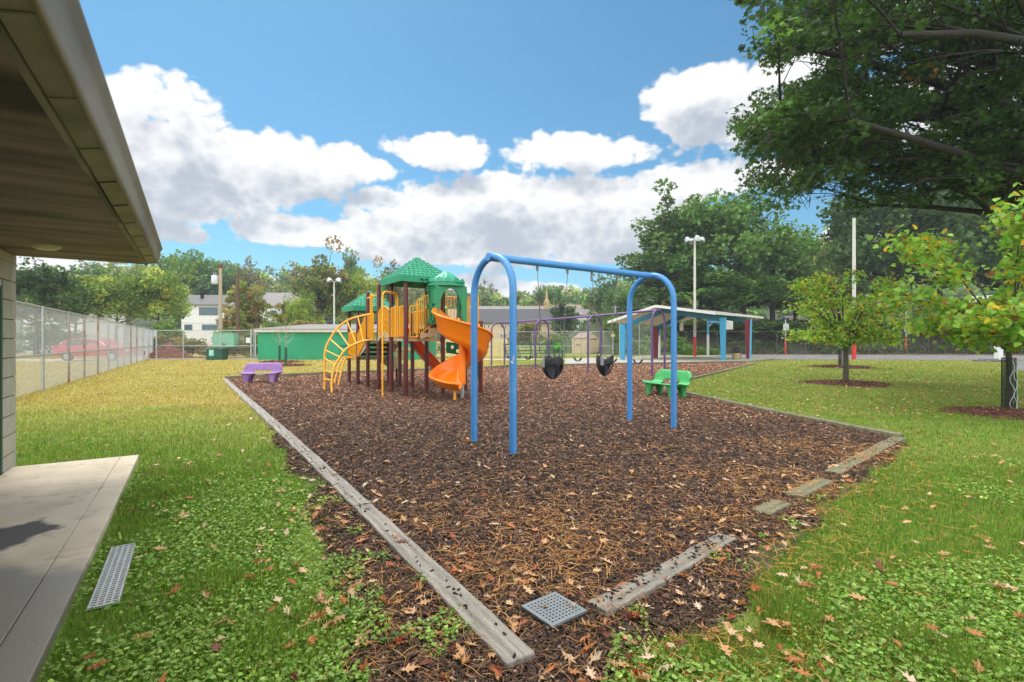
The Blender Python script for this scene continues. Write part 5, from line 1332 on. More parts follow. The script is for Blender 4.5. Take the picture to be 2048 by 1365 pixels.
# small bleachers
def bleacher(c, label, rz):
    c = Vector((c[0], c[1], 0)); root = thing('bleacher', label, 'bleacher', c); ca, sa = math.cos(rz), math.sin(rz)
    X, Yv = Vector((ca, sa, 0)), Vector((-sa, ca, 0))
    for k in range(3):
        z = .36 + .24 * k; y = -.5 + .5 * k
        for q in (0, .15): MB().bar(c + X * -1.25 + Yv * (y + q) + Vector((0, 0, z)), c + X * 1.25 + Yv * (y + q) + Vector((0, 0, z)), .13, .04).build('seat_plank', M['plank'], root)
        MB().bar(c + X * -1.25 + Yv * (y + .32) + Vector((0, 0, z - .2)), c + X * 1.25 + Yv * (y + .32) + Vector((0, 0, z - .2)), .16, .035).build('foot_plank', M['plank'], root)
    MB().bar(c + X * -1.25 + Yv * .85 + Vector((0, 0, 1.12)), c + X * 1.25 + Yv * .85 + Vector((0, 0, 1.12)), .05, .14).build('back_rail', M['plank'], root)
    for s_ in (-1, 0, 1):
        o_ = X * (s_ * 1.05); mb = MB()
        mb.bar(c + o_ + Yv * -.6 + Vector((0, 0, .03)), c + o_ + Yv * .8 + Vector((0, 0, .03)), .06, .06); mb.bar(c + o_ + Yv * -.55 + Vector((0, 0, .3)), c + o_ + Yv * .7 + Vector((0, 0, .8)), .06, .06); mb.bar(c + o_ + Yv * .75, c + o_ + Yv * .8 + Vector((0, 0, 1.15)), .06, .06); mb.bar(c + o_ + Yv * -.5, c + o_ + Yv * -.5 + Vector((0, 0, .34)), .06, .06)
        mb.build('frame', M['wire_old'], root)
    return root
bleacher((.6, 41.5), 'green plank bleacher with dark frame standing left of the other bleacher', .12)
bleacher((3.05, 42.2), 'green plank bleacher with dark frame standing nearer the beige shed', .12)
mb = MB(); mb.lathe([(.0, 0), (.28, 0), (.3, .3), (.27, .6), (.3, .62), (0, .62)], (3.95, 43.4, .62), 12); single('lime_tub', mb, M['lime'], 'bright lime green tub behind the right bleacher', 'tub', (3.95, 43.4, .62))
mb = MB(); mb.prism([(3.5, 43.1, .5), (4.5, 43.1, .5), (4.5, 43.8, .5), (3.5, 43.8, .5)], (0, 0, .12)); mb.prism([(3.6, 43.2, 0), (3.7, 43.2, 0), (3.7, 43.7, 0), (3.6, 43.7, 0)], (0, 0, .5)); mb.prism([(4.3, 43.2, 0), (4.4, 43.2, 0), (4.4, 43.7, 0), (4.3, 43.7, 0)], (0, 0, .5)); single('small_table', mb, M['plank'], 'small green table carrying the lime tub', 'table', (4, 43.4, 0))

# shed
sh_ = thing('garden_shed', 'small beige shed with taupe gable roof in front of the vine bank', 'shed', (9.0, 56, 0))
sx0, sx1, sy0, sy1 = 6.75, 9.55, 55, 58; smid = 8.05; rz0, rz1 = 1.72, 2.15
A_, B2 = Vector((sx0, 55.6, 0)), Vector((8.0, 54.7, 0)); C2 = Vector((9.55, 55.3, 0))
mb = MB(); lw = [A_, B2, C2, Vector((9.0, 58, 0)), Vector((6.9, 58.2, 0))]; mb.prism(lw, (0, 0, 1.7)); mb.build('wall', M['shedwall'], sh_)
gm = B2.lerp(C2, .5); mb = MB(); mb.prism([B2 + Vector((0, 0, 1.7)), C2 + Vector((0, 0, 1.7)), gm + Vector((0, 0, 2.25))], Vector((-.3, 2.6, 0))); mb.build('gable', M['shedwall'], sh_)
mb = MB(); bk_ = Vector((-1.2, .9, 0))
e0, e1, e2 = B2 + Vector((-.08, -.05, 1.68)), C2 + Vector((.1, -.02, 1.68)), gm + Vector((0, -.1, 2.3))
f0 = A_ + Vector((-.1, -.05, 1.68)); f2 = f0 + (e2 - e0) + Vector((0, .2, 0)); 
mb.prism([e0, e2, f2, f0], (0, 0, .05)); mb.prism([e2, e1, e1 + (f0 - e0), f2], (0, 0, .05)); mb.build('roof', M['shedroof'], sh_)
mb = MB(); mb.bar(B2.lerp(C2, .15) + Vector((0, -.02, 1.62)), B2.lerp(C2, .85) + Vector((0, -.02, 1.62)), .03, .09); mb.build('door_track', M['void'], sh_)
for u in (.33, .52): mb = MB(); q = A_.lerp(B2, u) + Vector((-.02, -.03, .95)); mb.box(q, (.12, .03, .28)); mb.build('window', M['glass'], sh_)
mb = MB(); mb.prism([B2.lerp(C2, .2) + Vector((0, -.02, .05)), B2.lerp(C2, .8) + Vector((0, -.02, .05)), B2.lerp(C2, .8) + Vector((0, -.02, 1.55)), B2.lerp(C2, .2) + Vector((0, -.02, 1.55))], Vector((.01, -.02, 0))); mb.build('door', mat('shed door', (.5, .36, .2), .7), sh_)

# parked red car beyond the left fence
car = thing('parked_car', 'red estate car parked side on beyond the left chain link fence', 'car', (-29.3, 35.9, 0))
cx0, cy0 = -29.3, 35.9
side = [(-2.55, .42), (-2.6, .75), (-2.5, 1.02), (-2.2, 1.1), (-1.9, 1.42), (-1.45, 1.55), (.1, 1.56), (.55, 1.45), (1.15, 1.08), (2.1, .96), (2.5, .82), (2.62, .6), (2.58, .36), (1.95, .3), (1.9, .34), (1.2, .34), (-1.15, .34), (-1.95, .34), (-2.0, .3)]
mb = MB(); n = len(side); vs = []
for yy, sc in ((-.93, .97), (-.86, 1.0), (.86, 1.0), (.93, .97)):
    for x, z in side:
        tuck = .16 if z > 1.12 else 0
        vs.append(Vector((cx0 + x * sc, cy0 + (yy - math.copysign(tuck, yy)), z * (.985 if sc < 1 else 1))))
mb.add(vs, [(i * n + k, i * n + (k + 1) % n, (i + 1) * n + (k + 1) % n, (i + 1) * n + k) for i in range(3) for k in range(n)]); mb.add(vs[:n], [tuple(range(n))]); mb.add(vs[-n:], [tuple(reversed(range(n)))])
mb.build('body', M['carred'], car, bevel=.03)
for k, pl_ in enumerate((((-1.75, 1.12), (-1.5, 1.45), (-.75, 1.48), (-.75, 1.1)), ((-.68, 1.1), (-.68, 1.48), (.05, 1.48), (.2, 1.1)), ((.27, 1.1), (.13, 1.48), (.5, 1.4), (.92, 1.08)))):
    MB().prism([Vector((cx0 + x, cy0 - .955 + (.145 if z > 1.2 else .06), z)) for x, z in pl_], (0, .02, 0)).build('window', M['carglass'], car)
for x in (-1.55, 1.58):
    mb = MB(); n = 20
    for yy, rr_ in ((-.94, .335),): mb.tube([(cx0 + x, cy0 + yy, .335), (cx0 + x, cy0 + yy + .22, .335)], .335, 22)
    wh = mb.build('wheel', M['tyre'], car)
    mb = MB(); mb.tube([(cx0 + x, cy0 - .955, .335), (cx0 + x, cy0 - .93, .335)], .215, 18); 
    mb.build('rim', M['steel'], wh)
MB().box((cx0 - 2.5, cy0 - .84, .93), (.2, .2, .17)).build('tail_light', M['red'], car, bevel=.02)
MB().box((cx0 + 2.45, cy0 - .8, .74), (.26, .24, .13)).build('headlight', M['white'], car, bevel=.02)
sheet('street', [(-70, 34.2, 0), (-26.6, 34.2, 0), (-27.6, 38.4, 0), (-70, 38.4, 0)], .02, M['curb'])

# ------------------------------------------------------------------ houses
def gable_house(name, label, cat, c, L_, W_, h, rh, wall, roofm, wins, ry=0.0, z=0.0, shutter=None, over=.35, chimney=False, extra=()):
    c = Vector((c[0], c[1], z)); root = thing(name, label, cat, c); ca, sa = math.cos(ry), math.sin(ry)
    X, Yv = Vector((ca, sa, 0)), Vector((-sa, ca, 0)); U = Vector((0, 0, 1))
    def p(x, y, zz): return c + X * x + Yv * y + U * zz
    mb = MB(); mb.prism([p(-L_ / 2, 0, -3), p(L_ / 2, 0, -3), p(L_ / 2, W_, -3), p(-L_ / 2, W_, -3)], U * (h + 3))
    for s_ in (-1, 1): mb.prism([p(s_ * L_ / 2, 0, h), p(s_ * L_ / 2, W_, h), p(s_ * L_ / 2, W_ / 2, h + rh)], X * (-s_ * .1))
    mb.build('wall', wall, root)
    mb = MB(); t = .14; e = over
    for s_ in (0, 1):
        a, b = (p(-L_ / 2 - e, -e, h - e * rh / (W_ / 2)), p(L_ / 2 + e, -e, h - e * rh / (W_ / 2))) if s_ == 0 else (p(-L_ / 2 - e, W_ + e, h - e * rh / (W_ / 2)), p(L_ / 2 + e, W_ + e, h - e * rh / (W_ / 2)))
        mb.prism([a, b, p(L_ / 2 + e, W_ / 2, h + rh), p(-L_ / 2 - e, W_ / 2, h + rh)], U * t)
    rf = mb.build('roof', roofm, root)
    for x, zz, ww, hh in wins:
        mb = MB(); mb.box(p(x, -.03, zz), (ww, .1, hh), Matrix((X, Yv, U)).transposed()); wf = mb.build('window', M['white'] if shutter is None else shutter, root)
        mb = MB(); k = max(1, int(round(ww / .95)))
        for i in range(k): mb.box(p(x - ww / 2 + ww * (i + .5) / k, -.085, zz), (ww / k - .16, .04, hh - .16), Matrix((X, Yv, U)).transposed())
        mb.build('pane', M['glass'], wf)
    if chimney: mb = MB(); mb.box(p(-1.2, W_ * .3, h + rh * .8), (.35, .35, 1.3)); mb.build('chimney', M['void'], rf)
    return root
Yh = 78
def hx(px, Y): return (px - CX) * Y / FPX
gable_house('house', 'white two storey house with grey roof and teal framed windows at left', 'house', (hx(408, Yh), Yh), 7.0, 5, 7.1, 1.5, M['whitesiding'], M['shingle'], [(.7, 6.0, 2.9, 1.2), (.9, 3.5, 2.4, .9), (-2.4, 3.5, 1.2, .9)], 0, 0, M['teal'], chimney=True)
gable_house('house', 'white house with grey roof half hidden behind bushes above the green wall', 'house', (hx(565, 88), 88), 7.5, 7, 5.6, 2.4, M['whitesiding'], M['shinglelt'], [(-1.5, 4.2, 1.2, 1.2), (1.7, 4.2, 1.2, 1.2)], .1, 2)
gable_house('house', 'pale house seen through the chain link fence behind the left trees', 'house', (hx(105, 66), 66), 8, 7, 4.6, 2.2, M['whitesiding'], M['shinglelt'], [(-1.6, 3.2, 1.3, 1.2), (1.6, 3.2, 1.3, 1.2)], -.05, .3)
# church with steeple
Yc = 98; cl, cr_ = hx(912, Yc), hx(1121, Yc); CB = 1.8
ch = gable_house('church', 'long cream church with dark steep roof and a thin tan brick spire', 'church', ((cl + cr_) / 2, Yc), cr_ - cl, 11, 3.2, 3.3, M['creamwall'], M['darkshingle'],
    [(-7.5 + 3.3 * k + dx, 2.45, .42, .85) for k in range(6) for dx in (-.4, .4)] + [(-7.5 + 3.3 * k + dx, .65, .5, .8) for k in range(6) for dx in (-.4, .4)], 0, CB)
mb = MB(); hw_ = (cr_ - cl) / 2 + .36; cc_ = (cl + cr_) / 2
mb.prism([(cc_ - hw_, Yc + 4.4, CB + 5.98), (cc_ + hw_, Yc + 4.4, CB + 5.98), (cc_ + hw_, Yc + 5.55, CB + 6.66), (cc_ - hw_, Yc + 5.55, CB + 6.66)], (0, 0, .1)); mb.build('upper_roof', M['shinglelt'], ch)
sx, sy = hx(1097, Yc), Yc + 5.0
mb = MB(); mb.box((sx, sy, 8.6), (1.1, 1.1, 1.6)); stp = mb.build('steeple', M['yellowbrick'], ch)
mb = MB(); mb.add([(sx - .5, sy - .5, 9.402), (sx + .5, sy - .5, 9.402), (sx + .5, sy + .5, 9.402), (sx - .5, sy + .5, 9.402), (sx - .26, sy - .26, 10.1), (sx + .26, sy - .26, 10.1), (sx + .26, sy + .26, 10.1), (sx - .26, sy + .26, 10.1)], [(k, (k + 1) % 4, (k + 1) % 4 + 4, k + 4) for k in range(4)])
mb.add([(sx - .26, sy - .26, 10.1), (sx + .26, sy - .26, 10.1), (sx + .26, sy + .26, 10.1), (sx - .26, sy + .26, 10.1), (sx, sy, 13.2)], [(k, (k + 1) % 4, 4) for k in range(4)]); mb.build('spire', M['yellowbrick'], stp)
mb = MB(); mb.box((cl - .9, Yc + 5, CB + 2.6), (1.6, 8, 6.6)); mb.build('end_wall', M['creamwall'], ch)
o = grid(np.linspace(-22, 14, 13), np.linspace(66, 104, 14), lambda x, y: -.2 + (CB + .15) * smooth(70, 96, y) * smooth(-22, -16, x) * smooth(14, 11, x), turf_colour, GM, 'church_lawn'); tag(o, kind='structure')
for k, (px, Y, L_, h, rh, z, wl, rm, lb) in enumerate((
    (1148, 118, 5.5, 3.4, 2.0, 4.6, M['creamwall'], M['shedroof'], 'leftmost tan gabled house on the far slope right of the church'),
    (1185, 112, 6.6, 3.8, 1.3, 3.4, M['whitesiding'], M['shinglelt'], 'white gabled house with red porch band on the far slope'),
    (1228, 108, 8.5, 2.4, 1.2, 4.4, M['whitesiding'], M['shedroof'], 'long white house with brown roof above the vine bank'),
    (1725, 74, 9, 5.2, 2.2, 1.0, M['creamwall'], M['shedroof'], 'tan brick house glimpsed through the trees behind the ball court'),
    (1640, 76, 7, 3.0, 1.6, .6, M['whitesiding'], M['shinglelt'], 'white low house glimpsed behind the young yellowing tree'))):
    gable_house('house', lb, 'house', (hx(px, Y), Y), L_, 6, h, rh, wl, rm, [(-L_ * .25, h * .55, 1.0, 1.1), (L_ * .25, h * .55, 1.0, 1.1)], [0.3, .1, -.1, 0, 0][k], z)
gable_house('market_hall', 'low building with orange wall seen under the pavilion eave', 'building', (hx(1262, 100), 100), 5.4, 6, 1.5, 1.2, mat('orange wall', (.7, .35, .08), .7), M['whitesiding'], [(0, .8, 1, .6)], 0, 5.4)
# yellow smiley board in the vines is a small yellow sign
mb = MB(); q = P(1226, 671.5, 47.5); mb.box(q, (.36, .03, .2)); s_ = single('yellow_sign', mb, mat('yellow sign', (.75, .55, .05), .5), 'small yellow sign with black mark among the vines', 'sign', q)
# ------------------------------------------------------------------ trees
GREEN = [(0.075, 0.1575, 0.033), (0.0975, 0.1875, 0.042), (0.0675, 0.1275, 0.03), (0.1275, 0.21, 0.045)]
DARK = [(0.0432, 0.081, 0.0243), (0.0567, 0.1013, 0.0297), (0.0378, 0.0675, 0.0216), (0.0743, 0.1148, 0.0338)]
LIME = [(0.1755, 0.27, 0.0473), (0.2295, 0.297, 0.0473), (0.135, 0.2228, 0.0405), (0.351, 0.351, 0.054)]
OLIVE = [(0.119, 0.133, 0.042), (0.091, 0.119, 0.035), (0.154, 0.147, 0.049), (0.196, 0.119, 0.042)]
RUSTY = [(0.2025, 0.189, 0.0473), (0.2565, 0.189, 0.0473), (0.135, 0.1485, 0.0405), (0.297, 0.1755, 0.054)]
BLUE = [(0.075, 0.12, 0.06), (0.0675, 0.105, 0.054), (0.0975, 0.135, 0.06)]

GREEN, DARK, OLIVE, BLUE, RUSTY = [[tuple(q * f for q in c) for c in P_] for P_, f in ((GREEN, 1.25), (DARK, 1.3), (OLIVE, 1.2), (BLUE, 1.3), (RUSTY, 1.1))]

def crown_pts(r, R, Hc, zc, nclump, lump=.28, low=0.15):
    """clump centres inside a lumpy ellipsoid, denser towards the outside"""
    d = r.normal(size=(nclump, 3)); d /= np.linalg.norm(d, axis=1)[:, None]
    d[:, 2] = np.where(d[:, 2] < -.55, -d[:, 2] * .6, d[:, 2])
    ph = r.uniform(0, 6.28, 6)
    bump = 1 + lump * (np.sin(3 * np.arctan2(d[:, 1], d[:, 0]) + ph[0]) * np.sin(3.1 * d[:, 2] + ph[1]) + .6 * np.sin(7 * d[:, 0] + ph[2]) * np.sin(6 * d[:, 1] + ph[3]) + .4 * np.sin(9 * d[:, 2] + ph[4]))
    rad = r.uniform(.18, 1, nclump) ** .42 * bump * .88
    return np.stack([d[:, 0] * R * rad, d[:, 1] * R * rad, zc + d[:, 2] * Hc * rad], -1), d
def leaves_on(r, centres, crad, nper, size, cols, weights=None, template=T_CLUMP, flat=.75, droop=.5, clumpjit=.22, jit=.16):
    n = len(centres) * nper
    ci = np.repeat(np.arange(len(centres)), nper)
    d = r.normal(size=(n, 3)); d /= np.linalg.norm(d, axis=1)[:, None]
    rad = r.uniform(.25, 1, n) ** .5
    cr = crad[ci] if hasattr(crad, '__len__') else np.full(n, crad)
    pos = centres[ci] + d * (rad * cr)[:, None] * np.array([1, 1, flat])
    sz = size * r.uniform(.65, 1.35, n)
    cj = np.exp(r.normal(0, clumpjit, len(centres)))[ci][:, None]
    base = np.array(cols); cc = r.choice(len(base), len(centres), p=None if weights is None else np.array(weights) / sum(weights))
    mixc = r.random(n) < .75
    pick = np.where(mixc, cc[ci], r.choice(len(base), n, p=None if weights is None else np.array(weights) / sum(weights)))
    c = base[pick] * cj * np.exp(r.normal(0, jit, (n, 1)))
    yaw = r.uniform(0, 6.28, n); tilt = r.normal(-droop * .6, .5, n); roll = r.normal(0, .55, n)
    return scatter(pos, np.stack([sz, sz, sz], -1), yaw, tilt, roll, template, np.clip(c, .003, .6), 0, r)
def tree_parts(seed, Ht, R, trunk_h, cols, weights=None, nclump=60, nper=55, leaf=.34, trunk_r=.22, lump=.28, limbs=9, sparse=1.0, crad=None, bark='bark', template=T_CLUMP):
    """prototype tree: an Empty with trunk and crown"""
    r = np.random.default_rng(seed); rr_ = random.Random(seed)
    zc = trunk_h + (Ht - trunk_h) * .5; Hc = (Ht - trunk_h) * .5
    C_, d = crown_pts(r, R, Hc, zc, nclump, lump)
    mb = MB(); lean = Vector((rr_.uniform(-.03, .03), rr_.uniform(-.03, .03), 0)) * Ht
    tp = [Vector((0, 0, -.6))] + [lean * (k / 6) ** 1.5 + Vector((rr_.uniform(-.05, .05), rr_.uniform(-.05, .05), Ht * .8 * k / 6)) for k in range(7)]
    mb.tube(tp, [trunk_r * 1.35] + [trunk_r * (1.1 - .95 * k / 6.5) for k in range(7)], 8, False)
    idx = r.choice(len(C_), min(limbs * 3, len(C_)), replace=False)
    for k in idx:
        e = Vector(C_[k]); f = max(.12, min(.95, (e.z - R * .25) / (Ht * .85))); s_ = tp[1].lerp(tp[7], f); m = s_.lerp(e, .5) + Vector((0, 0, -.04 * Ht + rr_.uniform(-.2, .2)))
        mb.tube([s_, m, e], [trunk_r * .34, trunk_r * .2, trunk_r * .06], 5, False)
    cr = crad or R * .26
    lv = leaves_on(r, C_, cr * r.uniform(.7, 1.3, len(C_)), int(nper * sparse), leaf, cols, weights, template)
    return mb, lv
def make_tree(name, label, loc, seed, *a, cat='tree', group=None, rotz=0., scale=1., leafm='leaf', bark='bark', **k):
    root = thing(name, label, cat, loc, 0, group)
    mb, lv = tree_parts(seed, *a, **k)
    L0 = Vector(root.location); root.location = (0, 0, 0)
    mb.build('trunk', M[bark], root); np_mesh('crown', lv[0], lv[1], M[leafm], lv[2], root)
    root.location = L0; root.rotation_euler = (0, 0, rotz); root.scale = (scale,) * 3 if not hasattr(scale, '__len__') else scale
    return root
protos = {}
def grow(kind, px, top, Y, wpx, label, group=None, name=None, zb=None, seed=None):
    """tree of a kind whose crown is wpx wide and reaches image row `top` from the camera's place"""
    x = hx(px, Y); zb = ground_at(x, Y) if zb is None else zb
    zt = H + (CY - top) * Y / FPX; Ht = zt - zb; R = wpx * Y / FPX / 2
    spec = KIND[kind]
    if kind not in protos:
        t = make_tree(name or spec['name'], label, (x, Y, zb), spec['seed'], 10.0, spec['R'], spec['th'], spec['cols'], cat=spec.get('cat', 'tree'), group=group, rotz=px * 1.7, leafm='leaffar', **spec.get('kw', {}))
        protos[kind] = t
    else: t = dup(protos[kind], (x, Y, zb), px * 1.7, 1, label, group)
    t.name = name or spec['name']
    if group is None and 'group' in t: del t['group']
    s = R / spec['R']; t.scale = (s, s, Ht / 10.0)
    return t
def ground_at(x, y):
    z = 0.0
    if y > 70: z = max(z, float(hill_z(np.array(x), np.array(y))))
    if 6 < x < 110 and 52 < y < 84: z = max(z, float(bank_z(np.array([float(x)]), np.array([float(y)]))[0]))
    return z
KIND = {
 'broad': dict(name='broadleaf_tree', seed=11, R=4.4, th=1.6, cols=GREEN, kw=dict(nclump=95, nper=75, leaf=.36, trunk_r=.26)),
 'tall': dict(name='tall_tree', seed=12, R=3.2, th=1.0, cols=GREEN[:3] + [OLIVE[1]], kw=dict(nclump=90, nper=70, leaf=.3, lump=.4, trunk_r=.2)),
 'dark': dict(name='dark_tree', seed=13, R=4.2, th=1.2, cols=DARK, kw=dict(nclump=90, nper=70, leaf=.36, trunk_r=.24)),
 'lime': dict(name='locust_tree', seed=14, R=4.8, th=2.0, cols=LIME, kw=dict(nclump=80, nper=80, leaf=.3, lump=.35, trunk_r=.18)),
 'olive': dict(name='oak_tree', seed=15, R=4.2, th=1.0, cols=OLIVE + GREEN[:2], kw=dict(nclump=90, nper=70, leaf=.34, lump=.35)),
 'rusty': dict(name='yellowing_tree', seed=16, R=3.0, th=.6, cols=RUSTY + LIME[:2], kw=dict(nclump=70, nper=70, leaf=.34, lump=.35, trunk_r=.14)),
 'far': dict(name='distant_tree', seed=17, R=4.5, th=.8, cols=BLUE + GREEN[:2] + [OLIVE[0]], kw=dict(nclump=60, nper=45, leaf=.55, lump=.35)),
 'sparse': dict(name='sparse_tree', seed=18, R=3.8, th=2.5, cols=OLIVE, kw=dict(nclump=55, nper=22, leaf=.4, lump=.45, trunk_r=.16, limbs=16)),
 'bush': dict(name='bush', seed=19, R=6.5, th=-2.5, cols=GREEN + OLIVE[:2] + [LIME[0]], cat='bush', kw=dict(nclump=75, nper=60, leaf=.62, lump=.3, trunk_r=.1)),
 'weed': dict(name='weedy_shrub', seed=20, R=6.0, th=-2.0, cols=OLIVE + RUSTY[:2] + [GREEN[1]], cat='shrub', kw=dict(nclump=70, nper=55, leaf=.6, lump=.35, trunk_r=.08)),
 'conifer': dict(name='conifer', seed=21, R=2.6, th=.5, cols=DARK, kw=dict(nclump=90, nper=50, leaf=.34, lump=.2)),
}
T = lambda *a, **k: grow(*a, **k)
T('dark', 72, 505, 46, 150, 'dark green tree at the corner of the block building behind the fence')
T('lime', 150, 548, 55, 170, 'feathery green tree rising above the middle of the left fence')
T('lime', 232, 545, 57, 150, 'feathery yellow green tree right of centre behind the left fence')
T('lime', 318, 528, 60, 130, 'tall yellow green tree at the far end of the left fence')
T('dark', 215, 515, 105, 150, 'dark rounded tree showing over the yellow green trees under the roof end')
T('broad', 372, 492, 112, 120, 'tallest green tree above the white house roof')
T('broad', 432, 512, 118, 110, 'broad green tree behind the pale utility pole top')
T('sparse', 500, 515, 125, 80, 'thin crowned tree showing sky right of the brown pole')
T('rusty', 497, 562, 66, 78, 'yellowing tree between the brown pole and the green wall')
T('rusty', 470, 615, 60, 60, 'low rusty tree at the foot of the brown pole')
T('olive', 640, 508, 72, 140, 'big olive green tree behind the slim light pole')
T('far', 700, 512, 125, 75, 'bluish tree peeping out right of the big olive tree')
T('lime', 722, 543, 74, 100, 'lime green tree behind the lower green roof')
T('olive', 775, 535, 90, 80, 'olive tree between the two green play roofs')
T('sparse', 792, 522, 120, 70, 'sparse tree top beside the main green roof')
T('rusty', 565, 600, 58, 60, 'small rusty tree in front of the half hidden white house')
T('lime', 602, 590, 56, 70, 'light green young tree above the green wall')
for px, top, Y, wpx, kind, lb in ((545, 640, 50, 80, 'bush', 'low bush at the left end above the green wall roof'), (610, 636, 50, 90, 'weed', 'wide brownish bush above the grey roof left of the slim light pole'), (690, 640, 51, 90, 'bush', 'green bush above the grey roof right of the slim light pole'), (760, 640, 52, 80, 'weed', 'brownish bush behind the posts of the play structure'), (835, 615, 60, 110, 'bush', 'tall bush behind the main play tower'),
        (338, 668, 43.5, 70, 'weed', 'weedy shrub behind the bark pile'), (385, 672, 42.5, 70, 'weed', 'tall weeds left of the pale green cabinet'), (425, 690, 41.8, 50, 'weed', 'short weeds in front of the pale green cabinet'), (470, 676, 42, 60, 'weed', 'yellowed weeds behind the fence left of the white notice'), (505, 668, 43, 50, 'bush', 'green shrub at the gate by the green wall'),
        (330, 640, 50, 80, 'bush', 'leafy bush above the end of the left fence'), (100, 645, 52, 110, 'bush', 'bush seen through the left fence near the building'), (455, 655, 48, 60, 'bush', 'leafy shrub below the pale utility pole'),
        (1052, 640, 70, 70, 'weed', 'red brown shrub in front of the church wall'), (1110, 668, 52, 50, 'bush', 'bright green bush left of the beige shed')):
    T(kind, px, top, Y, wpx, lb)
T('conifer', 1128, 592, 94, 60, 'dark conifer beside the steeple end of the church')
T('conifer', 1170, 602, 120, 40, 'dark slim conifer on the far slope right of the church')
T('broad', 1095, 566, 150, 60, 'green tree right behind the spire')
T('far', 1215, 556, 112, 90, 'hazy green tree above the far slope houses')
T('broad', 1250, 566, 100, 80, 'rounded green tree left of the large trees behind the pavilion')
T('olive', 1190, 598, 118, 60, 'olive tree on the far slope above the gabled houses')
T('sparse', 965, 560, 170, 40, 'lone spindly tree on the ridge above the church')
T('dark', 1275, 610, 80, 70, 'dark tree just left of the pavilion ridge')
# big trees behind the ball court
for px, top, Y, wpx, kind, lb in ((1345, 395, 66, 175, 'tall', 'tall open crowned tree at the left edge of the big right hand trees'), (1440, 372, 64, 200, 'broad', 'large bright green tree above the pavilion light pole'), (1545, 440, 62, 180, 'broad', 'large green tree right of the pavilion'),
        (1625, 470, 78, 150, 'lime', 'hazy light green tree behind the tall light pole'), (1700, 440, 92, 160, 'far', 'pale distant tree filling the gap by the tall light pole'), (1765, 340, 62, 210, 'dark', 'large dark tree right of the tall light pole'), (1880, 330, 60, 220, 'dark', 'large dark tree behind the notice pole at right'), (2000, 330, 60, 220, 'dark', 'large dark tree behind the big basketball hoop'),
        (1320, 500, 70, 150, 'tall', 'leafy tree directly behind the pavilion ridge'), (1400, 520, 62, 170, 'tall', 'leafy tree behind the pavilion light pole base'), (1490, 545, 61, 170, 'broad', 'low branched tree behind the pavilion eave end'), (1590, 560, 63, 160, 'olive', 'olive tinted tree above the left notice pole'), (1660, 570, 70, 140, 'broad', 'mid green tree behind the young yellowing tree'), (2130, 330, 58, 240, 'dark', 'dark tree at the far right edge of the view')):
    T(kind, px, top, Y, wpx, lb)
for px, top, Y, wpx, lb in ((1345, 630, 60, 120, 'dark undergrowth bush behind the pavilion'), (1450, 640, 60, 120, 'dark bush left of the pavilion bin'), (1550, 640, 60, 120, 'dark bush behind the left notice pole'), (1870, 635, 62, 140, 'dark bush behind the right notice pole'), (1990, 640, 62, 130, 'dark bush behind the big basketball hoop')):
    T('bush', px, top, Y, wpx, lb)

# far woodland covering the hillside: one mass
wr = np.random.default_rng(5); Cs = []; cr = []; cc = []
for k in range(620):
    Y = wr.uniform(118, 300); x = wr.uniform(-.95, .95) * Y
    z = float(hill_z(np.array(x), np.array(Y))); hgt = wr.uniform(7, 12.5); R = wr.uniform(3, 5.2)
    d = wr.normal(size=(9, 3)); d /= np.linalg.norm(d, axis=1)[:, None]
    Cs.append(np.array([x, Y, z + hgt * .58]) + d * np.array([R * .62, R * .62, hgt * .34])); cr += [R * .5] * 9
Cs = np.concatenate(Cs)
lv = leaves_on(wr, Cs, np.array(cr), 42, 1.05, [tuple(q * 1.5 for q in cc_) for cc_ in BLUE + GREEN + OLIVE + [RUSTY[0], LIME[2]]], None, T_CLUMP, .8, .5, .3)
o = np_mesh('woodland', lv[0], lv[1], M['leaffar'], lv[2]); tag(o, 'hazy wooded hillside behind the park and houses', 'woods', kind='stuff')
# vine covered bank right of the shed and undergrowth on the court bank
vr = np.random.default_rng(8)
n = 260; vx = vr.uniform(4.5, 21, n); vy = vr.uniform(49, 60, n) + (vx - 5) * .1
vz = 3.9 * smooth(48.5, 57, vy) * smooth(3.5, 10, vx) * smooth(20.5, 15, vx) * vr.uniform(.8, 1.1, n)
keep = ~((vx < 10.3) & (vy < 58.8)); Cv = np.stack([vx, vy, vz + .15], -1)[keep]
lv = leaves_on(vr, Cv, .8, 110, .26, [(.085, .17, .035), (.11, .2, .04), (.06, .12, .03), (.14, .19, .04)], None, T_DIAM, .7, .5, .15)
o = np_mesh('vines', lv[0], lv[1], M['leaf'], lv[2]); tag(o, 'dense green vines over the bank behind the shed', 'vines', kind='stuff')
mbv = MB(); g0 = 0
def vb_z(x, y): return 3.7 * smooth(48.5, 57, y) * smooth(3.5, 10, x) * smooth(20.5, 15, x) - .15
o = grid(np.arange(3.5, 24, 1.0), np.arange(48.5, 66, 1.0), lambda x, y: vb_z(x, y) - (.35 * (x < 10.3) * (y < 58.5)) * 9, lambda x, y: np.ones((len(x), 3)) * .05, HM, 'vine_bank'); tag(o, kind='structure')
n = 420; vx = vr.uniform(14, 84, n); vy = 53.5 + vr.uniform(.3, 11, n); vz = bank_z(vx, vy) + .1
lv = leaves_on(vr, np.stack([vx, vy, vz], -1), 1.0, 60, .3, DARK + [(.05, .055, .02), (.09, .055, .03)], None, T_DIAM, .45, .5, .2)
o = np_mesh('undergrowth', lv[0], lv[1], M['leaffar'], lv[2]); tag(o, 'dark undergrowth on the bank behind the ball court fence', 'undergrowth', kind='stuff')

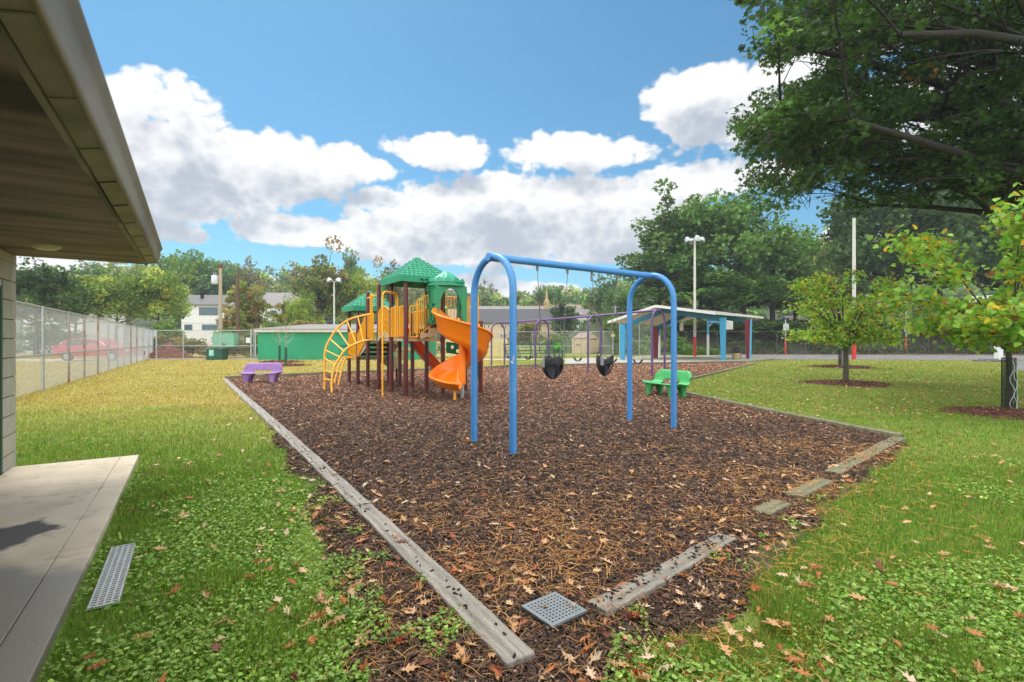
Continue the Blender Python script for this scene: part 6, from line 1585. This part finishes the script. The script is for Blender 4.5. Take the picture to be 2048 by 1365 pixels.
# ------------------------------------------------------------------ big overhanging tree at upper right (trunk out of frame)
bt = thing('maple_tree', 'large dark leaved maple overhanging from the upper right with heavy limbs', 'tree', (19.5, 15.5, 0))
br = np.random.default_rng(21); rnd = random.Random(21)
mb = MB(); base = Vector((19.5, 15.5, 0))
mb.tube([base + Vector((0, 0, -.3)), base + Vector((-.1, 0, 1.5)), base + Vector((-.2, -.1, 4)), base + Vector((0, .1, 8)), base + Vector((.2, 0, 13))], [.75, .55, .48, .38, .15], 14, False)
tips = []
MAPLE = [(1475, -400), (1470, -20), (1485, 20), (1512, 80), (1502, 122), (1560, 132), (1600, 105), (1648, 92), (1640, 140), (1600, 165), (1530, 172), (1492, 205), (1470, 240), (1458, 262), (1462, 292), (1492, 288), (1505, 325), (1478, 352), (1500, 395), (1550, 432), (1610, 440), (1640, 420), (1652, 372), (1690, 392), (1684, 425), (1730, 425), (1800, 405), (1900, 392), (2100, 415), (2600, 430), (2900, -400)]
def seen(p): return (CX + FPX * p[0] / max(p[1], .5), CY - FPX * (p[2] - H) / max(p[1], .5))
def in_maple(p):
    if p[1] < 1.5: return True
    a, b = seen(p); return bool(inpoly(np.array([a]), np.array([b]), MAPLE)[0])
def limb(p0, p1, r0, depth, sag=.0):
    p0, p1 = Vector(p0), Vector(p1)
    if depth and not in_maple(p1):
        p1 = p0.lerp(p1, .45)
        if not in_maple(p1): return
    d = p1 - p0; Ln = d.length; K = 5
    w1 = Vector((rnd.uniform(-1, 1), rnd.uniform(-1, 1), rnd.uniform(-.3, .7))) * Ln * .06
    pts = [p0 + d * (k / K) + w1 * math.sin(PI * k / K) + Vector((0, 0, sag * Ln * math.sin(PI * k / K))) for k in range(K + 1)]
    mb.tube(pts, [r0 * (1 - .72 * k / K) for k in range(K + 1)], 8 if depth < 2 else 5, False)
    if depth >= 2: tips.extend([pts[2], pts[3], pts[4], pts[5]]); return
    for k in range(1, K + 1):
        for q in range(3 if depth == 0 else 2):
            a = rnd.uniform(-1.1, 1.1); dd = Matrix.Rotation(a, 3, 'Z') @ d.normalized(); dd.z += rnd.uniform(-.35, .45); dd.normalize()
            ln = (Ln * .38 if depth == 0 else Ln * .55) * rnd.uniform(.6, 1.15)
            limb(pts[k], pts[k] + dd * ln, r0 * (1 - .72 * k / K) * .5, depth + 1, .05)
def px3(px, py, Y): return P(px, py, Y)
for (sx_, sz_), tgt, r0 in (((-.2, 4.6), px3(1640, 330, 15.5), .26), ((-.1, 5.8), px3(1560, 215, 14.5), .27), ((0, 7.0), px3(1585, 90, 14.0), .22), ((-.2, 3.9), px3(1740, 410, 16.5), .17), ((0, 8.5), px3(1600, -60, 14), .2),
        ((.1, 5.0), px3(1700, 240, 11.5), .2), ((.1, 7.2), px3(1800, 70, 10.5), .2), ((-.1, 4.9), px3(1780, 330, 20), .18), ((0, 6.6), px3(1660, 230, 20), .18), ((0, 8), px3(1750, 60, 19), .18), ((.1, 9.5), px3(1800, -120, 13), .18), ((0, 10.5), px3(1950, -200, 15), .15), ((.1, 6), (20, 5.5, 7.5), .16), ((.2, 7), (26, 15, 9), .2), ((.2, 8), (22, 24, 9.5), .2)):
    limb(base + Vector((sx_, 0, sz_)), tgt, r0, 0, .04)
tp_ = np.array([tuple(t) for t in tips])
tp_ = tp_[(tp_[:, 2] > 3.9)]
nf = 2100; fx, fy, fY = br.uniform(1455, 2250, nf), br.uniform(-150, 445, nf), br.uniform(11.5, 20, nf)
kp = inpoly(fx, fy, MAPLE) & (fbm(fx, fy, 55) > .41); fx, fy, fY = fx[kp], fy[kp], fY[kp]
fill = np.stack([(fx - CX) * fY / FPX, fY, H + (CY - fy) * fY / FPX], -1)
for q in fill:          # a twig carries every outer clump back to the nearest branch tip
    dd = ((tp_ - q) ** 2).sum(1); t = tp_[int(dd.argmin())]
    if dd.min() < 2.0 and abs(t[2] - q[2]) < .8: mb.tube([Vector(t), Vector((t + q) / 2) + Vector((0, 0, .08)), Vector(q)], [.018, .012, .005], 4, False)
tp_ = np.concatenate([tp_[[in_maple(t) for t in tp_]], fill])
print('maple clumps', len(tp_))
if len(tp_) > 2600: tp_ = tp_[br.choice(len(tp_), 2600, replace=False)]
mb.build('trunk', M['bark'], bt)
lv = leaves_on(br, tp_, .42, 30, .16, [(.045, .09, .024), (.06, .115, .03), (.036, .072, .02), (.08, .14, .035), (.3, .18, .03)], [4, 4, 3, 2, .12], T_MAPLE, .6, .6, .2)
np_mesh('crown', lv[0], lv[1], M['leaf'], lv[2], None)
cw = bpy.data.objects['crown'] if False else COL.objects[-1]
cw.data.transform(Matrix.Translation(-base)); cw.parent = bt; KIDS.setdefault(bt.name, []).append(cw)

# ------------------------------------------------------------------ young redbud-like trees
def young_tree(base, H_, R, zlow, seed, nleaf, leaf, label, guard, stems, cols, wts, name='young_tree', trunk_r=.05, flatten=1.0):
    r = np.random.default_rng(seed); rn = random.Random(seed); root = thing(name, label, 'tree', base)
    b = Vector(base); mb = MB(); sprays = []
    fork = b + Vector((0, 0, zlow * .8))
    mb.tube([b + Vector((0, 0, -.05)), b + Vector((.01, 0, zlow * .4)), fork], [trunk_r * 1.15, trunk_r, trunk_r * .9], 10, False)
    for k in range(stems):
        a = 2 * PI * k / stems + rn.uniform(-.4, .4); el = rn.uniform(.3, 1.42); ln = R * rn.uniform(.8, 1.08) / max(.35, math.cos(el)); ln = min(ln, (H_ - zlow) * 1.05)
        d = Vector((math.cos(a) * math.cos(el), math.sin(a) * math.cos(el), math.sin(el)))
        pts = [fork + d * (ln * t) + Vector((0, 0, .12 * ln * math.sin(PI * t) - .05 * ln * t * t)) for t in (0, .25, .5, .75, 1)]
        for q in range(1, 4): pts[q] += Vector((rn.uniform(-.06, .06), rn.uniform(-.06, .06), 0))
        mb.tube(pts, [trunk_r * .5, trunk_r * .38, trunk_r * .27, trunk_r * .17, trunk_r * .06], 6, False)
        for q in range(1, 5):
            for w_ in range(4):
                aa = a + rn.uniform(-1.5, 1.5); sl_ = R * rn.uniform(.25, .55); e2 = rn.uniform(-.15, .3)
                tip = pts[q] + Vector((math.cos(aa) * sl_, math.sin(aa) * sl_, e2 * sl_))
                mb.tube([pts[q], pts[q].lerp(tip, .5) + Vector((0, 0, .04)), tip], [trunk_r * .14, trunk_r * .09, trunk_r * .04], 4, False)
                sprays.append((pts[q], tip))
    mb.build('trunk', M['barkred'], root)
    n = nleaf; i = r.integers(0, len(sprays), n); t = r.uniform(.15, 1.05, n)
    A = np.array([tuple(s[0]) for s in sprays])[i]; B_ = np.array([tuple(s[1]) for s in sprays])[i]
    pos = A + (B_ - A) * t[:, None] + r.normal(0, .085 * R, (n, 3)) * np.array([1, 1, .95]); pos[:, 2] -= leaf * .35
    ok = (pos[:, 2] > b.z + zlow * .78); pos = pos[ok]; n = len(pos)
    c = palette(n, cols, wts, .16, r); s = leaf * r.uniform(.6, 1.25, n)
    V, F, Cc = scatter(pos - np.array(b), np.stack([s, s, s], -1), r.uniform(0, 6.28, n), r.normal(-.6, .5, n), r.normal(0, .5, n), T_HEART, c, 0, r)
    np_mesh('crown', V, F, M['leaf'], Cc, root)
    if guard:
        mg = MB(); n_ = 22; gh = guard
        for k in range(n_):
            a = 2 * PI * k / n_; q = b + Vector((.105 * math.cos(a), .105 * math.sin(a), 0)); mg.tube([q, q + Vector((0, 0, gh))], .0045, 4)
        for k in range(28): mg.tube([b + Vector((.105 * math.cos(a), .105 * math.sin(a), gh * (k + .5) / 28)) for a in [2 * PI * j / 16 for j in range(17)]], .004, 4)
        mg.build('trunk_guard', M['black'], root)
        for k in range(3):
            a0 = -1.9 + .5 * k; pts = []
            for j in range(12):
                zz = gh * (.95 - .85 * j / 11); a = a0 + .35 * math.sin(j * (1.1 + k * .3)); pts.append(b + Vector((.118 * math.cos(a), .118 * math.sin(a), zz)))
            MB().tube(pts, .006, 5).build('tie_cord', mat('pale cord', (.45, .52, .5), .6), root)
    return root
YC = [(.27, .46, .07), (.34, .52, .09), (.21, .36, .06), (.6, .46, .04), (.65, .42, .04), (.3, .14, .05)]; YW = [4, 4, 3, 1.6, .8, .5]
young_tree((9.62, 9.78, 0), 4.35, 1.45, 1.5, 31, 8000, .108, 'nearest young tree with heart shaped yellowing leaves and a black mesh guard', 1.08, 15, YC, YW, trunk_r=.052)
young_tree((11.3, 17.1, 0), 3.95, 1.35, 1.45, 33, 7500, .088, 'young yellowing tree with twin dark trunks in the middle of the right lawn', None, 16, YC, YW, trunk_r=.085)
young_tree((17.55, 27, 0), 3.4, 1.2, 1.4, 35, 3000, .11, 'young tree with dark guard standing just behind the middle yellowing tree', .95, 12, YC, YW, trunk_r=.06)
def sapling(b, h, gh, label, seed):
    rn = random.Random(seed); b = Vector(b); root = thing('sapling', label, 'sapling', b); mb = MB()
    mb.tube([b + Vector((0, 0, -.05)), b + Vector((.02, 0, h * .5)), b + Vector((0, .02, h))], [.028, .02, .006], 7, False)
    for k in range(11):
        z = h * rn.uniform(.4, .85); a = rn.uniform(0, 6.28); l_ = h * rn.uniform(.18, .34); s_ = b + Vector((0, 0, z))
        mb.tube([s_, s_ + Vector((math.cos(a) * l_ * .5, math.sin(a) * l_ * .5, l_ * .35)), s_ + Vector((math.cos(a) * l_ * .75, math.sin(a) * l_ * .75, l_ * .9))], [.012, .009, .004], 4, False)
    mb.build('trunk', mat('pale twig', (.33, .3, .24), .8), root)
    MB().tube([b, b + Vector((0, 0, gh))], .075, 10).build('trunk_guard', M['darkgreen'], root)
sapling(G(559, 724), 2.75, 1.1, 'thin bare sapling with green guard nearer the green wall', 3)
sapling(G(571.5, 732), 2.6, 1.05, 'thin bare sapling with green guard nearer the purple bench', 4)

# mulch rings and the bark pile
RC = [(.11, .045, .03), (.16, .065, .04), (.075, .035, .025), (.2, .1, .06), (.27, .16, .09)]
for (c, R), n, lb in zip(RINGS, (2600, 1800, 800, 500, 600), ('red brown bark ring around the nearest young tree', 'red brown bark ring under the middle yellowing tree', 'bark ring under the young tree behind the middle one', 'bark ring around the sapling nearer the green wall', 'bark ring around the sapling nearer the purple bench')):
    r = np.random.default_rng(int(n)); a = r.uniform(0, 6.28, n); q = np.sqrt(r.random(n)) * R * (1 + .12 * np.sin(3 * a) + .08 * np.sin(7 * a)); far = max(1, c[1] / 12)
    zz = .10 * np.clip(1 - q / R, 0, 1) + .012
    pos = np.stack([c[0] + q * np.cos(a), c[1] + q * np.sin(a), zz], -1)
    s = np.stack([r.uniform(.018, .035, n) * far, r.uniform(.05, .11, n) * far, r.uniform(.008, .016, n) * far], -1)
    V, F, Cc = scatter(pos, s, r.uniform(0, 6.28, n), r.normal(0, .3, n), r.normal(0, .3, n), T_CHIP, palette(n, RC, [4, 4, 3, 1.5, .5], .2, r), .06, r)
    o = np_mesh('mulch_ring', V, F, M['chip'], Cc); tag(o, lb, 'mulch', kind='stuff')
    mb = MB(); mb.lathe([(R * .96, -.01), (R * .8, .02), (R * .4, .07), (0, .09)], (c[0], c[1], 0), 24); o = mb.build('mulch_mound', mat('bark ring base', (.07, .035, .025), .9), None); tag(o, kind='structure')
r = np.random.default_rng(77); n = 6000; pc_ = np.array([hx(345, 41), 40.6]); a = r.uniform(0, 6.28, n); q = np.sqrt(r.random(n)); 
R1, Hp = 1.75, 1.15; zz = Hp * (1 - q) ** .9 * (1 + .12 * np.sin(5 * a))
pos = np.stack([pc_[0] + R1 * q * np.cos(a), pc_[1] + R1 * .8 * q * np.sin(a), zz], -1); s = np.stack([r.uniform(.05, .09, n), r.uniform(.1, .22, n), r.uniform(.02, .04, n)], -1)
V, F, Cc = scatter(pos, s, r.uniform(0, 6.28, n), r.normal(0, .5, n), r.normal(0, .5, n), T_CHIP, palette(n, [(.27, .11, .065), (.34, .15, .09), (.18, .075, .05)], None, .2, r), .06, r)
pile = np_mesh('bark_pile', V - np.array([pc_[0], pc_[1], 0]), F, M['chip'], Cc); pile.location = (pc_[0], pc_[1], 0); tag(pile, 'heap of red brown bark chips behind the back fence', 'bark pile')
# ------------------------------------------------------------------ ground cover: turf, clover, chips, needles, leaves
def sample_xy(n, y0, y1, r, spread=1.16, pad=1.2, power=0.0):
    u = r.random(n); 
    Y = np.exp(np.log(y0) + u * (np.log(y1) - np.log(y0)))
    if power: Y = y0 + (Y - y0) * (u ** power)
    X = r.uniform(-1, 1, n) * (spread * Y + pad)
    return X, Y
def off_hard(x, y):     # clear of slab, building, drain
    ok = ~inpoly(x, y, SLAB2); ok &= ~((x * -.533 + y * .846 < 7.6) & (x * .846 + y * .533 < -1.6))
    s, t = x * D1.x + y * D1.y, x * D2.x + y * D2.y
    ok &= ~((s > 3.36) & (s < 4.28) & (t > -.475) & (t < -.33))
    for (c, R) in RINGS: ok &= np.hypot(x - c[0], y - c[1]) > R * .93
    ok &= ~((y > 37.6) & (x > -19.2) & (x < -6.4))
    ok &= ~((y > 38) & (x > 17)) & ~((x > 15.5) & (y > 41)) & ~inpoly(x, y, [tuple(p[:2]) for p in pad])
    ok &= ~inpoly(x, y, [tuple(p[:2]) for p in (G(2020, 724), G(2030, 740), G(2300, 775), (75, 40, 0))])
    return ok
gr = np.random.default_rng(101)
X, Y = sample_xy(430000, 1.75, 46, gr); X2, Y2 = sample_xy(110000, 1.75, 5.5, gr); X, Y = np.concatenate([X, X2]), np.concatenate([Y, Y2])
sd_ = bed_sd(X, Y)
patch = fbm(X + 50, Y, .9)
ok = off_hard(X, Y) & ((sd_ < -.02) | ((sd_ < .25) & (gr.random(len(X)) < .12))) & ~inpoly(X, Y, BEDIN2)
X, Y, sd_ = X[ok], Y[ok], sd_[ok]; n = len(X)
hgt = (.03 + .022 * gr.random(n)) * (.6 + .8 * fbm(X, Y, 1.3)) * (1 + .25 * np.log(np.maximum(Y, 2) / 2) * .6)
tuft = np.zeros(n)
for tx_, ty_, tr in ((G(1600, 1240), 0, .2), (G(560, 1290), 0, .3), (G(440, 1180), 0, .25), (G(1900, 1330), 0, .25), (G(300, 1000), 0, .3)):
    tuft = np.maximum(tuft, np.exp(-((X - tx_.x) ** 2 + (Y - tx_.y) ** 2) / tr ** 2))
hgt *= 1 + 1.5 * tuft
wid = .0042 * (np.maximum(Y, 2) / 2) ** .85 * (1 + .4 * gr.random(n))
c = turf_colour(X, Y) * np.exp(gr.normal(0, .22, (n, 1))) * np.array([1.0, 1.0, .9])
dead = gr.random(n) < .10; c[dead] = np.array([.34, .27, .11]) * np.exp(gr.normal(0, .2, (dead.sum(), 1)))
pos = np.stack([X, Y, np.full(n, -.004)], -1)
# blade template stands along +Y; tilt it upright
V, F, Cc = scatter(pos, np.stack([wid, hgt, hgt], -1), gr.uniform(0, 6.28, n), gr.normal(.75, .38, n), gr.normal(0, .2, n), T_BLADE, np.clip(c, .005, .8), 0, gr)
o = np_mesh('grass', V, F, M['grassblade'], Cc); tag(o, 'green to straw coloured lawn grass', 'grass', kind='stuff')

# clover and ground ivy in the foreground turf
X, Y = sample_xy(190000, 1.75, 11, gr); sd_ = bed_sd(X, Y)
cl = fbm(X + 11, Y + 3, 1.1) + .25 * np.clip((4.5 - Y) / 3, -.6, 1) 
ok = off_hard(X, Y) & (sd_ < .06) & (cl > .51 + .17 * gr.random(len(X))) & ~inpoly(X, Y, BEDIN2)
iso = off_hard(X, Y) & (sd_ > .0) & (sd_ < .55) & (Y < 4.5) & (vnoise(X, Y, .16) > .8) & ~inpoly(X, Y, BEDIN2)
ok |= iso
X, Y = X[ok], Y[ok]; n = len(X); print('clover', n)
s = gr.uniform(.008, .021, n) * (1 + .07 * Y)
pos = np.stack([X, Y, gr.uniform(.012, .055, n)], -1)
c = palette(n, [(.2, .33, .05), (.25, .4, .07), (.15, .26, .04), (.34, .46, .12)], None, .18, gr)
V, F, Cc = scatter(pos, np.stack([s, s, s], -1), gr.uniform(0, 6.28, n), gr.normal(-.1, .38, n), gr.normal(0, .38, n), T_DISC, c, .05, gr)
o = np_mesh('clover', V, F, M['leaf'], Cc); tag(o, 'low round leaved clover patches in the foreground turf', 'clover', kind='stuff')

# bark chips over the mulch
X, Y = sample_xy(290000, 1.75, 31, gr, 1.0, 1.5); sd_ = bed_sd(X, Y)
ok = (sd_ > -.02) & off_hard(X, Y); X, Y = X[ok], Y[ok]; n = len(X); print('chips', n)
k = .66 * (np.maximum(Y, 2.4) / 2.4) ** .6
s = np.stack([gr.uniform(.009, .02, n) * k, gr.uniform(.022, .06, n) * k, gr.uniform(.005, .012, n) * k ** .7], -1)
tone = mulch_tone(X, Y)
c = palette(n, [(.056, .034, .024), (.085, .05, .034), (.036, .023, .018), (.14, .076, .045), (.21, .115, .066), (.38, .27, .18)], [5, 5, 2.5, 3.2, 1.6, .3], .25, gr) * tone ** .85
V, F, Cc = scatter(np.stack([X, Y, bed_z(X, Y) + .006 + .012 * gr.random(n)], -1), s, gr.uniform(0, 6.28, n), gr.normal(0, .3, n), gr.normal(0, .35, n), T_CHIP, np.clip(c, .004, .7), .07, gr)
o = np_mesh('bark_chips', V, F, M['chip'], Cc); tag(o, 'dark wet bark chips covering the play area', 'bark mulch', kind='stuff')
# a few chips lying on the planks
m = 90; u = gr.random(m); P0, P1 = EL[0], W(9.5, 1.12)
lx = P0.x + (P1.x - P0.x) * u + gr.uniform(-.05, .05, m) * D2.x; ly = P0.y + (P1.y - P0.y) * u + gr.uniform(-.05, .05, m) * D2.y
m2 = 90; u2 = gr.random(m2); Q0, Q1 = G(1195, 1232), G(1450, 1085); lx = np.concatenate([lx, Q0.x + (Q1.x - Q0.x) * u2 + gr.uniform(-.05, .05, m2)]); ly = np.concatenate([ly, Q0.y + (Q1.y - Q0.y) * u2 + gr.uniform(-.03, .03, m2)]); m += m2
s = np.stack([gr.uniform(.005, .011, m), gr.uniform(.012, .03, m), gr.uniform(.006, .011, m)], -1)
V, F, Cc = scatter(np.stack([lx, ly, np.full(m, .058)], -1), s, gr.uniform(0, 6.28, m), gr.normal(0, .1, m), gr.normal(0, .1, m), T_CHIP, palette(m, [(.03, .022, .018), (.05, .035, .03)], None, .2, gr), .07, gr)
o = np_mesh('loose_bark_bits', V, F, M['chip'], Cc); tag(o, 'loose dark bark bits lying on the grey planks', 'bark bits', kind='stuff')

# pine needles, thickest towards the near right edge
X, Y = sample_xy(200000, 1.75, 13, gr, 1.05, 1.2); sd_ = bed_sd(X, Y)
e_n = polydist(X, Y, [tuple(p[:2]) for p in E_near] + [tuple(p[:2]) for p in reversed(E_near)])
dens = .05 + .30 * np.exp(-(e_n / 1.6) ** 2) * np.clip((Y - 2) / 1.5, .4, 1.3) + .06 * np.exp(-((Y - 2.5) / 1.2) ** 2)
dens *= np.clip(2.4 * (fbm(X + 3, Y * 1.2 + 8, .8) - .26), .05, 1.4)
dens *= np.clip((Y - 1.6) / 1.6, .3, 1)
dens = np.where(sd_ > -.02, dens, .16 * np.exp(-(e_n / .8) ** 2) + .02 * (X > .6))
bas = np.hypot(X - cb_.location.x, Y - cb_.location.y) < .17
ok = off_hard(X, Y) & (gr.random(len(X)) < np.where(bas, .01, dens)) & (Y < 12); X, Y = X[ok], Y[ok]; n = len(X); print('needles', n)
k = (np.maximum(Y, 2.2) / 2.2) ** .7
s = np.stack([.0016 * k * gr.uniform(.8, 1.4, n), gr.uniform(.05, .13, n), gr.uniform(.05, .2, n)], -1)
inb = bed_sd(X, Y) > 0
z = np.where(inb, bed_z(X, Y) + .022, .03) + .01 * gr.random(n)
onp = (e_n[ok] < .07); z = np.where(onp, np.maximum(z, .06), z)
tone = gr.random(n)
c = palette(n, [(.52, .24, .055), (.44, .18, .04), (.58, .33, .11), (.32, .13, .035)], [4, 3, 2, 1.5], .2, gr)
V, F, Cc = scatter(np.stack([X, Y, z], -1), s, gr.uniform(0, 6.28, n), gr.normal(0, .12, n), gr.normal(0, .3, n), T_NEEDLE, c, .0, gr)
o = np_mesh('pine_needles', V, F, M['litter'], Cc); tag(o, 'orange brown pine needles strewn over the mulch', 'needles', kind='stuff')

# fallen leaves: the largest in view are things, the rest litter
LC = [(.5, .27, .12), (.55, .36, .2), (.4, .15, .05), (.3, .08, .03), (.16, .05, .03), (.58, .42, .28)]; LWt = [4, 3, 2.5, 1.5, .8, 1.2]
X, Y = sample_xy(30000, 1.8, 42, gr, 1.06, .4); sd_ = bed_sd(X, Y)
e_t = polydist(X, Y, [tuple(p[:2]) for p in EL + list(reversed(EL))])
near_corner = np.exp(-((X - .2) ** 2 + (Y - 2.4) ** 2) / .8 ** 2)
pd = np.where(sd_ > 0, .07, .05) + .10 * np.exp(-(e_t / .3) ** 2) * (Y < 9) + .16 * near_corner + .5 * np.exp(-(e_n.min() if False else 0)) * 0
pd += .10 * ((np.abs(sd_) < .25) & (Y < 6)) + np.where((X > 3) & (Y > 9), .6, 0) - .02 * ((X < -1) & (sd_ < 0)) - .06 * ((Y > 7) & (sd_ > 0))
pd = np.where((e_t < .09), .012, pd * np.clip((Y - .6) / 3.2, .35, 1))
ok = off_hard(X, Y) & (gr.random(len(X)) < pd) & (polydist(X, Y, [tuple(q[:2]) for q in (c0, c0 + u_vec * .24, c0 + u_vec * .24 + v_vec * .24, c0 + v_vec * .24)]) > .02)
X, Y = X[ok], Y[ok]; order = np.argsort(Y); X, Y = X[order], Y[order]; n = len(X); print('leaves', n)
sz = gr.uniform(.045, .085, n) * (1 + .25 * np.clip((Y - 8) / 10, 0, 1.5)); 
pd_=0
onT = (polydist(X, Y, [tuple(p[:2]) for p in EL + list(reversed(EL))]) < .075)
z = np.where(bed_sd(X, Y) > 0, bed_z(X, Y) + .026, .05); z = np.where(onT, .062, z)
yaw, tilt, roll = gr.uniform(0, 6.28, n), gr.normal(0, .22, n), gr.normal(0, .22, n)
col = palette(n, LC, LWt, .15, gr)
NI = 300
big = np.arange(n) < NI
V, F, Cc = scatter(np.stack([X, Y, z], -1)[~big], np.stack([sz * .8, sz, sz], -1)[~big], yaw[~big], tilt[~big], roll[~big], T_OAK, col[~big], .02, gr)
o = np_mesh('leaf_litter', V, F, M['litter'], Cc); tag(o, 'small brown fallen leaves scattered over the lawn and mulch', 'leaf litter', kind='stuff')
LM = {}
lgrp = 'fallen oak leaves lying loose in the foreground'
names = ['pale tan', 'sand coloured', 'orange brown', 'rust red', 'dark maroon', 'bleached cream']
for k in range(NI):
    ci = int(np.argmin(((np.array(LC) - col[k]) ** 2).sum(1))); var = k % 5; key = (ci, var)
    if key not in LM:
        Vv, Ff, Cv = scatter(np.zeros((1, 3)), np.array([[[.8, .62, .95, .7, .85][var], 1, [1.0, 2.2, .5, 3.2, -1.6][var]]]), np.zeros(1), np.zeros(1), np.zeros(1), T_OAK, np.array([LC[ci]]), .03, gr)
        LM[key] = np_mesh('fallen_leaf', Vv, Ff, M['litter'], Cv); q = LM[key]
    else: q = LM[key].copy(); link(q)
    q.location = (X[k], Y[k], z[k] + .004); q.rotation_euler = (tilt[k], roll[k], yaw[k]); q.scale = (sz[k],) * 3
    tag(q, 'dry %s oak leaf lying loose among the foreground leaves' % names[ci], 'leaf', lgrp)
# small green weeds sprouting in the bare mulch by the timber
for k, (px, py) in enumerate(((690, 1245), (790, 1295), (845, 1165), (765, 1125))):
    q = G(px, py); r = np.random.default_rng(k); n = 34; a = r.uniform(0, 6.28, n); rr_ = r.uniform(.005, .07, n)
    pos = np.stack([rr_ * np.cos(a), rr_ * np.sin(a), .01 + .05 * (1 - rr_ / .08) * r.random(n)], -1); s = r.uniform(.016, .034, n)
    V, F, Cc = scatter(pos, np.stack([s, s * 1.4, s], -1), a - PI / 2, r.normal(.25, .3, n), r.normal(0, .3, n), T_DIAM, palette(n, [(.12, .25, .05), (.09, .19, .04)], None, .15, r), 0, r)
    o = np_mesh('weed_tuft', V, F, M['leaf'], Cc); o.location = q + Vector((0, 0, .012))
    tag(o, ['small green weed tuft in the mulch strip left of the nearest plank', 'lowest green weed tuft by the bottom edge left of the plank end', 'green weed tuft touching the edge of the grey plank', 'topmost green weed tuft in the mulch left of the grey plank'][k], 'weed')

# ------------------------------------------------------------------ thin autumn air
mb = MB(); mb.box((0, 190, 24), (960, 480, 52)); hz = nodes_of('haze')
hm, hnt, hb = hz; hnt.nodes.remove(hb)
pv_ = hnt.nodes.new('ShaderNodeVolumePrincipled'); pv_.inputs['Density'].default_value = .0006; pv_.inputs['Color'].default_value = (.86, .93, 1.0, 1); pv_.inputs['Anisotropy'].default_value = .2
hnt.links.new(pv_.outputs[0], hnt.nodes['Material Output'].inputs['Volume'])
o = mb.build('haze', hm); tag(o, 'thin pale haze softening the far wooded hill', 'haze', kind='stuff')
